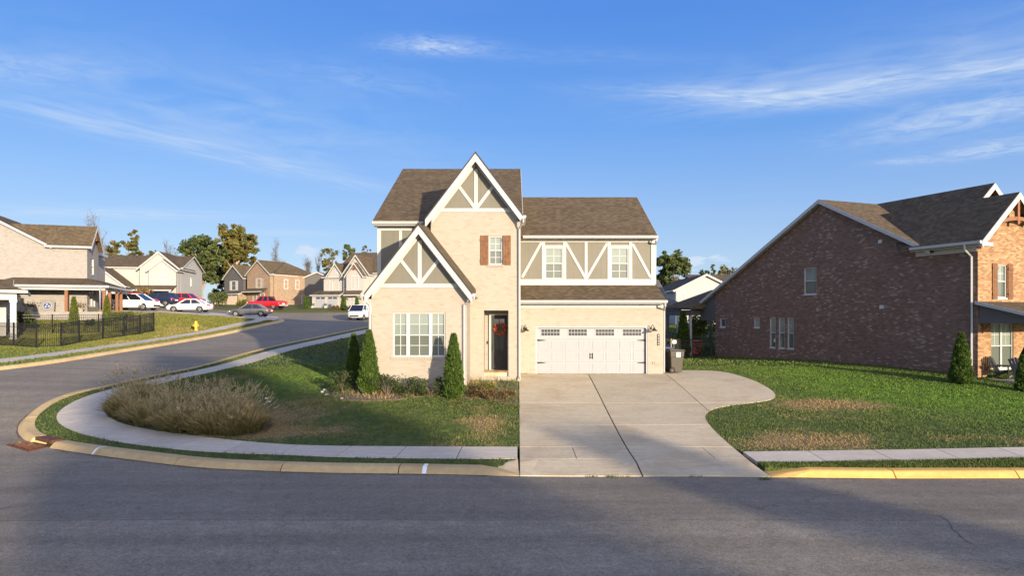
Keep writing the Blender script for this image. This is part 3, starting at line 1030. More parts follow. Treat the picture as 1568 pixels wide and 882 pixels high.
rows_y = [14.0] + ygx + [40.0]
nm = line_nrm(mid0, mid1)
for i in range(len(rows_y) - 1):
    g = 0.010
    lo, hi = rows_y[i], rows_y[i + 1]
    band = clip_half(clip_half(DRIVE, (0, lo + g), (0, 1)), (0, hi - g), (0, -1))
    if len(band) < 3: continue
    left = clip_half(band, (mid0[0] - nm[0] * 0.02, mid0[1]), (-nm[0], -nm[1]))
    right = clip_half(band, (mid0[0] + nm[0] * 0.02, mid0[1]), nm)
    ps = [left]
    if i >= 3:
        ps += [clip_half(right, (6.81, 0), (-1, 0)), clip_half(right, (6.84, 0), (1, 0))]
    else:
        ps += [right]
    if i == 1:      # short tooled joints across the walk line
        q = []
        for p in ps:
            cx = sum(a for a, _ in p) / len(p)
            q += [clip_half(p, (cx - 0.01, 0), (-1, 0)), clip_half(p, (cx + 0.01, 0), (1, 0))]
        ps = q
    for p in ps:
        if len(p) >= 3:
            sheet('concrete_panel', p, M['concrete'], zdrive, 0.8, 0.10, drive)
bed = sheet('joint_filler', DRIVE, M['joint_dark'], lambda x, y: zdrive(x, y) - 0.03, 1.0, 0.1, drive)
# wing where the walk's kerb drops to the drive
flare = [G(*q) for q in ((793, 704), (764, 712))] + [(-0.45, 16.95), (0.17, 16.93)]
sheet('concrete_flare', flare, M['concrete'], lambda x, y: HV(x, y) + np.clip((y - 16.9) / 0.8, 0.12, 1) * 0.145, 0.3, 0.1, drive)

# ---- lawns
kin = offset(KERB_A, sA * 0.455)
vA = [tuple(q) for q in kin if q[1] < 70]
nW = int(np.argmin(np.abs(WALK_OUT[:, 1] - 69)))
verge = [(-0.25, 17.5)] + vA[2:] + [tuple(q) for q in WALK_OUT[:nW][::-1]]
lawn_o = []
lawn_o.append(tag(sheet('verge', verge, M['lawn_ground'], zlawn, 0.5, 0.3), kind='structure'))
kinB = offset(KERB_B[::-1], (-1.0 if offset(KERB_B[::-1], 1.0)[2][1] < KERB_B[::-1][2][1] else 1.0) * 0.455)
vergeB = [tuple(q) for q in kinB] + [tuple(q) for q in WALKB_OUT[::-1]]
lawn_o.append(tag(sheet('right_verge', vergeB, M['lawn_ground'], zlawn, 0.5, 0.3), kind='structure'))
nI = int(np.argmin(np.abs(WALK_IN[:, 1] - 69)))
left_edge = [tuple(q) for q in WALK_IN[:nI]]
lawn = [(0.27, left_edge[0][1])] + left_edge + [(-8, 76), (2, 82), (10, 84), (58, 84), (58, WALKB_IN[-1][1])] + [tuple(q) for q in WALKB_IN[::-1]]
drive_back = [q for q in DRIVE[4:-1]][::-1]
lawn += [q for q in drive_back if q[1] > WALKB_IN[0][1] + 0.2] + [(0.31, 30.3)]
LAWN = lawn
tag(sheet('lawn', lawn, M['lawn_ground'], zlawn, 0.7, 0.3), kind='structure')
kinC = offset(KERB_C, sgn * 0.455)
vC = [tuple(q) for q in kinC if q[1] < 70.5 and q[0] > -68]
lawnL = vC + [(-40, 74), (-60, 76), (-73, 76), (-73, 23)]
tag(sheet('far_lawn', lawnL, M['lawn_ground'], zlawn, 0.9, 0.3), kind='structure')

# ---- one ground sheet out to the horizon, held below the paved pieces
gx = np.concatenate([-np.geomspace(900, 80, 12), np.arange(-76, 62, 1.0), np.geomspace(64, 900, 12)])
gy = np.concatenate([-np.geomspace(300, 34, 8), np.arange(-30, 128, 1.0), np.geomspace(132, 1500, 14)])
XX, YY = np.meshgrid(gx, gy)
fx, fy = XX.ravel(), YY.ravel()
z = HV(fx, fy) + RISE
low = np.zeros(len(fx))
for pl, mrg in ((road_poly, 1.6), (LAWN, -2.0), (lawnL, -2.0), (verge, 1.5), (vergeB, 1.5), (DRIVE, 2.5)):
    nearb = (np.abs(fx) < 90) & (fy < 130) & (fy > -5)
    ii = np.where(nearb)[0]
    ins = inside(fx[ii], fy[ii], pl)
    dd = dist_poly(fx[ii], fy[ii], pl)
    sdist = np.where(ins, -dd, dd)
    low[ii] = np.maximum(low[ii], (sdist < mrg).astype(float))
z = z - 0.02 - 0.32 * low
nx_, ny_ = len(gx), len(gy)
idx = np.arange(nx_ * ny_).reshape(ny_, nx_)
Fq = np.stack([idx[:-1, :-1], idx[:-1, 1:], idx[1:, 1:], idx[1:, :-1]], -1).reshape(-1, 4)
go = link('ground', arrays_mesh('ground', np.stack([fx, fy, z], -1), Fq, M['lawn_ground']))
tag(go, kind='structure')


# ---- mown grass blades where the camera is near enough to see them
def blades(name, poly, n, hmin, hmax, ymax, wid=0.012, keepout=(), ymin=-99, xmin=-22):
    A = np.array(poly)
    x0, y0 = A.min(0); x1, y1 = A.max(0)
    y1 = min(y1, ymax); y0 = max(y0, ymin); x0 = max(x0, xmin); x1 = min(x1, 30)
    px, py = NR.uniform(x0, x1, n * 3), NR.uniform(y0, y1, n * 3)
    k = inside(px, py, poly)
    for kp in keepout:
        k &= ~inside(px, py, kp)
    # keep to what lies in view
    k &= np.abs(px) < py * 0.80 + 1.0
    px, py = px[k][:n], py[k][:n]
    n = len(px)
    h = NR.uniform(hmin, hmax, n) * (0.7 + 0.6 * (np.sin(px * 1.7 + 1) * np.sin(py * 2.1) * 0.5 + 0.5))
    a = NR.uniform(0, 6.283, n)
    ln = NR.uniform(0.1, 0.8, n) * h
    la = NR.uniform(0, 6.283, n)
    w = wid * NR.uniform(0.6, 1.4, n) * (1 + np.clip(py - 18, 0, 30) * 0.05)
    z0 = HV(px, py) + RISE - 0.01
    V = np.empty((n, 3, 3))
    V[:, 0] = np.stack([px - np.cos(a) * w, py - np.sin(a) * w, z0], -1)
    V[:, 1] = np.stack([px + np.cos(a) * w, py + np.sin(a) * w, z0], -1)
    V[:, 2] = np.stack([px + np.cos(la) * ln, py + np.sin(la) * ln, z0 + h], -1)
    o = link(name, arrays_mesh(name, V.reshape(-1, 3), np.arange(3 * n).reshape(-1, 3), M['lawn_blade']))
    return tag(o, kind='stuff')


BED = [G(*q) for q in ((497, 598), (500, 606), (520, 612), (560, 614.5), (600, 613), (650, 607.5), (690, 607.5), (740, 612), (793, 620))] + [(0.26, 28.6), (-2, 28.6), (-2, 26.4), (-5.4, 26.4), (-6.5, 27.5)]
tag(sheet('planting_bed', BED, M['soil'], lambda x, y: HV(x, y) + RISE + 0.02, 0.4, 0.1), kind='structure')
REEDBED = [G(*q) for q in ((168, 634), (192, 648), (240, 659), (300, 666), (365, 671), (405, 664), (418, 650), (405, 632), (370, 622), (250, 604), (182, 610))]
tag(sheet('bare_soil', REEDBED, M['soil'], lambda x, y: HV(x, y) + RISE + 0.012, 0.4, 0.1), kind='structure')
HOUSE_FP = [(-5.8, 29.4), (-5.44, 26.4), (-1.75, 26.4), (-1.75, 28.6), (0.36, 28.6), (0.36, 30.4), (6.74, 30.4), (6.74, 41), (0.4, 45), (-5.8, 45)]
blades('grass_blades', LAWN, 150000, 0.025, 0.065, 34.0, keepout=(BED, REEDBED, HOUSE_FP))
blades('grass_blades', verge, 34000, 0.03, 0.075, 40.0)
blades('grass_blades', vergeB, 26000, 0.03, 0.08, 30.0)
blades('grass_blades', LAWN, 60000, 0.05, 0.10, 72.0, 0.022, (HOUSE_FP,), ymin=34.0, xmin=-24)
WALKC = [tuple(q) for q in WC_out] + [tuple(q) for q in WC_in[::-1]]
FDRIVE = [G(*q) for q in ((150, 477.0), (246, 479.2), (330, 483.8), (420, 491.3), (432, 489.0), (425, 485.5), (330, 479.6), (246, 476.4), (150, 473.8))]
blades('grass_blades', lawnL, 110000, 0.05, 0.10, 76.0, 0.024, (WALKC, FDRIVE), ymin=24.0, xmin=-62)
# weeds where the drive meets the road
mb = MB()
for (px, py, n) in ((906, 731, 40), (938, 731.5, 60), (958, 732, 20), (1065, 732, 14), (1172, 735, 70)):
    for _ in range(n):
        x, y = G(px + rng.uniform(-9, 9), py + rng.uniform(-1.5, 1.0), 0.0)
        h = rng.uniform(0.03, 0.09); a = rng.uniform(0, 6.28)
        z = H(x, y)
        mb.poly([(x - math.cos(a) * .008, y - math.sin(a) * .008, z), (x + math.cos(a) * .008, y + math.sin(a) * .008, z), (x + rng.uniform(-.04, .04), y + rng.uniform(-.04, .04), z + h)])
tag(mb.obj('gutter_weeds', M['lawn_blade'], None, fix=False), kind='stuff')
blades('bed_weeds', BED, 1500, 0.06, 0.24, 30.0, 0.012, (HOUSE_FP,))
# ------------------------------------------------------------------ building kit
class Plane:
    """facade plane: u along it, d out of it, v up; all in the coordinates of the house"""
    def __init__(s, o, ux, uy, oz=0.0):
        l = math.hypot(ux, uy)
        s.o, s.u, s.oz = o, (ux / l, uy / l), oz
        s.n = (uy / l, -ux / l)          # outward: right-hand side of u

    def __call__(s, q):
        u, d, v = q
        return (s.o[0] + u * s.u[0] + d * s.n[0], s.o[1] + u * s.u[1] + d * s.n[1], v + s.oz)


def wall(parent, name, PL, outline, holes, mat, depth=0.13, thick=0.0):
    """wall skin with real openings and their reveals"""
    mb = MB(PL)
    loops = [outline] + [[(a, c), (b, c), (b, d), (a, d)] for (a, b, c, d) in holes]
    flat = [p for lp in loops for p in lp]
    tris = tessellate_polygon([[Vector((p[0], p[1], 0)) for p in lp] for lp in loops])
    ids = [mb.p((p[0], 0, p[1])) for p in flat]
    n0 = Vector((PL.n[0], PL.n[1], 0))
    for t in tris:
        a, b, c = (Vector(mb.v[ids[k]]) for k in t)
        f = [ids[k] for k in t]
        if (b - a).cross(c - a).dot(n0) < 0: f = f[::-1]
        mb.f.append(f); mb.mi.append(0)
    for (a, b, c, d) in holes:
        for (p, q) in (((a, c), (b, c)), ((b, c), (b, d)), ((b, d), (a, d)), ((a, d), (a, c))):
            mb.poly([(p[0], 0, p[1]), (q[0], 0, q[1]), (q[0], -depth, q[1]), (p[0], -depth, p[1])])
    o = mb.obj(name, mat, parent, fix=False)
    bm = bmesh.new(); bm.from_mesh(o.data)
    bmesh.ops.remove_doubles(bm, verts=bm.verts, dist=1e-4)
    bmesh.ops.recalc_face_normals(bm, faces=bm.faces)
    bm.faces.ensure_lookup_table()
    f0 = bm.faces[0]
    if f0.normal.dot(n0) < 0:
        bmesh.ops.reverse_faces(bm, faces=bm.faces)
    bm.to_mesh(o.data); bm.free()
    return o


def board(mb, a, b, w, d0, d1):
    """flat board on a facade from (u,v) a to b"""
    dx, dy = b[0] - a[0], b[1] - a[1]
    l = math.hypot(dx, dy)
    px, py = -dy / l * w / 2, dx / l * w / 2
    pts = [(a[0] - px, d0, a[1] - py), (b[0] - px, d0, b[1] - py), (b[0] + px, d0, b[1] + py), (a[0] + px, d0, a[1] + py)]
    mb.prism(pts, (0, d1 - d0, 0))


def window(parent, PL, u0, u1, v0, v1, cols=(2,), rows=2, rec=0.09, fr=0.045, mull=0.06, case=0.0, split=0.5, frame='vinyl_white',
           up='pane_light', lo='pane_screen', grid_lo=True, sill=True):
    """double-hung window unit(s): frame > panes (one by one) and muntins. cols: lights per unit, side by side"""
    mb = MB(PL)
    f0, f1 = -rec - 0.05, -rec + 0.03
    mb.box(u0, u0 + fr, f0, f1, v0, v1); mb.box(u1 - fr, u1, f0, f1, v0, v1)
    mb.box(u0 + fr, u1 - fr, f0, f1, v0, v0 + fr); mb.box(u0 + fr, u1 - fr, f0, f1, v1 - fr, v1)
    k = len(cols) if isinstance(cols, (tuple, list)) else 1
    wts = [c[1] if isinstance(c, tuple) else 1 for c in cols]
    nls = [c[0] if isinstance(c, tuple) else c for c in cols]
    tot = (u1 - u0 - 2 * fr) - mull * (k - 1)
    x = u0 + fr
    units = []
    for i in range(k):
        w = tot * wts[i] / sum(wts)
        units.append((x, x + w, nls[i]))
        if i < k - 1:
            mb.box(x + w, x + w + mull, f0, f1 - 0.004, v0 + fr, v1 - fr)
        x += w + mull
    vm = v0 + (v1 - v0) * split
    for (a, b, n) in units:
        if split > 0:
            mb.box(a, b, f0, f1 - 0.012, vm - 0.022, vm + 0.022)
    if case:
        for (a, b, c, d) in ((u0 - case, u0 - 0.001, v0 - case, v1 + case), (u1 + 0.001, u1 + case, v0 - case, v1 + case),
                             (u0 - 0.001, u1 + 0.001, v1 + 0.001, v1 + case), (u0 - 0.001, u1 + 0.001, v0 - case, v0 - 0.001)):
            mb.box(a, b, -0.01, 0.028, c, d)
    if sill and not case:
        mb.box(u0 - 0.03, u1 + 0.03, -rec, 0.02, v0 - 0.06, v0 - 0.002)
    w = mb.obj('window', M[frame], parent)
    mu = MB(PL)
    has = False
    for (a, b, n) in units:
        for (c, d, mt, g) in ((v0 + fr, vm - 0.022, lo, grid_lo), (vm + 0.022, v1 - fr, up, True)) if split > 0 else ((v0 + fr, v1 - fr, up, True),):
            nn = n if g else 1
            rr = max(1, rows) if g else 1
            for i in range(nn):
                for j in range(rr):
                    p0, p1 = a + (b - a) * i / nn, a + (b - a) * (i + 1) / nn
                    q0, q1 = c + (d - c) * j / rr, c + (d - c) * (j + 1) / rr
                    pm = MB(PL); pm.box(p0 + 0.002, p1 - 0.002, f0 + 0.012, f0 + 0.018, q0 + 0.002, q1 - 0.002)
                    pm.obj('pane', M[mt], w)
                    if i and j == 0: mu.box(p0 - 0.013, p0 + 0.013, f0 + 0.0185, f0 + 0.028, c, d); has = True
                    if j: mu.box(p0 + 0.014, p1 - 0.014, f0 + 0.0185, f0 + 0.027, q0 - 0.011, q0 + 0.011); has = True
    if has: mu.obj('muntin', M[frame], w)
    return w


def shutter(parent, PL, u0, u1, v0, v1, mat='wood_brown', n=3):
    root = MB(PL)
    root.box(u0, u1, 0.004, 0.020, v0, v1)
    s = root.obj('shutter', M[mat], parent)
    w = (u1 - u0) / n
    for i in range(n):
        mb = MB(PL); mb.box(u0 + i * w + 0.004, u0 + (i + 1) * w - 0.004, 0.021, 0.040, v0 - 0.005, v1 + 0.005)
        mb.obj('plank', M[mat], s)
    for vv in (v0 + (v1 - v0) * 0.14, v1 - (v1 - v0) * 0.14):
        mb = MB(PL); mb.box(u0 - 0.004, u1 + 0.004, 0.041, 0.058, vv - 0.05, vv + 0.05)
        mb.obj('batten', M[mat], s)


def slab(mb, a, b, c, d, th):
    """roof slab: a-b eave, c-d ridge (c above b); thickness measured straight down"""
    P = [a, b, c, d]
    mb.hexa([(p[0], p[1], p[2] - th) for p in P] + P)


def downspout(parent, pts, r=0.045, mat='metal_white', name='downspout'):
    mb = MB(); mb.tube(pts, r, 4)
    return mb.obj(name, M[mat], parent)


# ------------------------------------------------------------------ the corner house
HZ = 1.40
house = thing('brick_house', (0.355, 28.6, HZ), 'cream painted-brick two-storey house with two steep gables and a white double garage door', 'house')
ox, oy, oz = house.location


def FP(D):       # front-facing plane at world depth D; u = world x, v = world height
    return Plane((-ox, D - oy), 1, 0, -oz)


def WL(q): return (q[0] - ox, q[1] - oy, q[2] - oz)


DC, DL, DM, DG, DU = 28.6, 26.4, 29.4, 30.4, 31.75
pC, pL, pM, pG, pU = FP(DC), FP(DL), FP(DM), FP(DG), FP(DU)


def rect(D, x0, x1, y0, y1):      # pixel box on a facade -> (u0,u1,v0,v1)
    return (PX(x0, D), PX(x1, D), PZ(y1, D), PZ(y0, D))


# walls
gw = rect(DL, 601.5, 682, 478.6, 546.6)
ax, az_, sl1 = -3.57, 7.30, 1.30
wall(house, 'gable_wall', pL, [(-5.44, 0.5), (-1.75, 0.5), (-1.75, az_ - sl1 * 1.82 + 0.02), (ax + 1.65, 5.15), (ax - 1.65, 5.15), (-5.44, az_ - sl1 * 1.87)], [gw], M['brick_cream'])
wall(house, 'gable_siding', pL, [(ax - 1.65, 5.152), (ax + 1.65, 5.152), (ax, az_)], [], M['siding_taupe'])
ew = rect(DC, 740.8, 778.6, 475.4, 576.6)
uw = rect(DC, 748.8, 769.2, 361.6, 405.0)
cx_, cz_, sl2 = -1.51, 10.55, 1.32
wall(house, 'entry_wall', pC, [(-3.4, 0.6), (0.355, 0.6), (0.355, cz_ - sl2 * 1.865), (cx_ + 1.61, 8.42), (cx_ - 1.61, 8.42), (-3.4, cz_ - sl2 * 1.89)], [ew, uw], M['brick_cream'], depth=0.13)
wall(house, 'gable_siding', pC, [(cx_ - 1.61, 8.422), (cx_ + 1.61, 8.422), (cx_, cz_)], [], M['siding_taupe'])
wall(house, 'side_wall', pM, [(-5.8, 0.7), (-3.40, 0.7), (-3.40, 7.95), (-5.8, 7.95)], [], M['siding_taupe'])
# ends and backs, so the house is whole from every side
RZ, EZ = 12.0, 8.06
endL = Plane((-5.8 - ox, 45 - oy), 0, -1, -oz)
wall(house, 'end_wall', endL, [(0, 0.7), (15.6, 0.7), (15.6, EZ - 0.05), (8.0, RZ - 0.22), (0.0, EZ - 0.05)], [], M['brick_cream'])
endR = Plane((0.355 - ox, DC - oy), 0, 1, -oz)
wall(house, 'end_wall', endR, [(0, 0.6), (16.4, 0.6), (16.4, EZ - 0.05), (8.4, RZ - 0.22), (0.8, EZ - 0.2), (0, EZ - 0.2)], [], M['brick_cream'])
endB = Plane((0.355 - ox, 45 - oy), -1, 0, -oz)
wall(house, 'back_wall', endB, [(0, 0.7), (6.155, 0.7), (6.155, EZ - 0.05), (0, EZ - 0.05)], [], M['brick_cream'])
glL = Plane((-5.44 - ox, 29.4 - oy), 0, -1, -oz)
wall(house, 'side_wall', glL, [(0, 0.5), (3.0, 0.5), (3.0, 4.85), (0, 4.85)], [], M['brick_cream'])
glR = Plane((-1.75 - ox, DL - oy), 0, 1, -oz)
wall(house, 'side_wall', glR, [(0, 0.5), (2.2, 0.5), (2.2, 4.9), (0, 4.9)], [], M['brick_cream'])

# garage block
gd = rect(DG, 820.5, 991.6, 499.6, 572.6)
gd = (gd[0], gd[1], 1.41, gd[3])
wall(house, 'garage_wall', pG, [(0.356, 0.9), (6.74, 0.9), (6.74, 4.70), (0.356, 4.70)], [gd], M['brick_cream'], depth=0.22)
sideG = Plane((6.74 - ox, DG - oy), 0, 1, -oz)
wall(house, 'side_wall', sideG, [(0, 0.9), (11.0, 0.9), (11.0, 5.3), (1.35, 5.3), (0, 4.70)], [], M['brick_cream'])
w1 = rect(DU, 834.6, 861.6, 379.6, 427.2)
w2 = rect(DU, 935.2, 962.4, 379.6, 427.2)
UZ0, UZ1 = 5.30, 7.62
wall(house, 'upper_wall', pU, [(0.356, UZ0), (6.62, UZ0), (6.62, UZ1), (0.356, UZ1)], [w1, w2], M['siding_taupe'], depth=0.10)
sideU = Plane((6.62 - ox, DU - oy), 0, 1, -oz)
wall(house, 'side_wall', sideU, [(0, UZ0 - 0.1), (9.35, UZ0 - 0.1), (9.35, UZ1), (4.65, 10.12), (0, UZ1)], [], M['siding_taupe'])
backG = Plane((6.74 - ox, 41.2 - oy), -1, 0, -oz)
wall(house, 'back_wall', backG, [(0, 0.9), (6.38, 0.9), (6.38, UZ1), (0.12, UZ1), (0.12, 5.25), (0, 5.25)], [], M['brick_cream'])

# roofs
def roof(name, slabs, th=0.16, mat='shingle'):
    mb = MB()
    for q in slabs:
        slab(mb, *[WL(p) for p in q], th)
    return mb.obj(name, M[mat], house)


roof('main_roof', [((-5.91, 29.0, EZ), (0.46, 29.0, EZ), (0.46, 37.0, RZ), (-5.91, 37.0, RZ)), ((0.46, 45.0, EZ), (-5.91, 45.0, EZ), (-5.91, 37.003, RZ), (0.46, 37.003, RZ))])
roof('garage_roof', [((0.357, 31.35, 7.71), (6.68, 31.35, 7.71), (6.68, 36.45, 10.36), (0.357, 36.45, 10.36)), ((6.68, 41.5, 7.71), (0.357, 41.5, 7.71), (0.357, 36.453, 10.36), (6.68, 36.453, 10.36))])
roof('skirt_roof', [((0.357, 30.0, 4.69), (6.80, 30.0, 4.69), (6.72, 31.78, 5.46), (0.357, 31.78, 5.46))], 0.10)
A1 = 7.51
roof('gable_roof', [((ax - 2.06, 26.05, 4.85), (ax - 2.06, 29.39, 4.85), (ax, 29.39, A1), (ax, 26.05, A1)), ((ax + 2.06, 28.66, 5.10), (ax + 2.06, 26.05, 4.85), (ax + 0.002, 26.05, A1), (ax + 0.002, 28.66, A1 + 0.25))], 0.20)
A2 = 10.78
roof('gable_roof', [((cx_ - 2.08, 28.2, 8.03), (cx_ - 2.08, 31.0, 8.03), (cx_, 34.6, A2), (cx_, 28.2, A2)), ((cx_ + 1.96, 31.0, 8.19), (cx_ + 1.96, 28.2, 8.19), (cx_ + 0.002, 28.2, A2), (cx_ + 0.002, 34.6, A2))], 0.20)


# rake boards: outer board under the roof edge, frieze against the wall, dark drip edge
def rake(PLf, PLw, c, ztop, sl, half_l, half_r, drop, wof, wfr):
    for sgn_, hl in ((-1, half_l), (1, half_r)):
        mb = MB(PLf)
        k = math.sqrt(1 + sl * sl)
        v_ = wof * k
        e = c + sgn_ * hl
        pts = [(c, -0.001, ztop - drop), (e, -0.001, ztop - drop - sl * hl), (e, -0.001, ztop - drop - sl * hl - v_), (c, -0.001, ztop - drop - v_)]
        mb.prism(pts, (0, 0.035, 0))
        mb.obj('rake_board', M['white_trim'], house)
        mb = MB(PLf)
        pts = [(c, 0.0, ztop + 0.012), (e, 0.0, ztop + 0.012 - sl * hl), (e, 0.0, ztop - drop - sl * hl + 0.0), (c, 0.0, ztop - drop)]
        mb.prism(pts, (0, 0.055, 0))
        mb.obj('drip_edge', M['drip_edge'], house)
        mb = MB(PLw)
        v2 = wfr * k
        t0 = ztop - 0.205
        hl2 = hl - 0.22
        e = c + sgn_ * hl2
        pts = [(c, 0.003, t0), (e, 0.003, t0 - sl * hl2), (e, 0.003, t0 - sl * hl2 - v2), (c, 0.003, t0 - v2)]
        mb.prism(pts, (0, 0.030, 0))
        mb.obj('frieze_board', M['white_trim'], house)
        # soffit closing the overhang
        mb = MB(PLw)
        L = (DL - 26.05) if PLw is pL else (DC - 28.2)
        pts = [(c, 0.0, t0 - 0.002), (e, 0.0, t0 - sl * hl2 - 0.002), (e, 0.0, t0 - sl * hl2 - 0.022), (c, 0.0, t0 - 0.022)]
        mb.prism(pts, (0, L - 0.002, 0))
        mb.obj('soffit', M['white_trim'], house)


rake(FP(26.05), pL, ax, A1, sl1 * 0.993, 2.06, 2.06, 0.07, 0.20, 0.17)
rake(FP(28.2), pC, cx_, A2, sl2 * 1.002, 2.08, 1.96, 0.07, 0.20, 0.17)


def gable_trim(PLw, c, zb, ztop, sl, jx):
    """horizontal board, king post and two struts of a gable, each its own piece"""
    def b(a, e, w, d):
        mb = MB(PLw); board(mb, a, e, w, 0.003, d); mb.obj('trim_board', M['white_trim'], house)
    hw = (ztop - zb) / sl
    b((c - hw - 0.02, zb), (c + hw + 0.02, zb), 0.16, 0.034)
    b((c, zb + 0.08), (c, ztop - 0.25), 0.15, 0.032)
    jz = zb + 0.08
    for s in (-1, 1):
        b((c + s * 0.05, jz + 0.03), (c + s * jx[0], jz + jx[1]), 0.13, 0.028)


gable_trim(pL, ax, 5.15, az_ - 0.15, sl1, (0.78, 0.98))
gable_trim(pC, cx_, 8.42, cz_ - 0.15, sl2, (0.74, 0.96))


def tboard(PL, a, b, w, d, name='trim_board'):
    mb = MB(PL); board(mb, a, b, w, 0.003, d); return mb.obj(name, M['white_trim'], house)


# trim of the left wall
tboard(pM, (-5.72, 5.0), (-5.72, 7.82), 0.16, 0.03, 'corner_board')
tboard(pM, (-5.64, 7.74), (-3.40, 7.74), 0.15, 0.034)
tboard(pM, (-4.80, 5.0), (-4.80, 7.66), 0.13, 0.028)
mb = MB(); q = WL((-5.9, 28.99, 7.83)); mb.box(q[0], q[0] + 2.46, q[1] + 0.02, q[1] + 0.42, q[2], q[2] + 0.05); mb.obj('soffit', M['white_trim'], house)
def gutter(x0, x1, y, z, name='gutter', mat='metal_white'):
    """K-profile trough"""
    a = WL((x0, y, z)); L = x1 - x0
    mb = MB()
    prof = [(0.0, 0.0), (-0.09, 0.0), (-0.12, 0.045), (-0.115, 0.075), (-0.135, 0.12), (-0.12, 0.12), (-0.10, 0.08), (0.0, 0.08)]
    mb.prism([(a[0], a[1] + d, a[2] + h) for d, h in prof], (L, 0, 0))
    return mb.obj(name, M[mat], house)


gutter(-5.92, -3.75, 28.99, 7.88)
gutter(0.50, 6.70, 31.34, 7.56)
gutter(0.36, 6.82, 29.99, 4.56)
for (x0, x1, y0, y1, z) in ((0.36, 6.66, 31.36, 31.745, 7.56), (0.36, 6.78, 30.01, 30.395, 4.54)):
    a = WL((x0, y0, z)); mb = MB(); mb.box(a[0], a[0] + x1 - x0, a[1], a[1] + y1 - y0, a[2] - 0.02, a[2] + 0.02); mb.obj('soffit', M['white_trim'], house)
# frieze over the garage brick
tboard(pG, (0.36, 4.43), (6.74, 4.43), 0.16, 0.02, 'frieze_board')
# end rakes of the garage roof
for (D0, z0, D1, z1, x) in ((31.35, 7.71, 36.45, 10.36, 6.681), (29.0, EZ, 37.0, RZ, 0.461)):
    mb = MB()
    a = WL((x, D0, z0 - 0.20)); b = WL((x, D1, z1 - 0.20)); 
    mb.hexa([a, (a[0] + 0.025, a[1], a[2]), (b[0] + 0.025, b[1], b[2]), b, (a[0], a[1], a[2] + 0.17), (a[0] + 0.025, a[1], a[2] + 0.17), (b[0] + 0.025, b[1], b[2] + 0.17), (b[0], b[1], b[2] + 0.17)])
    mb.obj('rake_board', M['white_trim'], house)
mb = MB()
a = WL((-5.911, 29.0, EZ - 0.20)); b = WL((-5.911, 37.0, RZ - 0.20))
mb.hexa([a, (a[0] - 0.025, a[1], a[2]), (b[0] - 0.025, b[1], b[2]), b, (a[0], a[1], a[2] + 0.17), (a[0] - 0.025, a[1], a[2] + 0.17), (b[0] - 0.025, b[1], b[2] + 0.17), (b[0], b[1], b[2] + 0.17)])
mb.obj('rake_board', M['white_trim'], house)

# half-timber boards of the upper garage wall (pixel ends on that wall)
def ub(x0, y0, x1, y1, w, d):
    tboard(pU, (PX(x0, DU), PZ(y0, DU)), (PX(x1, DU), PZ(y1, DU)), w, d)


mb = MB(pU); mb.box(0.37, 6.66, 0.003, 0.036, PZ(370.8, DU), PZ(367.0, DU)); mb.obj('trim_board', M['white_trim'], house)
mb = MB(pU); mb.box(0.37, 6.66, 0.003, 0.040, PZ(437.0, DU), PZ(427.6, DU)); mb.obj('trim_board', M['white_trim'], house)
mb = MB(pU); mb.box(6.47, 6.655, 0.003, 0.044, PZ(427.5, DU), PZ(371.0, DU)); mb.obj('corner_board', M['white_trim'], house)
for x in (832.0, 864.5, 932.6, 965.5):
    w_ = 0.15 if x in (832.0, 932.6) else 0.14
    ub(x, 427.5, x, 371.0, w_, 0.032)
for (a, b) in ((834.5, 862), (935, 963)):
    ub(a, 377.6, b, 377.6, 0.13, 0.030)
ub(897.3, 427.5, 897.3, 371.0, 0.13, 0.030)
ub(829.0, 371.5, 799.5, 425.0, 0.12, 0.026)
ub(866.5, 372.5, 896.5, 426.0, 0.12, 0.026)
ub(898.5, 426.0, 929.5, 372.5, 0.12, 0.026)
ub(968.5, 373.5, 996.5, 425.5, 0.12, 0.026)

# windows
window(house, pU, *w1, cols=(2,), rows=2, rec=0.03, case=0.0, sill=False)
window(house, pU, *w2, cols=(2,), rows=2, rec=0.03, case=0.0, sill=False)
window(house, pC, *uw, cols=(2,), rows=2, rec=0.07, sill=False)
shutter(house, pC, PX(735.7, DC), PX(747.9, DC), PZ(405.6, DC), PZ(360.7, DC))
shutter(house, pC, PX(770.1, DC), PX(782.2, DC), PZ(405.6, DC), PZ(360.7, DC))
window(house, pL, *gw, cols=((2, 0.62), (2, 1.0), (2, 0.62)), rows=2, rec=0.08, fr=0.055, mull=0.13, split=0.49, sill=False)
# rowlock sill and soldier head courses of brick
for (PLq, (a, b, c, d)) in ((pL, gw), (pC, uw)):
    n = int((b - a + 0.16) / 0.105)
    for vv, hgt, pr in ((c - 0.11, 0.10, 0.035),):
        for i in range(n):
            mb = MB(PLq); x = a - 0.08 + i * (b - a + 0.16) / n
            mb.box(x + 0.005, x + (b - a + 0.16) / n - 0.005, -0.02, pr, vv, vv + hgt)
            mb.obj('sill_brick', M['brick_cream'], house)

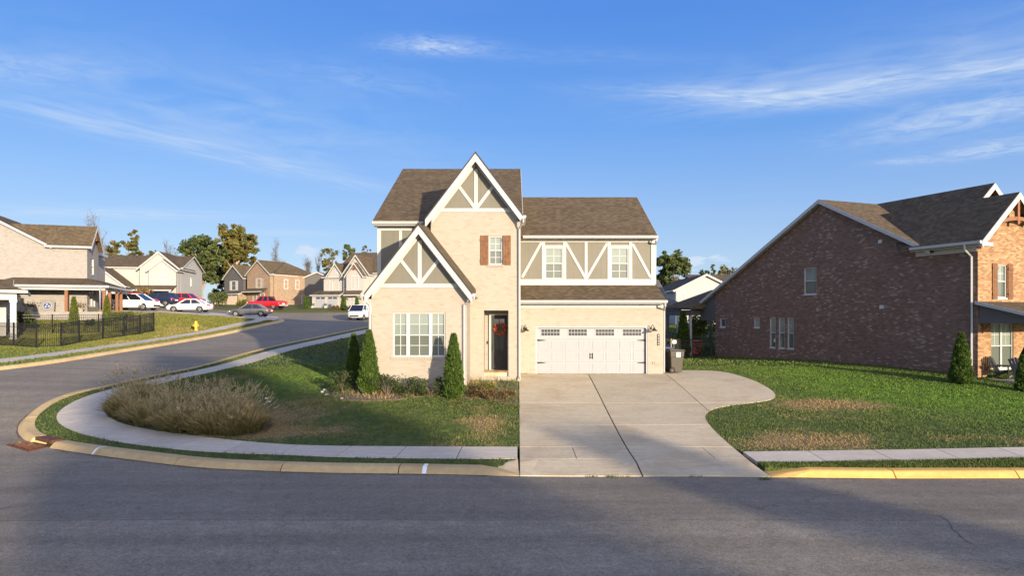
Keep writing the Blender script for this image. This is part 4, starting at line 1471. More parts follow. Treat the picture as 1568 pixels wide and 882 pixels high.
# front door in its recess
rec = 1.10
pD = FP(DC + rec)
a, b, c, d = ew
fz = 1.64
mb = MB(pC)
mb.poly([(a, -0.13, c), (a, -rec, c), (a, -rec, d), (a, -0.13, d)])
mb.poly([(b, -0.13, c), (b, -0.13, d), (b, -rec, d), (b, -rec, c)])
mb.poly([(a, -0.13, d), (a, -rec, d), (b, -rec, d), (b, -0.13, d)])
mb.poly([(a, -rec, c), (b, -rec, c), (b, -rec, d), (a, -rec, d)])
mb.obj('recess_wall', M['brick_cream'], house, fix=False)
mb = MB(pC); mb.box(a + 0.003, b - 0.003, -rec + 0.003, -0.10, c + 0.002, fz); mb.obj('porch_floor', M['concrete'], house)
nb = 9
for i in range(nb):
    x = a + (b - a) * i / nb
    mb = MB(pC); mb.box(x + 0.006, x + (b - a) / nb - 0.006, -0.16, -0.004, fz - 0.012, fz + 0.045); mb.obj('step_brick', M['brick_tan_lit'], house)
dx0, dx1, dz0, dz1 = -0.905, b - 0.05, fz + 0.03, 4.02
mb = MB(pD)
mb.box(dx0 - 0.09, dx0, 0.004, 0.09, fz + 0.002, dz1 + 0.07); mb.box(dx1, b - 0.002, 0.004, 0.09, fz + 0.002, dz1 + 0.07); mb.box(dx0, dx1, 0.004, 0.088, dz1, dz1 + 0.07)
mb.obj('door_frame', M['white_trim'], house)
mb = MB(pD)
mb.box(dx0 + 0.002, dx1 - 0.002, 0.004, 0.05, dz0, dz1 - 0.002)
st = 0.12
mb.box(dx0 + 0.002, dx0 + st, 0.05, 0.066, dz0, dz1 - 0.002); mb.box(dx1 - st, dx1 - 0.002, 0.05, 0.066, dz0, dz1 - 0.002)
for (z0, z1) in ((dz0, dz0 + 0.20), (dz0 + 0.72, dz0 + 0.86), (dz1 - 0.15, dz1 - 0.002)):
    mb.box(dx0 + st, dx1 - st, 0.05, 0.065, z0, z1)
mb.box(dx0 + st + 0.05, dx1 - st - 0.05, 0.05, 0.060, dz0 + 0.25, dz0 + 0.67)
door = mb.obj('front_door', M['door_black'], house)
g0, g1, h0, h1 = dx0 + st, dx1 - st, dz0 + 0.86, dz1 - 0.15
for i in range(2):
    for j in range(3):
        mb = MB(pD); mb.box(g0 + (g1 - g0) * i / 2 + 0.01, g0 + (g1 - g0) * (i + 1) / 2 - 0.01, 0.051, 0.055, h0 + (h1 - h0) * j / 3 + 0.01, h0 + (h1 - h0) * (j + 1) / 3 - 0.01)
        mb.obj('pane', M['pane_dark'], door)
mb = MB(pD); mb.box((g0 + g1) / 2 - 0.012, (g0 + g1) / 2 + 0.012, 0.051, 0.064, h0, h1)
for j in (1, 2): mb.box(g0, (g0 + g1) / 2 - 0.013, 0.051, 0.063, h0 + (h1 - h0) * j / 3 - 0.012, h0 + (h1 - h0) * j / 3 + 0.012); mb.box((g0 + g1) / 2 + 0.013, g1, 0.051, 0.063, h0 + (h1 - h0) * j / 3 - 0.012, h0 + (h1 - h0) * j / 3 + 0.012)
mb.obj('muntin', M['door_black'], door)
mb = MB(pD); mb.box(dx0 + 0.03, dx0 + 0.08, 0.067, 0.085, dz0 + 0.80, dz0 + 1.10); mb.box(dx0 + 0.042, dx0 + 0.068, 0.085, 0.13, dz0 + 0.86, dz0 + 1.00); mb.obj('handle', M['bronze'], door, bevel=0.006)
mb = MB(pD); mb.box(-1.10, -1.05, 0.004, 0.03, dz0 + 1.1, dz0 + 1.22); mb.obj('doorbell', M['bronze'], house)

# garage door
pGD = FP(DG + 0.17)
a, b, c, d = gd
mb = MB(pG)
mb.box(a + 0.001, a + 0.05, -0.21, -0.02, c, d - 0.001); mb.box(b - 0.05, b - 0.001, -0.21, -0.02, c, d - 0.001); mb.box(a + 0.05, b - 0.05, -0.21, -0.02, d - 0.07, d - 0.001)
mb.obj('door_frame', M['white_trim'], house)
a, b, d = a + 0.052, b - 0.052, d - 0.072
mb = MB(pGD)
hs = (d - c) / 4
for i in range(4):
    mb.box(a, b, -0.05, 0.0, c + i * hs + 0.004, c + (i + 1) * hs - 0.003)
gdoor = mb.obj('garage_door', M['door_white'], house)
pw = (b - a) / 8
me_panel = None
for r in range(3):
    for k in range(8):
        u0, u1, v0, v1 = a + k * pw + 0.045, a + (k + 1) * pw - 0.045, c + r * hs + 0.06, c + (r + 1) * hs - 0.06
        if me_panel is None:
            mb = MB()
            W_, H_ = u1 - u0, v1 - v0
            n = 5
            mb.box(0, W_, -0.014, -0.001, 0, 0.02); mb.box(0, W_, -0.014, -0.001, H_ - 0.02, H_); mb.box(0, 0.02, -0.014, -0.001, 0.02, H_ - 0.02); mb.box(W_ - 0.02, W_, -0.014, -0.001, 0.02, H_ - 0.02)
            for i in range(n):
                w0 = 0.03 + (W_ - 0.06) * i / n
                mb.box(w0 + 0.005, w0 + (W_ - 0.06) / n - 0.005, -0.009, -0.001, 0.03, H_ - 0.03)
            me_panel = mb.mesh('panel', M['door_white'])
        q = pGD((u0, 0, v0))
        link('panel', me_panel, gdoor, q)
for k in range(4):
    gx0 = a + (k + 0.5) * (b - a) / 4 - 0.415
    v0 = d - hs + 0.15
    mb = MB(pGD)
    mb.box(gx0 - 0.03, gx0 + 0.86, 0.001, 0.010, v0 - 0.03, v0 + 0.33)
    wn = mb.obj('window_frame', M['door_white'], gdoor)
    mb = MB(pGD)
    for i in range(6):
        for j in range(2):
            mb.box(gx0 + i * 0.138 + 0.012, gx0 + (i + 1) * 0.138 - 0.006, 0.011, 0.013, v0 + j * 0.15 + 0.014, v0 + (j + 1) * 0.15 - 0.012)
    mb.obj('window_lights', M['pane_dark'], gdoor)
def strap_hinge(x, z, s):
    mb = MB(pGD)
    mb.prism([(x, 0.002, z - 0.04), (x + s * 0.33, 0.002, z - 0.014), (x + s * 0.38, 0.002, z), (x + s * 0.33, 0.002, z + 0.014), (x, 0.002, z + 0.04)], (0, 0.012, 0))
    mb.obj('strap_hinge', M['metal_black'], gdoor)
for z in (c + 3 * hs - 0.05, c + hs - 0.03):
    strap_hinge(a + 0.02, z, 1); strap_hinge(b - 0.02, z, -1)
for s in (-1, 1):
    mb = MB(pGD)
    x = (a + b) / 2 + s * 0.052
    z = c + 2 * hs - 0.24
    mb.prism([(x - 0.025, 0.002, z - 0.12), (x + 0.025, 0.002, z - 0.12), (x + 0.035, 0.002, z - 0.09), (x + 0.012, 0.002, z), (x + 0.035, 0.002, z + 0.09), (x + 0.025, 0.002, z + 0.12), (x - 0.025, 0.002, z + 0.12), (x - 0.035, 0.002, z + 0.09), (x - 0.012, 0.002, z), (x - 0.035, 0.002, z - 0.09)], (0, 0.014, 0))
    mb.tube([(x, 0.02, z - 0.09), (x, 0.055, z - 0.06), (x, 0.055, z + 0.06), (x, 0.02, z + 0.09)], 0.011, 5)
    mb.obj('handle', M['metal_black'], gdoor)

# gooseneck lamps, house-number plaque, vent, camera
for px_ in (803.0, 997.0):
    x, z = PX(px_, DG), PZ(503, DG)
    mb = MB(pG)
    mb.lathe([(0.06, 0.0), (0.06, 0.03), (0.02, 0.035)], (x, 0.0, z), 10, axis='y')
    mb.tube([(x, 0.02, z), (x, 0.10, z + 0.10), (x + 0.02, 0.20, z + 0.16), (x + 0.05, 0.30, z + 0.12), (x + 0.07, 0.34, z + 0.02)], 0.013, 6)
    lp = mb.obj('wall_lamp', M['bronze'], house, smooth=True)
    mb = MB(pG); mb.lathe([(0.035, 0.0), (0.05, -0.03), (0.06, -0.07), (0.13, -0.12), (0.15, -0.15), (0.145, -0.15), (0.05, -0.08)], (x + 0.07, 0.34, z + 0.04), 14); mb.obj('lamp_shade', M['bronze'], lp, smooth=True)
x0, x1, z0, z1 = rect(DG, 1006.3, 1009.9, 511.5, 529)
mb = MB(pG); mb.box(x0, x1, 0.003, 0.025, z0, z1); pq = mb.obj('number_plaque', M['bronze'], house, bevel=0.012)
for i in range(4):
    mb = MB(pG); zz = z1 - 0.07 - i * 0.118
    mb.box(x0 + 0.03, x1 - 0.03, 0.026, 0.032, zz - 0.035, zz + 0.02); mb.obj('number_mark', M['metal_gray'], pq)
x0, x1, z0, z1 = rect(DG, 999, 1005.5, 553.6, 557.8)
mb = MB(pG); mb.box(x0, x1, 0.003, 0.03, z0, z1); mb.box(x0 + 0.1, x1 - 0.02, 0.03, 0.05, z0 + 0.02, z1 - 0.02); mb.obj('outlet_cover', M['clay'], house)
mb = MB(pG); z = PZ(466, DG); x = PX(983, DG)
mb.box(x - 0.05, x + 0.05, 0.02, 0.10, z - 0.03, z + 0.05); mb.lathe([(0.035, 0.0), (0.035, 0.12)], (x, 0.10, z), 8, axis='y'); mb.obj('security_camera', M['metal_black'], house)
# downspouts
downspout(house, [WL((0.46, 28.06, 8.0)), WL((0.46, 28.10, 7.86)), WL((0.30, 28.50, 7.62)), WL((0.30, 28.53, 1.5)), WL((0.33, 28.35, 1.35))])
gut = MB()
for (x, y0, y1, z, s) in ((ax + 2.06, 26.06, 28.55, 4.72, 1), (ax - 2.06, 26.06, 29.3, 4.72, -1), (cx_ + 1.97, 28.21, 30.6, 8.03, 1)):
    prof = [(0.0, 0.0), (0.09, 0.0), (0.12, 0.045), (0.13, 0.12), (0.0, 0.12)]
    mb = MB(); aa = WL((x, y0, z))
    mb.prism([(aa[0] + s * d_, aa[1], aa[2] + h_) for d_, h_ in prof], (0, y1 - y0, 0))
    mb.obj('gutter', M['metal_white'], house)
downspout(house, [WL((-1.46, 26.10, 4.74)), WL((-1.46, 26.12, 4.62)), WL((-1.86, 26.33, 4.40)), WL((-1.86, 26.34, 1.25)), WL((-1.80, 26.1, 1.12))])
downspout(house, [WL((-5.66, 26.12, 4.74)), WL((-5.66, 26.15, 4.60)), WL((-5.49, 26.34, 4.40)), WL((-5.49, 26.345, 1.0))])
downspout(house, [WL((6.72, 29.92, 4.60)), WL((6.72, 29.95, 4.44)), WL((6.80, 30.50, 4.22)), WL((6.80, 30.55, 1.45))])
downspout(house, [WL((6.62, 31.28, 7.6)), WL((6.62, 31.3, 7.45)), WL((6.68, 31.8, 7.3)), WL((6.68, 31.85, 5.5))])

# wreath on the door
wz = PZ(503.5, DC + rec); wx = PX(766.5, DC + rec)
wr = thing('wreath', (wx, DC + rec - 0.10, wz), 'round red and orange leaf wreath hung on the dark front door', 'wreath')
mb = MB()
ringp = [(0.20 * math.cos(k * 0.3927), 0.0, 0.20 * math.sin(k * 0.3927)) for k in range(17)]
mb.tube(ringp, 0.03, 6, cap=False)
mb.obj('vine_ring', M['bark'], wr)
for mt, n in (('leaf_red', 260), ('leaf_orange', 120)):
    mb = MB()
    for _ in range(n):
        a_ = rng.uniform(0, 6.283); rr = rng.uniform(0.13, 0.29)
        c_ = Vector((rr * math.cos(a_), -rng.uniform(0.0, 0.09), rr * math.sin(a_)))
        e1 = Vector((rng.uniform(-1, 1), rng.uniform(-.5, .5), rng.uniform(-1, 1))).normalized() * rng.uniform(.025, .05)
        e2 = Vector((rng.uniform(-1, 1), rng.uniform(-.8, .8), rng.uniform(-1, 1))).normalized() * .022
        mb.poly([c_ - e1, c_ + e2, c_ + e1, c_ - e2])
    mb.obj('leaves', M[mt], wr, fix=False)
# ------------------------------------------------------------------ the dark brick house to the right
def brk(parent, PL, c, zb, ztop, half, dep, mat='wood_post'):
    """timber truss in a gable: king post, collar, two struts"""
    mb = MB(PL); mb.box(c - 0.07, c + 0.07, dep - 0.14, dep, zb - 0.25, ztop); mb.obj('king_post', M[mat], parent)
    for s in (-1, 1):
        mb = MB(PL); n = 5
        for i in range(n):
            x0, x1 = half * i / n, half * (i + 1) / n
            y0, y1 = zb - 0.16 * (x0 / half) ** 2, zb - 0.16 * (x1 / half) ** 2
            mb.prism([(c + s * x0, dep - 0.13, y0 - 0.08), (c + s * x1, dep - 0.13, y1 - 0.08), (c + s * x1, dep - 0.13, y1 + 0.08), (c + s * x0, dep - 0.13, y0 + 0.08)], (0, 0.12, 0))
        mb.obj('collar_beam', M[mat], parent)


def rake_pair(parent, PL, c, za, half, sl, w=0.22, d=0.03, mat='white_trim', left=True, right=True):
    k = math.sqrt(1 + sl * sl) * w
    for s, on in ((-1, left), (1, right)):
        if not on: continue
        e = c + s * half
        mb = MB(PL); mb.prism([(c, 0, za), (e, 0, za - sl * half), (e, 0, za - sl * half - k), (c, 0, za - k)], (0, d, 0))
        mb.obj('rake_board', M[mat], parent)


RHX, RHY = 20.0, 29.3
rh_rz = math.atan2(0.363, 0.932)
GZ = 1.33
rh = thing('dark_brick_house', (RHX, RHY, GZ), 'large dark brown brick house with a long windowless-looking side wall and timber porch', 'house', rh_rz)
# local: +x along its front (away to the right), +y back along the side wall, z from the ground there
RE, RR = 5.85, 9.10            # eave and ridge
pitch = 0.512
sideW = Plane((0, 17.6), 0, -1)              # u runs from the back corner to the front corner
def sw(b): return 17.6 - b                   # distance back -> u


def side_px(x, y):       # photo pixel on the side wall -> (back, up)
    # X = 20-.363b, D = 29.3+.932b ; (x-784)/1045 = X/D
    t = (x - CX) / FPX
    b_ = (RHX - t * RHY) / (0.363 + 0.932 * t)
    D = RHY + 0.932 * b_
    return b_, PZ(y, D) - GZ


def swin(x0, x1, y0, y1):
    b0, z0 = side_px(x0, y1); b1, z1 = side_px(x1, y0)
    zt = (side_px(x0, y0)[1] + z1) / 2
    zb = (z0 + side_px(x1, y1)[1]) / 2
    return (min(sw(b0), sw(b1)), max(sw(b0), sw(b1)), zb, zt)


sx = [swin(1231, 1250, 410, 450.5), swin(1178.5, 1187, 486.8, 532.6), swin(1192, 1201, 486.8, 533.3), swin(1205.5, 1216, 486.8, 534.2), swin(1102.3, 1110.5, 487.3, 501), swin(1154.5, 1163, 486.8, 501.5)]
w_t = np.mean([s[1] - s[0] for s in sx[1:4]])
for i in (1, 2, 3):
    s = sx[i]; sx[i] = (s[0], s[0] + w_t, sx[2][2], sx[2][3])
zr0 = RE + 0.06
wall(rh, 'side_wall', sideW, [(0, -0.5), (17.6, -0.5), (17.6, RE - 0.15), (sw(2.4), RE - 0.15), (sw(2.4), zr0 - 0.2), (sw(8.5), zr0 - 0.2 + 6.1 * pitch), (0, zr0 - 0.2 + (6.1 - 9.1) * pitch)], sx, M['brick_brown_shaded'], depth=0.10)
window(rh, sideW, *sx[0], cols=(1,), rows=1, rec=0.06, grid_lo=False)
for i in (1, 2, 3): window(rh, sideW, *sx[i], cols=(1,), rows=1, rec=0.06, grid_lo=False, fr=0.05)
window(rh, sideW, *sx[4], cols=(1,), rows=1, rec=0.06, split=0, up='pane_dark', fr=0.06)
window(rh, sideW, *sx[5], cols=(2,), rows=2, rec=0.06, split=0, up='pane_light', fr=0.05)
# front
FW = 12.5
frontW = Plane((0, 0), 1, 0)
fwins = [(1.25, 1.87, 3.45, 4.90), (0.85, 2.30, 0.35, 2.35), (5.2, 6.9, 3.3, 4.9), (3.6, 4.6, -0.1, 2.1)]
gc, gz, gs, gh = 2.0, 8.05, 0.92, 2.4
wall(rh, 'front_wall', frontW, [(0.002, -0.5), (4.4, -0.5), (4.4, gz - 0.22 - gs * 2.4), (gc, gz - 0.22), (0.002, gz - 0.22 - gs * 2.0)], [fwins[0], fwins[1], fwins[3]], M['brick_tan_lit'], depth=0.12)
window(rh, frontW, *fwins[0], cols=(2,), rows=2, rec=0.08, grid_lo=False)
shutter(rh, frontW, fwins[0][0] - 0.36, fwins[0][0] - 0.03, 3.4, 4.95)
shutter(rh, frontW, fwins[0][1] + 0.03, fwins[0][1] + 0.36, 3.4, 4.95)
window(rh, frontW, *fwins[1], cols=(2, 2), rows=2, rec=0.08, mull=0.10, grid_lo=False)
mb = MB(frontW); mb.box(3.6, 4.6, -0.12, -0.08, -0.1, 2.1); mb.obj('front_door', M['wood_brown'], rh)
fw2 = Plane((4.4, 2.4), 1, 0)
wall(rh, 'front_wall', fw2, [(0, -0.5), (FW - 4.4, -0.5), (FW - 4.4, RE - 0.1), (4.0, RE - 0.1), (0, 9.1)], [], M['brick_tan_lit'])
wall(rh, 'return_wall', Plane((4.4, 0), 0, 1), [(0, -0.5), (2.4, -0.5), (2.4, RE - 0.1), (0, RE - 0.1)], [], M['brick_tan_lit'])
wall(rh, 'end_wall', Plane((FW, 2.4), 0, 1), [(0, -0.5), (15.2, -0.5), (15.2, zr0 - 0.2 + (6.1 - 9.1) * pitch), (6.1, zr0 - 0.2 + 6.1 * pitch), (0, zr0 - 0.2)], [], M['brick_brown_shaded'])
wall(rh, 'back_wall', Plane((FW, 17.6), -1, 0), [(0, -0.5), (FW, -0.5), (FW, 4.2), (0, 4.2)], [], M['brick_brown_shaded'])
def rroof(name, slabs, th=0.16, mat='shingle', parent=None):
    mb = MB()
    for q in slabs: slab(mb, *q, th)
    return mb.obj(name, M[mat], parent or rh)


zf = RE + 0.06 - 0.4 * pitch
zr = RE + 0.06 + 6.1 * pitch
zbk = zr - (19.9 - 8.5) * pitch
rroof('main_roof', [((-0.28, 2.0, zf), (FW + 0.28, 2.0, zf), (FW + 0.28, 8.5, zr), (-0.28, 8.5, zr)),
                    ((FW + 0.28, 19.9, zbk), (-0.28, 19.9, zbk), (-0.28, 8.503, zr), (FW + 0.28, 8.503, zr))])
rroof('gable_roof', [((gc - gh, -0.45, gz - gs * gh), (gc - gh, 3.4, gz - gs * gh), (gc, 6.7, gz), (gc, -0.45, gz)), ((gc + gh + .3, 3.4, gz - gs * (gh + .3)), (gc + gh + .3, -0.45, gz - gs * (gh + .3)), (gc + .002, -0.45, gz), (gc + .002, 6.7, gz))])
g2c, g2z, g2h = 4.1, 9.05, 3.5
rroof('gable_roof', [((g2c - g2h, 2.0, g2z - gs * g2h), (g2c - g2h, 4.0, g2z - gs * g2h), (g2c, 8.6, g2z), (g2c, 2.0, g2z)), ((g2c + g2h, 4.0, g2z - gs * g2h), (g2c + g2h, 2.0, g2z - gs * g2h), (g2c + .002, 2.0, g2z), (g2c + .002, 8.6, g2z))])
wall(rh, 'gable_wall', Plane((0, 2.38), 1, 0), [(g2c - 3.2, g2z - 0.25 - gs * 3.2), (g2c + 3.2, g2z - 0.25 - gs * 3.2), (g2c, g2z - 0.25)], [], M['brick_tan_lit'])
rake_pair(rh, Plane((0, -0.451), 1, 0), gc, gz - 0.015, gh, gs)
rake_pair(rh, Plane((0, 1.999), 1, 0), g2c, g2z - 0.015, g2h, gs)
brk(rh, frontW, gc, gz - 1.15, gz - 0.3, 1.0, 0.42)
sideO = Plane((-0.281, 17.6), 0, -1)
for (b0, b1) in ((2.0, 8.5), (8.5, 19.9)):
    z0 = zr - abs(8.5 - b0) * pitch; z1 = zr - abs(8.5 - b1) * pitch
    mb = MB(sideO)
    mb.prism([(sw(b0), 0, z0 - 0.02), (sw(b1), 0, z1 - 0.02), (sw(b1), 0, z1 - 0.22), (sw(b0), 0, z0 - 0.22)], (0, 0.03, 0)); mb.obj('rake_board', M['metal_white'], rh)
    mb = MB(Plane((-0.02, 17.6), 0, -1))
    mb.prism([(sw(b0), 0, z0 - 0.165), (sw(b1), 0, z1 - 0.165), (sw(b1), 0, z1 - 0.19), (sw(b0), 0, z0 - 0.19)], (0, 0.26, 0)); mb.obj('soffit', M['metal_white'], rh)
mb = MB(); mb.prism([(-0.41, -0.46, gz - gs * gh - 0.14), (-0.53, -0.46, gz - gs * gh - 0.12), (-0.54, -0.46, gz - gs * gh + 0.0), (-0.41, -0.46, gz - gs * gh + 0.0)], (0, 3.3, 0)); mb.obj('gutter', M['metal_white'], rh)
mb = MB(); mb.box(-0.40, -0.004, -0.44, 2.9, gz - gs * gh - 0.19, gz - gs * gh - 0.16); mb.obj('soffit', M['metal_white'], rh)
mb = MB(); mb.box(-0.03, -0.003, 0.02, 2.9, gz - gs * gh - 0.40, gz - gs * gh - 0.19); mb.obj('frieze_board', M['metal_white'], rh)
mb = MB(); mb.box(-0.42, 0.28, -0.47, -0.30, gz - gs * gh - 0.22, gz - gs * gh - 0.06); mb.obj('cornice_return', M['white_trim'], rh)
downspout(rh, [(-0.48, 0.25, gz - gs * gh - 0.12), (-0.47, 0.25, gz - gs * gh - 0.3), (-0.07, 0.22, gz - gs * gh - 0.62), (-0.07, 0.22, 0.1)], 0.05)
for (x, y) in ((1348.5, 369.8), (1350.5, 470.0)):
    b_, z_ = side_px(x, y); mb = MB(sideW); mb.box(sw(b_) - 0.1, sw(b_) + 0.1, 0.002, 0.06, z_ - 0.09, z_ + 0.09); mb.obj('vent_cover', M['vinyl_white'], rh)
b_, z_ = side_px(1252.5, 474); mb = MB(sideW); mb.box(sw(b_) - 0.07, sw(b_) + 0.07, 0.002, 0.06, z_ - 0.1, z_ + 0.1); mb.obj('vent_cover', M['clay'], rh)
b_, z_ = side_px(1287, 546); mb = MB(sideW); mb.box(sw(b_) - 0.08, sw(b_) + 0.08, 0.002, 0.09, z_ - 0.1, z_ + 0.1); mb.tube([(sw(b_), 0.05, z_ - 0.08), (sw(b_) + 0.15, 0.12, -0.1)], 0.02, 5); mb.obj('utility_meter', M['metal_gray'], rh)
# front porch
py0 = -2.3
slab_m = MB(); slab_m.box(0.0, 8.0, py0, -0.004, -0.6, -0.02); slab_m.obj('porch_floor', M['concrete'], rh)
nbr = 12
rroof('porch_roof', [((-0.2, py0 - 0.35, 2.62), (8.3, py0 - 0.35, 2.62), (8.3, -0.003, 3.28), (-0.2, -0.003, 3.28))], 0.10)
mb = MB(); mb.prism([(-0.201, py0 - 0.35, 2.50), (-0.201, -0.02, 3.16), (-0.201, -0.02, 3.36 - 0.06), (-0.201, py0 - 0.35, 2.64)], (-0.03, 0, 0)); mb.obj('rake_board', M['metal_white'], rh)
mb = MB(); mb.prism([(0.05, py0 + 0.2, 2.34), (0.05, -0.01, 2.34), (0.05, -0.01, 3.14), (0.05, py0 + 0.2, 2.62)], (0.04, 0, 0)); mb.obj('porch_gable', M['siding_dark'], rh)
mb = MB(); mb.box(0.0, 8.2, py0 - 0.02, py0 + 0.18, 2.32, 2.56); mb.obj('porch_beam', M['white_trim'], rh)
mb = MB(); mb.prism([(-0.2, py0 - 0.36, 2.50), (-0.2, py0 - 0.48, 2.53), (-0.2, py0 - 0.49, 2.64), (-0.2, py0 - 0.36, 2.64)], (8.5, 0, 0)); mb.obj('gutter', M['metal_white'], rh)
for x in (0.10, 4.0, 7.9):
    mb = MB(); mb.box(x - 0.01, x + 0.17, py0, py0 + 0.18, -0.02, 2.32); mb.obj('porch_post', M['wood_post'], rh)
downspout(rh, [(-0.12, py0 - 0.42, 2.5), (-0.10, py0 - 0.3, 2.38), (-0.02, py0 - 0.06, 2.2), (-0.03, py0 - 0.06, 0.12), (-0.15, py0 - 0.35, -0.05)], 0.05)
mb = MB(frontW); mb.tube([(0.28, 0.03, 1.95), (0.28, 0.10, 2.12), (0.28, 0.30, 2.30)], 0.035, 5); mb.tube([(0.28, 0.03, 1.9), (0.28, 0.03, 2.3)], 0.04, 5); mb.obj('wood_bracket', M['wood_post'], rh)
# covered patio at the back: hipped lean-to roof, post, beam
rroof('patio_roof', [((-1.0, 22.4, 3.30), (-1.0, 19.0, 3.30), (1.3, 19.0, 4.55), (2.0, 20.6, 4.60)), ((7.5, 22.4, 3.30), (-1.0, 22.4, 3.30), (2.0, 20.5, 4.60), (6.0, 20.5, 4.60)), ((-1.0, 19.0, 3.30), (-0.2, 18.7, 3.30), (2.2, 17.9, 4.6), (1.3, 19.0, 4.55))], 0.12)
mb = MB(); mb.box(-0.85, 7.0, 22.0, 22.2, 2.75, 3.12); mb.box(-0.85, -0.65, 19.2, 22.0, 2.75, 3.12); mb.box(-0.65, 0.0, 19.2, 19.4, 2.75, 3.12); mb.obj('patio_beam', M['siding_dark'], rh)
mb = MB(); mb.box(0.0, 0.06, 17.62, 19.2, 2.4, 4.1); mb.obj('patio_gable', M['siding_dark'], rh)
for (x, y) in ((-0.8, 22.0), (3.0, 22.0), (-0.8, 19.3)):
    mb = MB(); mb.box(x, x + 0.16, y, y + 0.16, -0.3, 2.75); mb.obj('patio_post', M['metal_white'] if y < 20 else M['siding_dark'], rh)

# chairs on its porch
def adirondack(name, loc, rz, mat, label):
    c = thing(name, loc, label, 'chair', rz)
    for s in (-1, 1):
        mb = MB(); mb.bar((s * 0.30, -0.40, 0.0), (s * 0.30, -0.36, 0.55), 0.09, 0.03); mb.obj('leg', M[mat], c)
        mb = MB(); mb.prism([(s * 0.26, -0.38, 0.34), (s * 0.26, 0.45, 0.0), (s * 0.26, 0.52, 0.0), (s * 0.26, -0.34, 0.43)], (0.03, 0, 0)); mb.obj('leg', M[mat], c)
        mb = MB(); mb.box(s * 0.33 - 0.07, s * 0.33 + 0.07, -0.46, 0.35, 0.55, 0.58); mb.obj('armrest', M[mat], c)
    mb = MB()
    for i in range(5): mb.bar((-0.28, -0.36 + i * 0.10, 0.40 - i * 0.042), (0.28, -0.36 + i * 0.10, 0.40 - i * 0.042), 0.085, 0.022)
    mb.obj('seat', M[mat], c)
    mb = MB()
    for i in range(5):
        x = -0.24 + i * 0.12
        h = 0.95 - abs(i - 2) * 0.04
        mb.bar((x * 0.8, 0.06, 0.20), (x, 0.40, h), 0.10, 0.022, (0, -1, 0.3))
    mb.obj('backrest', M[mat], c)
    return c


def rhw(a, b_, z): 
    return (RHX + 0.932 * a - 0.363 * b_, RHY + 0.363 * a + 0.932 * b_, GZ + z)


plain('paint_slate', (0.16, 0.17, 0.20), 0.6)
adirondack('porch_chair', rhw(0.95, -1.15, -0.02), rh_rz + R(95), 'paint_slate', 'gray adirondack chair facing left on the brick porch, nearer the post')
adirondack('porch_chair', rhw(0.62, -0.55, -0.02), rh_rz + R(15), 'door_black', 'dark slatted chair against the porch wall behind the gray adirondack')

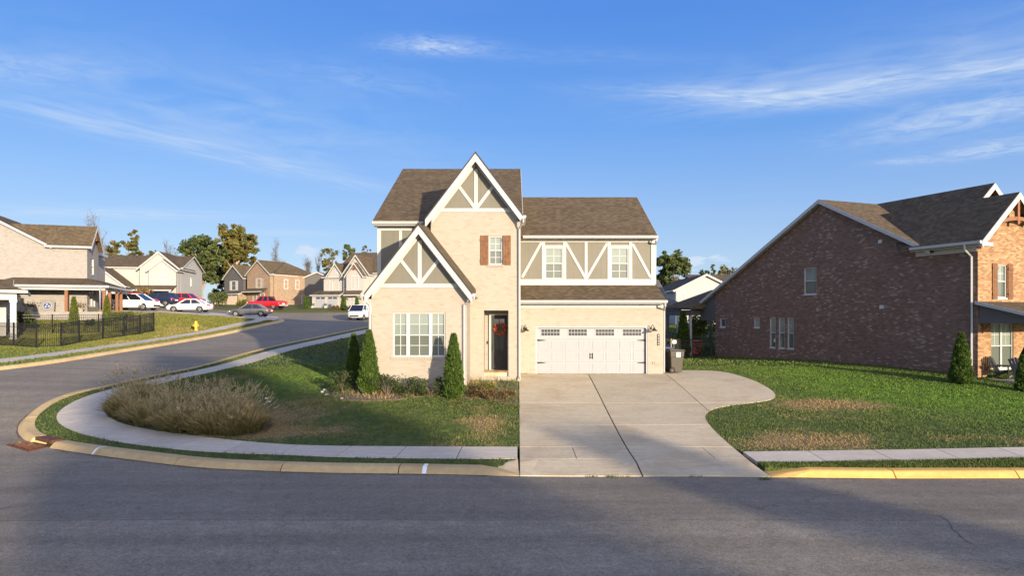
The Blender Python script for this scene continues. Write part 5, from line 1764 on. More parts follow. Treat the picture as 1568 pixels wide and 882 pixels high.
# ------------------------------------------------------------------ generic gabled volume
def volume(parent, x0, x1, y0, y1, z0, ze, ridge, pitch_, wall_m, roof_m='shingle', over=0.3, holes=None, trim=True, gable_m=None, rake_over=None, hip=0.0):
    """walls on four sides, gable roof; ridge along 'x' or 'y'. holes: side -> list"""
    holes = holes or {}
    ro = over if rake_over is None else rake_over
    if ridge == 'x':
        zt = ze + (y1 - y0) / 2 * pitch_
        ym = (y0 + y1) / 2
    else:
        zt = ze + (x1 - x0) / 2 * pitch_
        xm = (x0 + x1) / 2
    sides = {'front': (Plane((x0, y0), 1, 0), x1 - x0, ridge == 'y'), 'back': (Plane((x1, y1), -1, 0), x1 - x0, ridge == 'y'),
             'right': (Plane((x1, y0), 0, 1), y1 - y0, ridge == 'x'), 'left': (Plane((x0, y1), 0, -1), y1 - y0, ridge == 'x')}
    for k, (PL, w, gab) in sides.items():
        out = [(0, z0), (w, z0), (w, ze), (0, ze)]
        if gab and hip == 0: out = [(0, z0), (w, z0), (w, ze), (w / 2, zt), (0, ze)]
        wall(parent, 'wall', PL, out, holes.get(k, []), M[gable_m if (gab and gable_m) else wall_m], depth=0.08)
    mb = MB()
    t = 0.02
    e = 0.14
    if ridge == 'x':
        zo = ze - over * pitch_ + e
        h = hip
        if h:
            mb.poly([(x0 - ro, y0 - over, zo), (x1 + ro, y0 - over, zo), (x1 - h, ym, zt + e), (x0 + h, ym, zt + e)])
            mb.poly([(x1 + ro, y1 + over, zo), (x0 - ro, y1 + over, zo), (x0 + h, ym, zt + e), (x1 - h, ym, zt + e)])
            mb.poly([(x1 + ro, y0 - over, zo), (x1 + ro, y1 + over, zo), (x1 - h, ym, zt + e)])
            mb.poly([(x0 - ro, y1 + over, zo), (x0 - ro, y0 - over, zo), (x0 + h, ym, zt + e)])
            mb.poly([(x0 - ro, y0 - over, zo), (x0 - ro, y1 + over, zo), (x1 + ro, y1 + over, zo), (x1 + ro, y0 - over, zo)])
        else:
            slab(mb, (x0 - ro, y0 - over, zo), (x1 + ro, y0 - over, zo), (x1 + ro, ym, zt + e), (x0 - ro, ym, zt + e), 0.12)
            slab(mb, (x1 + ro, y1 + over, zo), (x0 - ro, y1 + over, zo), (x0 - ro, ym + .002, zt + e), (x1 + ro, ym + .002, zt + e), 0.12)
    else:
        zo = ze - over * pitch_ + e
        slab(mb, (x0 - over, y1 + ro, zo), (x0 - over, y0 - ro, zo), (xm, y0 - ro, zt + e), (xm, y1 + ro, zt + e), 0.12)
        slab(mb, (x1 + over, y0 - ro, zo), (x1 + over, y1 + ro, zo), (xm + .002, y1 + ro, zt + e), (xm + .002, y0 - ro, zt + e), 0.12)
    mb.obj('roof', M[roof_m], parent)
    if trim:
        if ridge == 'x':
            for yy, s in ((y0 - over, -1), (y1 + over, 1)):
                mb = MB(); mb.box(x0 - ro, x1 + ro, min(yy, yy + s * 0.09), max(yy, yy + s * 0.09), zo - 0.16, zo - 0.01); mb.obj('gutter', M['metal_white'], parent)
            if not hip:
                for PL, on in ((Plane((x1 + ro, y0), 0, 1), 1), (Plane((x0 - ro, y1), 0, -1), 1)):
                    rake_pair(parent, PL, (y1 - y0) / 2, zt + e - 0.02, (y1 - y0) / 2 + over, pitch_, 0.2, 0.03)
        else:
            for xx, s in ((x0 - over, -1), (x1 + over, 1)):
                mb = MB(); mb.box(min(xx, xx + s * 0.09), max(xx, xx + s * 0.09), y0 - ro, y1 + ro, zo - 0.16, zo - 0.01); mb.obj('gutter', M['metal_white'], parent)
            rake_pair(parent, Plane((x0, y0 - ro), 1, 0), (x1 - x0) / 2, zt + e - 0.02, (x1 - x0) / 2 + over, pitch_, 0.2, 0.03)
            rake_pair(parent, Plane((x1, y1 + ro), -1, 0), (x1 - x0) / 2, zt + e - 0.02, (x1 - x0) / 2 + over, pitch_, 0.2, 0.03)
    return sides


def fwin(parent, PL, u, v, w, h, n=1, **kw):
    """window applied proud of a far wall"""
    kw.setdefault('case', 0.07)
    c = (1,) * n
    return window(parent, PL, u - w / 2, u + w / 2, v, v + h, cols=c, rows=1, rec=-0.03, mull=0.12, grid_lo=False, up=kw.pop('up', 'pane_screen'), lo=kw.pop('lo', 'pane_dark'), sill=False, fr=0.06, **kw)


def lean_roof(parent, x0, x1, y0, y1, z0, z1, th=0.1, name='porch_roof', mat='shingle'):
    mb = MB(); slab(mb, (x0, y0, z0), (x1, y0, z0), (x1, y1, z1), (x0, y1, z1), th); mb.obj(name, M[mat], parent)
    mb = MB(); mb.box(x0, x1, y0 - 0.09, y0 - 0.002, z0 - 0.17, z0 - 0.01); mb.obj('gutter', M['metal_white'], parent)


# ------------------------------------------------------------------ white brick house on the left
LHX, LHY, LZ = -38.6, 62.0, 4.45
lh_rz = math.atan2(0.316, 0.949)         # +x runs back along its lit side (towards the right of the picture it ends at the front corner)
lh = thing('white_brick_house', (LHX, LHY, LZ), 'white brick house with a wrap-around porch on brown posts, behind the black fence', 'house', lh_rz)
# local: +x points from the corner along the picture to the right is outside; the side wall runs to -x, the front runs to +y
sideL = Plane((-16.0, 0), 1, 0)
def su(b): return 16.0 - b
LE, LR = 5.95, 9.1
pl_ = 0.55
wall(lh, 'side_wall', sideL, [(0, -0.6), (16, -0.6), (16, LE), (su(3.07), LE), (su(9), LE + 5.93 * pl_), (0, LE + 5.93 * pl_ - 7 * pl_)], [], M['brick_white'])
frontL = Plane((0, 0), 0, 1)
glc, glz, gls = 1.76, LE + 2.05, 0.95
wall(lh, 'front_wall', frontL, [(0, -0.6), (4.0, -0.6), (4.0, glz - 0.2 - gls * 2.2), (glc, glz - 0.2), (0, glz - 0.2 - gls * 1.76)], [(1.3, 2.3, 3.5, 5.0), (0.8, 2.8, 0.5, 2.5)], M['brick_white'])
window(lh, frontL, 1.3, 2.3, 3.5, 5.0, cols=(1,), rows=1, rec=0.06, lo='pane_dark')
window(lh, frontL, 0.8, 2.8, 0.5, 2.5, cols=(1, 1), rows=1, rec=0.06, lo='pane_dark')
bayL = Plane((-1.2, 4.0), 0, 1)
wall(lh, 'front_wall', bayL, [(0, -0.6), (8.0, -0.6), (8.0, LE - 0.1), (0, LE - 0.1)], [(1.0, 3.2, 3.0, 5.0), (1.0, 3.6, 0.3, 2.6)], M['brick_white'])
window(lh, bayL, 1.0, 3.2, 3.0, 5.0, cols=(1, 1), rows=1, rec=0.02, up='pane_dark', lo='pane_dark')
window(lh, bayL, 1.0, 3.6, 0.3, 2.6, cols=(1, 1), rows=1, rec=0.02, up='pane_dark', lo='pane_dark')
mb = MB(); mb.box(-1.3, -0.3, 4.05, 9.0, LE - 0.3, LE + 0.0); mb.obj('gutter', M['metal_white'], lh)
wall(lh, 'end_wall', Plane((-1.2, 12.0), -1, 0), [(0, -0.6), (14.8, -0.6), (14.8, LE - 1), (7.8, LE + 5.93 * pl_ - 0.2), (1.87, LE - 0.1), (0, LE - 0.1)], [], M['brick_white'])
wall(lh, 'back_wall', Plane((-16, 12.0), 0, -1), [(0, -0.6), (12, -0.6), (12, LE - 1), (0, LE - 1)], [], M['brick_white'])
rz_ = LE + 5.93 * pl_ + 0.12
rroof('main_roof', [((-2.7, 12.3, rz_ - 6.3 * pl_), (-2.7, -0.3, rz_ - 6.3 * pl_), (-9, -0.3, rz_), (-9, 12.3, rz_)), ((-16.4, -0.3, rz_ - 7.4 * pl_), (-16.4, 12.3, rz_ - 7.4 * pl_), (-9.003, 12.3, rz_), (-9.003, -0.3, rz_))], parent=lh)
rroof('gable_roof', [((0.45, -0.42, glz - gls * 2.18), (0.45, glc, glz), (-6.5, glc, glz), (-3.0, -0.42, glz - gls * 2.18)), ((0.45, glc + 2.2, glz - gls * 2.2), (-3.0, glc + 2.2, glz - gls * 2.2), (-6.5, glc + .002, glz), (0.45, glc + .002, glz))], parent=lh)
rroof('gable_roof', [((-0.8, 4.0, LE), (-0.8, 6.6, LE + 2.6), (-8, 6.6, LE + 2.6), (-4, 4.0, LE)), ((-0.8, 9.2, LE), (-4, 9.2, LE), (-8, 6.602, LE + 2.6), (-0.8, 6.602, LE + 2.6))], parent=lh)
rake_pair(lh, Plane((0.451, 0), 0, 1), glc, glz - 0.01, 2.18, gls)
mb = MB(); mb.box(-3.2, 0.45, -0.53, -0.42, glz - gls * 2.18 - 0.16, glz - gls * 2.18 - 0.01); mb.obj('gutter', M['metal_white'], lh)
mb = MB(); mb.box(-3.0, 0.4, -0.41, -0.002, glz - gls * 2.18 - 0.2, glz - gls * 2.18 - 0.165); mb.obj('soffit', M['metal_white'], lh)
mb = MB(Plane((-16, -0.301), 1, 0)); mb.prism([(su(2.7), 0, rz_ - 6.3 * pl_ - 0.02), (su(9), 0, rz_ - 0.02), (su(9), 0, rz_ - 0.24), (su(2.7), 0, rz_ - 6.3 * pl_ - 0.24)], (0, 0.03, 0)); mb.obj('rake_board', M['metal_white'], lh)
brk(lh, frontL, glc, glz - 1.1, glz - 0.3, 0.95, 0.40)
# porch round the corner
PZt, PZb = 3.05, 2.32
PD = 2.3
xL = -6.4
rroof('porch_roof', [((xL - 0.5, -PD - 0.3, PZb), (PD - 0.1, -PD - 0.3, PZb), (0.0, -0.003, PZt), (xL + 0.7, -0.003, PZt)), ((PD - 0.1, -PD - 0.3, PZb), (PD - 0.1, 7.5, PZb), (0.003, 7.5, PZt), (0.003, -0.003, PZt)), ((xL - 0.5, -0.003, PZb), (xL - 0.5, -PD - 0.3, PZb), (xL + 0.7, -0.003, PZt), (xL + 0.69, 0.0, PZt))], 0.10, parent=lh)
mb = MB(); mb.box(xL - 0.5, PD - 0.1, -PD - 0.40, -PD - 0.302, PZb - 0.20, PZb - 0.01); mb.box(PD - 0.098, PD, -PD - 0.3, 7.5, PZb - 0.20, PZb - 0.01); mb.obj('gutter', M['metal_white'], lh)
mb = MB(); mb.box(xL - 0.2, PD - 0.35, -PD - 0.05, -PD + 0.15, PZb - 0.42, PZb - 0.12); mb.box(PD - 0.55, PD - 0.35, -PD + 0.15, 7.3, PZb - 0.42, PZb - 0.12); mb.obj('porch_beam', M['white_trim'], lh)
mb = MB(); mb.box(xL - 0.3, PD - 0.3, -PD - 0.12, -0.004, -0.9, 0.0); mb.box(0.004, PD - 0.3, 0.0, 7.4, -0.9, -0.002); mb.obj('porch_base', M['brick_white'], lh)
for (x, y) in ((xL - 0.05, -PD), (-1.15, -PD), (PD - 0.55, -PD), (PD - 0.55, -PD + 2.0), (PD - 0.55, -PD + 4.9), (PD - 0.55, -PD + 6.6)):
    mb = MB(); mb.box(x - 0.02, x + 0.22, y - 0.01, y + 0.21, 0.0, PZb - 0.42); mb.obj('porch_post', M['wood_post'], lh)
downspout(lh, [(PD - 0.6, -PD - 0.35, PZb - 0.2), (PD - 0.72, -PD - 0.14, PZb - 0.45), (PD - 0.72, -PD - 0.14, -0.8)], 0.05)


def lw(a, b_, z):
    return (LHX + 0.949 * a - 0.316 * b_, LHY + 0.316 * a + 0.949 * b_, LZ + z)


# gray board with a round three-star emblem leaning on the porch
sg = thing('emblem_board', lw(-2.75, -PD + 0.9, 0.0), 'square gray board with a round blue three-star emblem, on the white brick porch', 'sign', lh_rz)
mb = MB(); mb.prism([(-0.55, 0, 0), (0.55, 0, 0), (0.55, 0.25, 1.05), (-0.55, 0.25, 1.05)], (0, 0.05, 0.0)); mb.obj('board', M['board_gray'], sg)
def disc(mb, c, r, n=20, d=-0.005):
    mb.prism([(c[0] + r * math.cos(6.2832 * k / n), (c[1] + r * math.sin(6.2832 * k / n)) * 0.238 + d, c[1] + r * math.sin(6.2832 * k / n)) for k in range(n)], (0, -0.006, 0))
mb = MB(); disc(mb, (0, 0.53), 0.34); mb.obj('emblem_ring', M['emblem_white'], sg)
mb = MB(); disc(mb, (0, 0.53), 0.295, d=-0.012); mb.obj('emblem_disc', M['emblem_blue'], sg)
for k in range(3):
    a_ = R(100 + 120 * k)
    c_ = (0.145 * math.cos(a_), 0.53 + 0.145 * math.sin(a_))
    mb = MB()
    for j in range(5):
        t0 = R(90 + 72 * j + 20 * k)
        def sp(rr, t_): return (c_[0] + rr * math.cos(t_), (c_[1] + rr * math.sin(t_)) * 0.238 - 0.019, c_[1] + rr * math.sin(t_))
        mb.prism([sp(0.0, 0), sp(0.05, t0 - R(36)), sp(0.125, t0), sp(0.05, t0 + R(36))], (0, -0.004, 0))
    mb.obj('star', M['emblem_white'], sg)

# ------------------------------------------------------------------ porch of the neighbour at the left edge
nz = H(-36, 49) + RISE
nb_ = thing('white_porch_house', (-37.53, 50.93, nz), 'white house corner with a square white porch column at the left edge of the fence', 'house', R(34))
volume(nb_, -12, -0.2, 0.5, 6.0, -0.5, 3.2, 'x', 0.45, 'siding_white', over=0.35)
mb = MB()
slab(mb, (-12.6, -3.2, 3.55), (1.1, -3.2, 3.55), (-3.0, 1.2, 5.05), (-12.6, 1.2, 5.05), 0.12)
slab(mb, (1.1, -3.2, 3.55), (1.1, 5.6, 3.55), (-3.0, 1.202, 5.05), (-3.003, 1.198, 5.05), 0.12)
mb.obj('porch_roof', M['shingle'], nb_)
mb = MB(); mb.box(-12.6, 1.1, -3.31, -3.202, 3.34, 3.53); mb.box(1.102, 1.21, -3.2, 5.6, 3.34, 3.53); mb.obj('gutter', M['metal_white'], nb_)
mb = MB(); mb.box(-12.0, 0.55, -2.75, -2.40, 2.85, 3.36); mb.box(0.20, 0.55, -2.40, 5.2, 2.85, 3.36); mb.obj('porch_beam', M['white_trim'], nb_)
for y in (-2.75,):
    mb = MB(); mb.box(0.17, 0.53, y + 0.02, y + 0.38, -0.4, 2.85); mb.box(0.11, 0.59, y - 0.04, y + 0.44, -0.4, 0.12); mb.box(0.12, 0.58, y - 0.03, y + 0.43, 2.66, 2.86); mb.obj('porch_column', M['white_trim'], nb_)
mb = MB(); mb.box(-12.0, 0.6, -2.8, 5.2, -0.5, -0.02); mb.obj('porch_floor', M['concrete'], nb_)

# roof of the house behind the white brick house
b2 = thing('gabled_house', (-72.0, 92.0, 5.2), 'white gable of a house behind the roof of the white brick house', 'house')
volume(b2, -5.2, 5.4, 0, 12, -0.5, 7.4, 'y', 0.62, 'siding_white', 'shingle_slate')

# ------------------------------------------------------------------ far houses
def zg(x, y): return H(x, y) + RISE


# white farmhouse behind the parked cars
fD = 100.0
fx0 = PX(176, fD) - 1.5
fm = thing('white_farmhouse', (PX(277, fD), fD, zg(-48, 100) - 0.1), 'white board farmhouse with brown roofs behind the parked red and navy cars', 'house', R(8))
E_ = 5.75
volume(fm, -12.5, 0.0, 0.0, 10.0, -0.6, E_, 'x', 0.40, 'siding_white', gable_m='siding_gray', over=0.35)
volume(fm, -5.2, -0.02, -1.2, 6.0, -0.6, E_ - 0.1, 'y', 0.86, 'siding_white', over=0.3)
volume(fm, -3.7, -0.04, -2.0, 0.5, -0.6, E_ - 0.5, 'y', 0.80, 'siding_white', over=0.25)
pf = Plane((-3.7, -2.0), 1, 0)
fwin(fm, pf, 2.1, 3.35, 0.75, 1.15, up='pane_dark')
fwin(fm, pf, 2.0, 5.55, 0.22, 0.5, split=0, up='pane_dark')
fwin(fm, Plane((-5.2, -1.2), 1, 0), 0.95, 3.6, 0.45, 1.0, up='pane_dark')
volume(fm, -12.4, -6.2, -4.0, 2.0, -0.6, 2.9, 'y', 0.80, 'siding_white', over=0.3)
fwin(fm, Plane((-12.4, -4.0), 1, 0), 3.1, 4.2, 0.25, 0.55, split=0, up='pane_dark')
lean_roof(fm, -6.0, 0.1, -4.2, -2.0, 2.35, 3.05)
for x in (-3.4, -0.2):
    mb = MB(); mb.box(x - 0.12, x + 0.12, -4.0, -3.76, -0.6, 2.2); mb.obj('porch_post', M['wood_post' if x < -1 else 'white_trim'], fm)
fwin(fm, pf, 1.7, 0.2, 1.7, 1.5, n=2)
fwin(fm, Plane((0, 0), 0, 1), 4.5, 3.2, 0.5, 1.3)

# tan brick house at the end of the street
bD = 114.0
bz = zg(-39, 116)
bh = thing('brick_house', (-46.5, 121.1, zg(-43, 119) - 0.05), 'tan brick house with dark gray siding over two garage doors at the street end', 'house', R(-30))
volume(bh, 0.0, 6.2, 0.0, 10.0, -0.6, 5.45, 'x', 0.46, 'brick_red', over=0.35, hip=3.0, rake_over=0.35)
volume(bh, 0.0, 5.9, -0.6, 5.0, -0.6, 5.4, 'y', 0.80, 'brick_red', over=0.3)
bp = Plane((0, -0.6), 1, 0)
fwin(bh, bp, 3.1, 3.0, 1.1, 1.6)
for s in (-1, 1):
    mb = MB(bp); mb.box(3.1 + s * 0.85 - 0.2, 3.1 + s * 0.85 + 0.2, 0.003, 0.05, 2.95, 4.65); mb.obj('shutter', M['clay'], bh)
lean_roof(bh, 0.3, 5.4, -2.0, -0.602, 2.35, 2.95, name='awning_roof')
fwin(bh, bp, 3.0, 0.3, 2.9, 1.7, n=3)
bs = Plane((6.2, 0.0), 0, 1)
for y in (2.6, 5.2, 7.6): fwin(bh, bs, y, 2.9, 0.8, 1.6)
fwin(bh, bs, 6.6, -0.1, 0.8, 1.9)
volume(bh, -6.8, -0.7, 0.8, 9.0, -0.6, 5.2, 'x', 0.45, 'siding_dark', over=0.3)
volume(bh, -6.4, -1.2, -0.4, 6.0, 2.2, 4.95, 'y', 0.85, 'siding_dark', over=0.3)
fwin(bh, Plane((-6.4, -0.4), 1, 0), 2.6, 2.75, 1.2, 1.6)
for s in (-1, 1):
    mb = MB(Plane((-6.4, -0.4), 1, 0)); mb.box(2.6 + s * 0.9 - 0.2, 2.6 + s * 0.9 + 0.2, 0.003, 0.05, 2.7, 4.4); mb.obj('shutter', M['white_trim'], bh)
volume(bh, -7.4, -0.3, -2.2, 1.0, -0.6, 1.95, 'x', 0.30, 'brick_red', over=0.3)
plain('door_tan', (0.55, 0.44, 0.33), 0.6, var=0.05)
def gdoor_far(parent, PL, u, w, h, mat='door_tan', cols=4):
    mb = MB(PL); mb.box(u, u + w, 0.003, 0.03, -0.02, h); d = mb.obj('garage_door', M[mat], parent)
    ph = h / 4
    for r in range(3):
        for k in range(cols):
            mb = MB(PL); mb.box(u + w * k / cols + 0.06, u + w * (k + 1) / cols - 0.06, 0.031, 0.045, r * ph + 0.06, (r + 1) * ph - 0.06); mb.obj('panel', M[mat], d)
    for k in range(2):
        mb = MB(PL); mb.box(u + w * k / 2 + 0.12, u + w * (k + 1) / 2 - 0.12, 0.031, 0.04, 3 * ph + 0.1, 4 * ph - 0.08); mb.obj('pane', M['pane_dark'], d)
bg_ = Plane((-7.4, -2.2), 1, 0)
gdoor_far(bh, bg_, 0.7, 2.6, 2.05); gdoor_far(bh, bg_, 4.1, 2.6, 2.05)

# gray house between them; dark siding stands in for shade on its near end
gh_ = thing('gray_house', (-38.6, 124.0, zg(-36, 124) - 0.1), 'shaded slate-gray house end between the tan brick house and the white house', 'house')
volume(gh_, 0.0, 6.4, 0, 10.0, -0.8, 4.6, 'y', 0.42, 'siding_dark', over=0.3)

# white house right of the street end
wD = 100.0
wh = thing('white_house', (-25.1, 104.1, zg(-25, 102) - 0.1), 'white house with two garage doors and a timber-braced gable, left of the cream corner house', 'house', R(-14))
wh.scale = (0.70, 1, 1)
volume(wh, -4.0, 9.5, 1.5, 13.0, -0.6, 5.55, 'x', 0.62, 'siding_white', over=0.3)
volume(wh, -0.9, 5.1, 0.0, 8.0, -0.6, 5.35, 'y', 0.92, 'siding_white', over=0.35)
volume(wh, 0.4, 4.3, -0.9, 2.0, -0.6, 5.0, 'y', 0.95, 'siding_white', over=0.3)
wp = Plane((0.4, -0.9), 1, 0)
brk(wh, wp, 1.95, 6.1, 6.6, 0.8, 0.28)
fwin(wh, wp, 2.0, 3.0, 1.7, 1.9, n=2)
lean_roof(wh, 0.5, 4.2, -2.0, -0.902, 2.1, 2.75, name='awning_roof')
for x in (0.8, 3.9):
    mb = MB(); mb.bar((x, -0.9, 1.35), (x, -1.8, 2.0), 0.10, 0.10); mb.obj('wood_bracket', M['wood_post'], wh)
fwin(wh, wp, 1.7, -0.2, 1.7, 2.0, n=2)
mb = MB(Plane((-0.9, -0.02), 1, 0)); mb.box(0.02, 1.3, 0.003, 0.06, -0.6, 4.9); mb.obj('stone_wall', M['stone_veneer'], wh)
fwin(wh, Plane((-0.9, -0.09), 1, 0), 0.75, 3.2, 0.55, 1.6)
volume(wh, -6.2, -0.95, 0.6, 9.0, 1.9, 4.95, 'x', 0.55, 'siding_white', over=0.3)
volume(wh, -5.0, -1.2, 0.3, 5.0, 4.9, 5.1, 'y', 0.95, 'siding_white', over=0.3)
wg = Plane((-6.2, 0.6), 1, 0)
for u in (1.7, 3.9): fwin(wh, wg, u, 2.6, 0.8, 1.6)
fwin(wh, Plane((-5.0, 0.3), 1, 0), 2.1, 5.45, 0.45, 0.7)
volume(wh, -7.4, -1.0, -1.4, 3.0, -0.6, 2.05, 'x', 0.30, 'siding_white', over=0.3)
wgd = Plane((-7.4, -1.4), 1, 0)
gdoor_far(wh, wgd, 0.9, 2.3, 1.85, 'door_white'); gdoor_far(wh, wgd, 3.8, 2.3, 1.85, 'door_white')
for u in (2.0, 4.9):
    mb = MB(wgd); mb.lathe([(0.05, 0), (0.2, -0.1), (0.2, -0.14)], (u, 0.22, 2.62 - 0.2), 8); mb.tube([(u, 0.0, 2.3), (u, 0.12, 2.6), (u, 0.22, 2.4)], 0.03, 5); mb.obj('wall_lamp', M['bronze'], wh)
for u in (0.35, 3.5):
    pt = thing('planter_pot', (-25.1 + 0.970 * 0.70 * (u - 7.4) - 0.242 * 1.8, 104.1 - 0.242 * 0.70 * (u - 7.4) - 0.970 * 1.8, wh.location[2]), ['white pot with a plant left of the white garage doors', 'white pot with a plant between the two white garage doors'][u > 1], 'planter')
    mb = MB(); mb.lathe([(0.16, 0), (0.26, 0.42), (0.22, 0.42)], (0, 0, 0), 10); mb.obj('pot', M['white_trim'], pt)
    mb = MB()
    for _ in range(60):
        c_ = Vector((rng.uniform(-.3, .3), rng.uniform(-.3, .3), rng.uniform(.4, .8))); mb.poly([c_, c_ + Vector((rng.uniform(-.12, .12), 0.05, .1)), c_ + Vector((rng.uniform(-.12, .12), 0, -.05))])
    mb.obj('foliage', M['leaf_shrub'], pt, fix=False)

# houses seen past the right end of the corner house
rw = thing('white_house', (PX(1035, 74), 74.0, zg(17, 74) - 0.2), 'plain white gable house in part shade behind the back porch of the dark brick house', 'house')
volume(rw, 0.0, 6.5, 0, 14.0, -0.6, 3.95, 'y', 0.50, 'siding_white', over=0.3)
fwin(rw, Plane((0, 0), 1, 0), 0.55, 2.3, 0.8, 1.3, up='pane_light', lo='pane_screen')
lo_ = thing('brown_roof_house', (PX(1030, 92), 92.0, zg(22, 90) - 0.2), 'low brown roof behind the white gable house', 'house')
volume(lo_, 3.5, 18.0, 0, 10.0, -0.6, 4.6, 'x', 0.36, 'siding_gray', over=0.3)
gp = thing('covered_patio', (PX(1003, 55), 55.0, zg(11.5, 55) - 0.05), 'white-posted covered back porch under a dark gray roof, right of the garage', 'porch')
volume(gp, -9.5, 1.5, 2.5, 12.0, -0.6, 3.2, 'x', 0.45, 'siding_white', 'shingle_slate', over=0.3)
mb = MB(); slab(mb, (-6, -1.2, 2.95), (2.3, -1.2, 2.95), (-0.6, 3.0, 4.75), (-6, 3.0, 4.75), 0.12); slab(mb, (2.3, -1.2, 2.95), (2.3, 7.0, 2.95), (-0.6, 3.003, 4.75), (-0.604, 2.998, 4.75), 0.12); mb.obj('porch_roof', M['shingle_slate'], gp)
mb = MB(); mb.box(-6, 2.3, -1.31, -1.202, 2.76, 2.93); mb.box(2.302, 2.41, -1.2, 7.0, 2.76, 2.93); mb.obj('gutter', M['metal_white'], gp)
mb = MB(); mb.box(-5.5, 1.9, -0.9, -0.65, 2.35, 2.8); mb.obj('porch_beam', M['white_trim'], gp)
for x in (1.55, -2.2):
    mb = MB(); mb.box(x, x + 0.26, -0.9, -0.64, -0.5, 2.35); mb.obj('porch_column', M['white_trim'], gp)
mb = MB(); mb.box(-5.5, 1.9, -0.95, 2.4, -0.6, -0.02); mb.obj('porch_floor', M['concrete'], gp)
# ------------------------------------------------------------------ vehicles
def loft(mb, rings):
    ids = [[mb.p(q) for q in r] for r in rings]
    n = len(ids[0])
    for k in range(len(ids) - 1):
        for j in range(n):
            mb.f.append([ids[k][j], ids[k][(j + 1) % n], ids[k + 1][(j + 1) % n], ids[k + 1][j]]); mb.mi.append(mb.cur)
    mb.f.append(ids[0][::-1]); mb.f.append(ids[-1]); mb.mi += [mb.cur] * 2


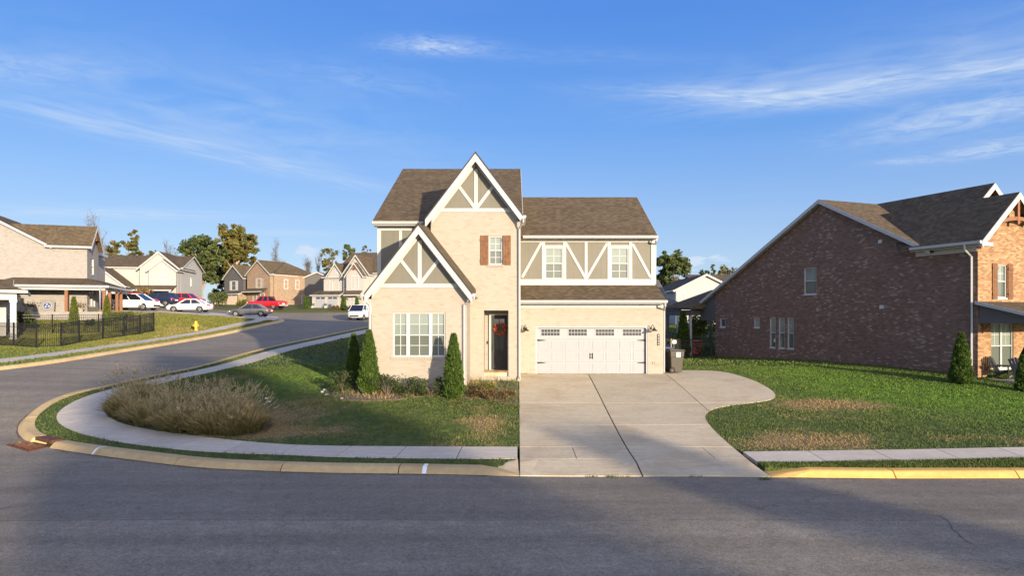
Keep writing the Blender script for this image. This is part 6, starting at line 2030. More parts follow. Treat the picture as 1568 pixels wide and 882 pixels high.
def vehicle(name, loc, rz, paint, label, cat, spec):
    """spec: stations of the lower body (x, sill, belt, half width), cabin outline, wheel places"""
    c = thing(name, loc, label, cat, rz)
    st = spec['body']
    rings = []
    for (x, zl, zt, hw) in st:
        zm = zl + (zt - zl) * 0.55
        half = [(hw * 0.86, zl), (hw * 0.97, zl + 0.10), (hw, zm), (hw * 0.985, zt - 0.10), (hw * 0.93, zt - 0.025), (hw * 0.80, zt)]
        rings.append([(x, -y, z) for y, z in half] + [(x, y, z) for y, z in half[::-1]])
    mb = MB(); loft(mb, rings)
    b = mb.obj('body', M[paint], c, smooth='all')
    md = b.modifiers.new('sub', 'SUBSURF'); md.levels = 1; md.render_levels = 1
    # cabin: dark glass volume, painted roof and pillars
    (xa, xb, xc, xd, zb, zt, wb, wt) = spec['cabin']       # windscreen foot, roof front, roof back, rear foot
    P = [(xa, -wb, zb), (xd, -wb, zb), (xd, wb, zb), (xa, wb, zb), (xb, -wt, zt), (xc, -wt, zt), (xc, wt, zt), (xb, wt, zt)]
    mb = MB(); mb.hexa(P); mb.obj('windows', M['car_glass'], c)
    mb = MB()
    n = 6
    rr = []
    for i in range(n + 1):
        t = i / n
        x = xb + 0.06 + (xc - xb - 0.12) * t
        zc = zt + 0.05 * math.sin(math.pi * (0.12 + 0.76 * t))
        rr.append([(x, -wt - 0.02, zt - 0.03), (x, -wt + 0.05, zc + 0.0), (x, 0, zc + 0.025), (x, wt - 0.05, zc), (x, wt + 0.02, zt - 0.03)])
    loft(mb, rr)
    mb.obj('roof', M[paint], c, smooth='all')
    mb = MB()
    for s in (-1, 1):
        def at(f, h):         # f along the side at belt, h 0..1 up
            lo = xa + (xd - xa) * f; hi = xb + (xc - xb) * f
            return (lo + (hi - lo) * h, s * (wb + (wt - wb) * h + 0.012), zb + (zt - zb) * h)
        for f, w in [(0.0, 0.09)] + [(q, 0.07) for q in spec.get('pillars', (0.5,))] + [(1.0, spec.get('rearp', 0.12))]:
            mb = MB(); mb.bar(at(f, -0.02), at(f, 1.0), w, 0.03, (0, s, 0)); mb.obj('pillar', M[paint], c)
        mb = MB(); mb.bar(at(0, 1.0), at(1, 1.0), 0.05, 0.05); mb.obj('roof_rail', M[paint], c)
    # wheels, arches
    for wx in spec['wheels']:
        for s in (-1, 1):
            r = spec['r']
            yw = spec['track'] * s
            mb = MB(); mb.lathe([(r * 0.60, -0.10), (r * 0.97, -0.105), (r, -0.07), (r, 0.07), (r * 0.97, 0.105), (r * 0.60, 0.10)], (wx, yw, r), 18, axis='y')
            w = mb.obj('wheel', M['rubber'], c, smooth=True)
            mb = MB()
            mb.lathe([(r * 0.62, 0.0), (r * 0.60, s * 0.06), (r * 0.52, s * 0.075), (r * 0.48, s * 0.02), (0.001, s * 0.02)], (wx, yw + s * 0.035, r), 18, axis='y')
            for k in range(5):
                a_ = k * 1.2566
                mb.bar((wx + 0.05 * math.cos(a_), yw + s * 0.09, r + 0.05 * math.sin(a_)), (wx + r * 0.56 * math.cos(a_), yw + s * 0.095, r + r * 0.56 * math.sin(a_)), 0.06, 0.03, (0, 1, 0))
            mb.obj('rim', M['rim_metal'], w)
            mb = MB(); mb.tube([(wx + r * 1.10 * math.cos(q_ * 0.3927 - 0.2), s * spec['hw'] * 0.985, r * 1.0 + r * 1.10 * math.sin(q_ * 0.3927 - 0.2)) for q_ in range(10)], 0.03, 5); mb.obj('wheel_arch', M['rubber'], c)
    L0, L1 = st[0], st[-1]
    for s in (-1, 1):
        x, zl, zt_, hw = st[1]
        mb = MB(); mb.bar((st[0][0] - 0.02, s * st[0][3] * 0.72, st[0][2] - 0.16), (st[1][0] + 0.12, s * (st[1][3] * 0.99), st[1][2] - 0.15), 0.10, 0.13); mb.obj('headlight', M['lamp_glass'], c)
        mb = MB(); mb.bar((L1[0] + 0.02, s * L1[3] * 0.74, L1[2] - 0.17), (st[-2][0] - 0.05, s * st[-2][3] * 0.99, st[-2][2] - 0.15), 0.10, 0.15); mb.obj('tail_light', M['tail_red'], c)
        mb = MB(); mb.box(xa + 0.18, xa + 0.32, s * (wb + 0.02) - (0.14 if s < 0 else 0), s * (wb + 0.02) + (0.14 if s > 0 else 0), zb + 0.02, zb + 0.16); mb.obj('mirror', M[paint], c, bevel=0.03)
        mb = MB(); mb.box(st[2][0] + 0.3, st[-3][0] - 0.3, s * spec['hw'] - 0.015, s * spec['hw'] + 0.008, st[3][1] + 0.03, st[3][1] + 0.09); mb.obj('sill', M['rubber'], c)
        for hx in spec.get('handles', ()):
            mb = MB(); mb.box(hx, hx + 0.2, s * spec['hw'] * 0.98 - 0.02, s * spec['hw'] * 0.98 + 0.03, zb - 0.17, zb - 0.13); mb.obj('handle', M[paint], c)
        for hx in spec.get('seams', ()):
            mb = MB(); mb.box(hx - 0.008, hx + 0.008, s * spec['hw'] * 0.985 - 0.02, s * (spec['hw'] + 0.004), st[3][1] + 0.10, zb - 0.05); mb.obj('door_seam', M['rubber'], c)
    mb = MB(); mb.box(L0[0] - 0.02, L0[0] + 0.06, -0.55, 0.55, L0[1] + 0.08, L0[1] + 0.26); mb.obj('grille', M['rubber'], c)
    mb = MB(); mb.box(L1[0] - 0.04, L1[0] + 0.03, -0.26, 0.26, L1[1] + 0.26, L1[1] + 0.39); mb.obj('number_plate', M['sticker_white'], c)
    for f in spec.get('extra', ()): f(c, paint)
    return c


# the nose of every vehicle points to -x
SEDAN = dict(body=[(-2.36, 0.28, 0.66, 0.66), (-2.18, 0.22, 0.78, 0.82), (-1.5, 0.20, 0.88, 0.90), (-0.9, 0.19, 0.94, 0.91), (0.9, 0.19, 0.98, 0.91), (1.6, 0.22, 1.00, 0.90), (2.15, 0.28, 0.98, 0.84), (2.36, 0.36, 0.90, 0.70)],
             cabin=(-1.05, -0.25, 0.85, 1.75, 0.90, 1.42, 0.80, 0.58), wheels=(-1.42, 1.36), r=0.33, track=0.80, hw=0.91, pillars=(0.52,), handles=(0.15, 0.95), seams=(-0.95, 0.18, 1.0))
MINIVAN = dict(body=[(-2.58, 0.30, 0.80, 0.72), (-2.38, 0.24, 0.92, 0.90), (-1.6, 0.20, 1.06, 0.98), (-1.0, 0.20, 1.10, 0.99), (1.0, 0.20, 1.12, 0.99), (1.9, 0.24, 1.14, 0.98), (2.4, 0.32, 1.14, 0.94), (2.55, 0.40, 1.05, 0.86)],
               cabin=(-1.75, -0.75, 2.2, 2.48, 1.02, 1.68, 0.90, 0.72), wheels=(-1.62, 1.42), r=0.35, track=0.86, hw=0.99, pillars=(0.36, 0.66), handles=(-0.1, 0.5), seams=(-1.2, 0.1, 1.3), rearp=0.2)
SUVC = dict(body=[(-2.28, 0.36, 0.84, 0.70), (-2.08, 0.30, 0.98, 0.86), (-1.5, 0.26, 1.06, 0.93), (-0.9, 0.25, 1.10, 0.94), (0.9, 0.25, 1.14, 0.94), (1.6, 0.28, 1.16, 0.93), (2.1, 0.34, 1.14, 0.88), (2.28, 0.42, 1.04, 0.78)],
            cabin=(-1.15, -0.45, 1.55, 2.10, 1.04, 1.64, 0.84, 0.64), wheels=(-1.38, 1.36), r=0.36, track=0.82, hw=0.94, pillars=(0.42, 0.76), handles=(-0.1, 0.8), seams=(-0.95, 0.1, 1.0), rearp=0.16)
VANC = dict(body=[(-2.30, 0.34, 0.86, 0.72), (-2.12, 0.28, 1.00, 0.86), (-1.6, 0.25, 1.14, 0.90), (-1.0, 0.25, 1.22, 0.91), (0.9, 0.25, 1.26, 0.91), (1.6, 0.28, 1.28, 0.91), (2.1, 0.32, 1.28, 0.90), (2.22, 0.40, 1.24, 0.87)],
            cabin=(-1.75, -0.95, 2.1, 2.2, 1.10, 1.82, 0.84, 0.74), wheels=(-1.4, 1.45), r=0.34, track=0.80, hw=0.91, pillars=(0.36,), handles=(-0.3,), seams=(-1.0, 0.3), rearp=0.2)


def van_panels(c, paint):
    for s in (-1, 1):
        mb = MB(); mb.prism([(0.25, s * 0.86, 1.12), (2.15, s * 0.86, 1.12), (2.05, s * 0.765, 1.80), (0.15, s * 0.765, 1.80)], (0, s * 0.02, 0)); mb.obj('panel', M[paint], c)


VANC['extra'] = (van_panels,)
TRUCK = dict(body=[(-2.85, 0.42, 1.00, 0.80), (-2.65, 0.36, 1.12, 0.94), (-1.9, 0.32, 1.18, 0.99), (-1.0, 0.32, 1.20, 1.0), (0.9, 0.32, 1.20, 1.0), (1.7, 0.36, 1.18, 1.0), (2.75, 0.42, 1.18, 0.99), (2.85, 0.46, 1.16, 0.97)],
             cabin=(-1.25, -0.55, 0.75, 0.95, 1.12, 1.84, 0.86, 0.70), wheels=(-1.85, 1.85), r=0.40, track=0.84, hw=1.0, pillars=(0.52,), handles=(-0.2, 0.6), seams=(-0.9, 0.2, 1.0), rearp=0.14)


def truck_bed(c, paint):
    mb = MB(); mb.box(1.08, 2.72, -0.80, 0.80, 1.19, 1.205); mb.obj('bed', M['rubber'], c)
    mb = MB(); mb.box(2.80, 2.95, -0.9, 0.9, 0.48, 0.66); mb.obj('bumper', M['rim_metal'], c)


TRUCK['extra'] = (truck_bed,)


def park(px, D, rz): 
    x = PX(px, D)
    return (x, D, zg(x, D) + 0.02)


def place_z(px, py, D):
    x = PX(px, D); return (x, D, PZ(py, D))


vehicle('minivan', (PX(204, 71), 71.0, zg(PX(204, 71), 71) + 0.05), R(176), 'paint_white', 'white minivan parked beside the white brick porch, nose to the right', 'minivan', MINIVAN)
vehicle('red_car', (PX(210, 78), 78.0, zg(PX(210, 78), 78) + 0.05), R(178), 'paint_red', 'red car mostly hidden behind the white minivan', 'car', SUVC)
vehicle('navy_suv', (PX(243, 84), 84.0, zg(PX(243, 84), 84) + 0.05), R(-4), 'paint_navy', 'dark navy suv between the white minivan and the bright red car', 'suv', SUVC)
vehicle('red_car', (PX(286, 88), 88.0, zg(PX(286, 88), 88) + 0.15), R(178), 'paint_red', 'bright red hatchback behind the white sedan, nose to the right', 'car', SUVC)
vehicle('white_sedan', (PX(291, 75.5), 75.5, zg(PX(291, 75.5), 75.5) + 0.06), R(3), 'paint_white', 'white sedan on the driveway strip in front of the red hatchback', 'car', SEDAN)
vehicle('gray_sedan', (PX(384, 78), 78.0, zg(PX(384, 78), 78) + 0.06), R(4), 'paint_gray', 'gray sedan in front of the red pickup, at the end of the street', 'car', SEDAN)
vehicle('pickup_truck', (PX(408, 97), 97.0, zg(PX(408, 97), 97) + 0.0), R(-18), 'paint_red', 'red pickup truck with dark cab windows, before the tan brick house', 'truck', TRUCK)
vehicle('cargo_van', (PX(552, 83), 83.0, H(PX(552, 83), 83) + 0.01), R(84), 'paint_white', 'small white cargo van facing down the street, beside the corner house', 'van', VANC)

# drive strips they stand on
def strip(name, px, mat, off):
    return tag(sheet(name, [G(*q) for q in px], M[mat], lambda x, y: HV(x, y) + RISE + off, 1.0, 0.12), kind='structure')


strip('far_driveway', ((150, 477.0), (246, 479.2), (330, 483.8), (420, 491.3), (432, 489.0), (425, 485.5), (330, 479.6), (246, 476.4), (150, 473.8)), 'concrete_walk', 0.02)

# ------------------------------------------------------------------ street furniture
hx, hy = G(300, 506.5)
hy_ = thing('fire_hydrant', (hx, hy, zg(hx, hy)), 'yellow fire hydrant on the grass beside the far sidewalk', 'hydrant')
mb = MB(); mb.lathe([(0.17, 0.0), (0.17, 0.05), (0.11, 0.07), (0.11, 0.50), (0.15, 0.52), (0.15, 0.56), (0.13, 0.60), (0.12, 0.70), (0.07, 0.77), (0.03, 0.79), (0.03, 0.84), (0.001, 0.84)], (0, 0, 0), 16); mb.obj('barrel', M['hydrant_yellow'], hy_, smooth=True)
for ax_, r_ in (((0.0, -1), 0.075), ((1, 0), 0.055), ((-1, 0), 0.055)):
    mb = MB(); p0 = Vector((ax_[0] * 0.08, ax_[1] * 0.08, 0.42)); p1 = Vector((ax_[0] * 0.20, ax_[1] * 0.20, 0.42)); mb.tube([p0, p1], r_, 10); mb.tube([p1, p1 + Vector((ax_[0] * .03, ax_[1] * .03, 0))], r_ * 1.2, 8); mb.obj('outlet', M['hydrant_yellow'], hy_)

# wheeled bin beside the garage
bx_, by_ = 7.05, 30.62
bz_ = H(bx_, by_) + RISE + 0.02
bn = thing('wheeled_bin', (7.33, 30.75, bz_), 'dark brown wheeled bin with a white sticker at the right corner of the garage', 'bin', R(6))
mb = MB()
mb.hexa([(-0.24, -0.27, 0.05), (0.24, -0.27, 0.05), (0.24, 0.27, 0.05), (-0.24, 0.27, 0.05), (-0.31, -0.36, 0.98), (0.31, -0.36, 0.98), (0.31, 0.36, 0.98), (-0.31, 0.36, 0.98)])
mb.hexa([(-0.305, -0.355, 0.72), (0.305, -0.355, 0.72), (0.305, 0.355, 0.72), (-0.305, 0.355, 0.72), (-0.325, -0.375, 0.99), (0.325, -0.375, 0.99), (0.325, 0.375, 0.99), (-0.325, 0.375, 0.99)])
mb.obj('body', M['bin_plastic'], bn, bevel=0.02)
mb = MB()
mb.hexa([(-0.36, -0.39, 1.0), (0.37, -0.40, 1.0), (0.37, 0.40, 1.0), (-0.36, 0.39, 1.0), (-0.33, -0.36, 1.09), (0.33, -0.36, 1.05), (0.33, 0.36, 1.05), (-0.33, 0.36, 1.09)])
mb.obj('lid', M['bin_plastic'], bn, bevel=0.02)
mb = MB(); mb.tube([(-0.39, -0.25, 0.98), (-0.39, 0.25, 0.98)], 0.02, 6); mb.obj('handle', M['bin_plastic'], bn)
for s in (-1, 1):
    mb = MB(); mb.lathe([(0.08, -0.03), (0.125, -0.035), (0.135, 0.0), (0.125, 0.035), (0.08, 0.03)], (-0.22, s * 0.30, 0.135), 16, axis='y'); w = mb.obj('wheel', M['rubber'], bn, smooth=True)
    mb = MB(); mb.lathe([(0.085, -0.02), (0.06, -0.036), (0.001, -0.03)], (-0.22, s * 0.305, 0.135), 12, axis='y'); mb.obj('hub', M['bin_plastic'], w)
mb = MB(); mb.prism([(-0.05, -0.374, 0.72), (0.13, -0.374, 0.72), (0.13, -0.384, 0.93), (-0.05, -0.384, 0.93)], (0, -0.004, 0)); stt = mb.obj('sticker', M['sticker_white'], bn)
mb = MB(); mb.prism([(-0.03, -0.3825, 0.77), (0.05, -0.3825, 0.76), (0.05, -0.385, 0.82), (-0.03, -0.385, 0.83)], (0, -0.004, 0)); mb.prism([(0.03, -0.388, 0.86), (0.11, -0.388, 0.84), (0.11, -0.390, 0.89), (0.03, -0.390, 0.91)], (0, -0.003, 0)); mb.obj('sticker_print', M['metal_black'], stt)
bn2 = thing('wheeled_bin', (7.12, 31.75, bz_), 'blue-lidded wheeled bin just behind the brown one', 'bin', R(-3))
mb = MB(); mb.hexa([(-0.24, -0.27, 0.05), (0.24, -0.27, 0.05), (0.24, 0.27, 0.05), (-0.24, 0.27, 0.05), (-0.31, -0.36, 1.0), (0.31, -0.36, 1.0), (0.31, 0.36, 1.0), (-0.31, 0.36, 1.0)]); mb.obj('body', M['bin_blue'], bn2, bevel=0.02)
mb = MB(); mb.hexa([(-0.34, -0.38, 1.0), (0.34, -0.38, 1.0), (0.34, 0.38, 1.0), (-0.34, 0.38, 1.0), (-0.31, -0.34, 1.12), (0.31, -0.34, 1.10), (0.31, 0.34, 1.10), (-0.31, 0.34, 1.12)]); mb.obj('lid', M['bin_blue'], bn2, bevel=0.02)
for s in (-1, 1):
    mb = MB(); mb.lathe([(0.08, -0.03), (0.13, -0.03), (0.13, 0.03), (0.08, 0.03)], (-0.22, s * 0.30, 0.135), 14, axis='y'); mb.obj('wheel', M['rubber'], bn2)

# storm drain in the kerb at the corner: rusty hood, grate, broken frame
i0 = DRAIN_I
k0, k1 = kA0[i0 - 3], kA0[i0 + 3]
off_in = offset(kA0, sA * 0.50)
off_rd = offset(kA0, -sA * 0.55)
dcx, dcy = kA0[i0]
dz = H(dcx, dcy)
dr = thing('storm_drain', (dcx, dcy, dz), 'rusty iron storm drain with a broken grate in the curb at the street corner', 'drain')
def rl(p, z): return (p[0] - dcx, p[1] - dcy, z)
def lerp2(a, b, t): return (a[0] + (b[0] - a[0]) * t, a[1] + (b[1] - a[1]) * t)
mb = MB()
A0, A1, B0, B1 = kA0[i0 - 3], kA0[i0 + 3], off_in[i0 - 3], off_in[i0 + 3]
for (u0, u1, zl, zt) in ((0.28, 1.0, 0.06, 0.175),):
    p = [lerp2(A0, B0, u0), lerp2(A1, B1, u0), lerp2(A1, B1, u1), lerp2(A0, B0, u1)]
    mb.hexa([rl(q, zl) for q in p] + [rl(q, zt) for q in p])
mb.obj('hood', M['rust'], dr, bevel=0.015)
mb = MB()
C0, C1 = off_rd[i0 - 4], off_rd[i0 + 4]
p = [C0, C1, lerp2(A1, B1, 0.25), lerp2(A0, B0, 0.25)]
mb.hexa([rl(q, -0.05) for q in p] + [rl(q, 0.010) for q in p]); mb.obj('frame', M['rust'], dr)
nb_r = 9
for i in range(nb_r):
    t0 = 0.06 + 0.88 * i / (nb_r - 1)
    a_ = lerp2(C0, C1, t0); b_ = lerp2(A0, A1, t0)
    mb = MB(); mb.bar(rl(lerp2(a_, b_, 0.1), 0.03 + rng.uniform(-0.01, 0.015)), rl(lerp2(a_, b_, 0.95), 0.035 + rng.uniform(-0.012, 0.02)), 0.045, 0.03); mb.obj('grate_bar', M['rust'], dr)
mb = MB()
for _ in range(14):
    t0, t1 = rng.random(), rng.random()
    q = lerp2(lerp2(C0, C1, t0), lerp2(A0, A1, t0), t1 * 0.9); s = rng.uniform(0.05, 0.13); z0 = 0.04
    c_ = rl(q, z0); mb.poly([(c_[0] - s, c_[1], z0), (c_[0], c_[1] - s * .6, z0 + rng.uniform(0, .05)), (c_[0] + s, c_[1] + s * .3, z0 + 0.02), (c_[0], c_[1] + s * .7, z0 + rng.uniform(0, .06))])
mb.obj('dead_leaves', M['leaf_autumn'], dr, fix=False)
# painted white marks on the kerb
for (x, y) in ((649, 719), (148, 690)):
    gx_, gy_ = G(x, y + (7 if x > 300 else 6), 0.0)
    i = int(np.argmin(np.hypot(kA0[:, 0] - gx_, kA0[:, 1] - gy_)))
    mb = MB()
    prof = [(-0.004, 0.02), (0.128, 0.151), (0.188, 0.171), (0.44, 0.171)]
    offs = [offset(kA0, sA * d) for d, _ in prof]
    w = 0.055 if x > 300 else 0.04
    tang = (kA0[i + 1] - kA0[i - 1]); tang /= np.hypot(*tang)
    zb = H(*kA0[i])
    R0 = [mb.p((O[i][0] - tang[0] * w, O[i][1] - tang[1] * w, zb + h)) for (d, h), O in zip(prof, offs)]
    R1 = [mb.p((O[i][0] + tang[0] * w, O[i][1] + tang[1] * w, zb + h)) for (d, h), O in zip(prof, offs)]
    for k in range(3): mb.f.append([R0[k], R1[k], R1[k + 1], R0[k + 1]]); mb.mi.append(0)
    mb.obj('paint_mark', M['sticker_white'], curb)

# crack and gravel patch in the road
def scrap(name, px, mat, w, label, cat):
    pts = [G(*q, 0.0) for q in px]
    mb = MB()
    for (a, b) in zip(pts[:-1], pts[1:]):
        dx, dy = b[0] - a[0], b[1] - a[1]; l = math.hypot(dx, dy) or 1
        nx, ny = -dy / l * w, dx / l * w
        za, zb = H(*a) + 0.006, H(*b) + 0.006
        mb.poly([(a[0] - nx, a[1] - ny, za), (b[0] - nx, b[1] - ny, zb), (b[0] + nx, b[1] + ny, zb), (a[0] + nx, a[1] + ny, za)])
    return mb.obj(name, M[mat], None, fix=False)


cr = scrap('road_crack', ((1437, 790), (1444, 794), (1450, 797), (1455, 803), (1458, 811), (1468, 818), (1473, 826), (1490, 834)), 'joint_dark', 0.006, '', '')
tag(cr, kind='structure')

# ------------------------------------------------------------------ fences
def fence(name, pts, post_step, h, label, picket_step=0.115, stuff_far=None, gate=None):
    P = np.array(pts, float)
    f = thing(name, (P[0][0], P[0][1], zg(*P[0])), label, 'fence')
    o = f.location
    me_pk = None
    cnt = 0
    for (a, b) in zip(P[:-1], P[1:]):
        L = np.hypot(*(b - a))
        n = max(1, int(round(L / post_step)))
        u = (b - a) / L
        for i in range(n + 1):
            if i == n and not np.allclose(b, P[-1]): continue
            q = a + u * L * i / n
            z = zg(*q) - o[2]
            mb = MB(); mb.box(q[0] - o[0] - 0.035, q[0] - o[0] + 0.035, q[1] - o[1] - 0.035, q[1] - o[1] + 0.035, z - 0.1, z + h + 0.04); mb.box(q[0] - o[0] - 0.045, q[0] - o[0] + 0.045, q[1] - o[1] - 0.045, q[1] - o[1] + 0.045, z + h + 0.04, z + h + 0.06)
            mb.obj('post', M['metal_black'], f)
        for i in range(n):
            q0, q1 = a + u * L * i / n, a + u * L * (i + 1) / n
            z0, z1 = zg(*q0) - o[2], zg(*q1) - o[2]
            for hh in (0.12, h - 0.22, h):
                mb = MB(); mb.bar((q0[0] - o[0], q0[1] - o[1], z0 + hh), (q1[0] - o[0], q1[1] - o[1], z1 + hh), 0.03, 0.035); mb.obj('rail', M['metal_black'], f)
            k = int(L / n / picket_step)
            for j in range(1, k):
                t = j / k
                q = q0 + (q1 - q0) * t
                z = z0 + (z1 - z0) * t
                if me_pk is None:
                    mb = MB(); mb.box(-0.010, 0.010, -0.010, 0.010, 0.05, h - 0.002); me_pk = mb.mesh('picket', M['metal_black'])
                if cnt < 290:
                    link('picket', me_pk, f, (q[0] - o[0], q[1] - o[1], z))
                else:
                    rest.append((q[0] - o[0], q[1] - o[1], z, h, f))
                cnt += 1
    return f


rest = []
fA, fB, fC = G(-12, 529), G(56, 533.5), G(93, 531.5)
fD_, fE_ = G(235.5, 508), G(0, 508)
fence('iron_fence', [fD_, G(190, 516.0), G(121, 526), fC, fB, fA, (-40, fA[1] + 1.0)], 2.2, 1.5, 'black metal picket fence on the grass bank below the white brick house')
if rest:
    mb = MB()
    for (x, y, z, h, f) in rest: mb.box(x - 0.01, x + 0.01, y - 0.01, y + 0.01, z + 0.05, z + h - 0.002)
    o = mb.obj('pickets', M['metal_black'], rest[0][4]); o['kind'] = 'stuff'
rest = []
fence('iron_fence', [(fD_[0] - 0.1, fD_[1] + 0.1), G(151, 510.5), G(80, 511.5), G(0, 512)], 2.4, 1.5, 'black metal picket fence nearest the porch, closing the back of the yard', picket_step=0.13)
if rest:
    mb = MB()
    for (x, y, z, h, f) in rest: mb.box(x - 0.01, x + 0.01, y - 0.01, y + 0.01, z + 0.05, z + h - 0.002)
    o = mb.obj('pickets', M['metal_black'], rest[0][4]); o['kind'] = 'stuff'
rest = []
ff = fence('iron_fence', [(6.9, 42.5), (10.4, 44.0), (13.3, 45.6)], 1.9, 1.25, 'black metal fence between the bins and the dark brick house')
# notice and pale stake by that fence, toys behind it
g1 = thing('yard_notice', (PX(1032.3, 43.4), 43.4, zg(10.3, 43.4)), 'small white notice on the black fence behind the bin', 'sign')
mb = MB(); mb.box(-0.12, 0.12, -0.07, -0.05, 0.98, 1.20); mb.obj('board', M['sticker_white'], g1)
mb = MB(); mb.box(-0.02, 0.02, -0.045, -0.02, 0, 1.15); mb.obj('stake', M['metal_black'], g1)
g2 = tag(link('garden_stake', (lambda mb: (mb.tube([(0, 0, -0.1), (0.01, 0, 1.3)], 0.035, 6), mb.mesh('garden_stake', M['clay']))[1])(MB()), None, (PX(1027.5, 43.0), 43.0, zg(9.9, 43))), 'pale wooden stake rising behind the brown bin', 'stake')
ty = thing('toy_car', (PX(1064, 47.5), 47.5, zg(12.7, 47.5)), 'red plastic ride-on toy behind the black fence', 'toy')
mb = MB(); mb.hexa([(-0.45, -0.3, 0.1), (0.45, -0.3, 0.1), (0.45, 0.3, 0.1), (-0.45, 0.3, 0.1), (-0.3, -0.27, 0.5), (0.4, -0.27, 0.5), (0.4, 0.27, 0.5), (-0.3, 0.27, 0.5)]); mb.obj('body', M['toy_red'], ty, bevel=0.05)
mb = MB()
for s in (-1, 1):
    for x in (-0.1, 0.35): mb.bar((x, s * 0.24, 0.5), (x + 0.02, s * 0.22, 1.0), 0.05, 0.05)
mb.box(-0.15, 0.42, -0.26, 0.26, 1.0, 1.06); mb.obj('roof', M['toy_red'], ty)
for x in (-0.28, 0.28):
    for s in (-1, 1):
        mb = MB(); mb.lathe([(0.05, -0.04), (0.12, -0.04), (0.12, 0.04), (0.05, 0.04)], (x, s * 0.3, 0.12), 12, axis='y'); mb.obj('wheel', M['rubber'], ty)

# grit washed along the foot of the kerbs
mb = MB()
for path, side, i0_, i1_ in ((kA0, sA, 4, 190), (resample(KERB_B[::-1], 0.2), None, 2, 90)):
    sd_k = side if side is not None else (-1.0 if offset(path, 1.0)[2][1] < path[2][1] else 1.0)
    for i in range(i0_, min(i1_, len(path) - 2)):
        if abs(i - DRAIN_I) < 7 and side is not None: continue
        a, b = path[i], path[i + 1]
        wa, wb_ = 0.03 + 0.07 * abs(math.sin(i * 0.9) * math.sin(i * 0.23 + 1)), 0.03 + 0.07 * abs(math.sin((i + 1) * 0.9) * math.sin((i + 1) * 0.23 + 1))
        tx_, ty_ = b[0] - a[0], b[1] - a[1]; l = math.hypot(tx_, ty_)
        nx, ny = ty_ / l * -sd_k, -tx_ / l * -sd_k
        za, zb_ = H(*a) + 0.007, H(*b) + 0.007
        mb.poly([(a[0], a[1], za), (b[0], b[1], zb_), (b[0] + nx * wb_, b[1] + ny * wb_, zb_ - 0.002), (a[0] + nx * wa, a[1] + ny * wa, za - 0.002)])
tag(mb.obj('gutter_grit', M['soil'], None, fix=False), kind='stuff')
# ------------------------------------------------------------------ plants
def leaf_quads(C, size, up=0.3, asp=0.55, drop=0.0):
    """C (n,3) centres -> leaf-shaped quads facing every way"""
    n = len(C)
    a = NR.normal(size=(n, 3)); a[:, 2] = a[:, 2] * 0.6 + drop
    a /= np.linalg.norm(a, axis=1)[:, None]
    b = NR.normal(size=(n, 3)); b[:, 2] *= (1 - up)
    b -= a * (a * b).sum(1)[:, None]
    b /= np.maximum(np.linalg.norm(b, axis=1)[:, None], 1e-6)
    s = (size * NR.uniform(0.6, 1.4, n))[:, None]
    V = np.stack([C - a * s, C + b * s * asp, C + a * s, C - b * s * asp], 1)
    return V


def quads_obj(name, V, mat, parent=None):
    n = len(V)
    return link(name, arrays_mesh(name, V.reshape(-1, 3), np.arange(4 * n).reshape(-1, 4), mat), parent)


def branch_tree(seed, h, spread, levels=3, trunk_r=0.25, fork=0.3, up=0.5):
    r = random.Random(seed)
    mb = MB(); tips = []
    def grow(p, d, L, rad, lev):
        pts = [p]; q = p; dd = d
        n = 4
        for i in range(n):
            dd = (dd + Vector((r.uniform(-1, 1), r.uniform(-1, 1), r.uniform(-.4, .6))) * 0.16).normalized()
            q = q + dd * (L / n); pts.append(q)
        mb.tube(pts, [rad * (1 - 0.55 * i / n) for i in range(n + 1)], 6 if lev < 2 else 4, cap=False)
        if lev >= levels:
            tips.append(q); tips.append(pts[-2]); return
        k = r.randint(3, 4) if lev else r.randint(5, 7)
        for i in range(k):
            t = r.uniform(0.35 if lev else fork, 1.0)
            s = pts[min(n, max(1, int(t * n)))]
            ang = r.uniform(0, 6.283)
            out = Vector((math.cos(ang), math.sin(ang), 0)) * spread
            nd = (out + Vector((0, 0, up * r.uniform(0.4, 1.3))) + dd * 0.5).normalized()
            grow(s, nd, L * r.uniform(0.45, 0.68), rad * 0.5, lev + 1)
        tips.append(q)
    grow(Vector((0, 0, -0.3)), Vector((0, 0, 1)), h, trunk_r, 0)
    return mb, tips


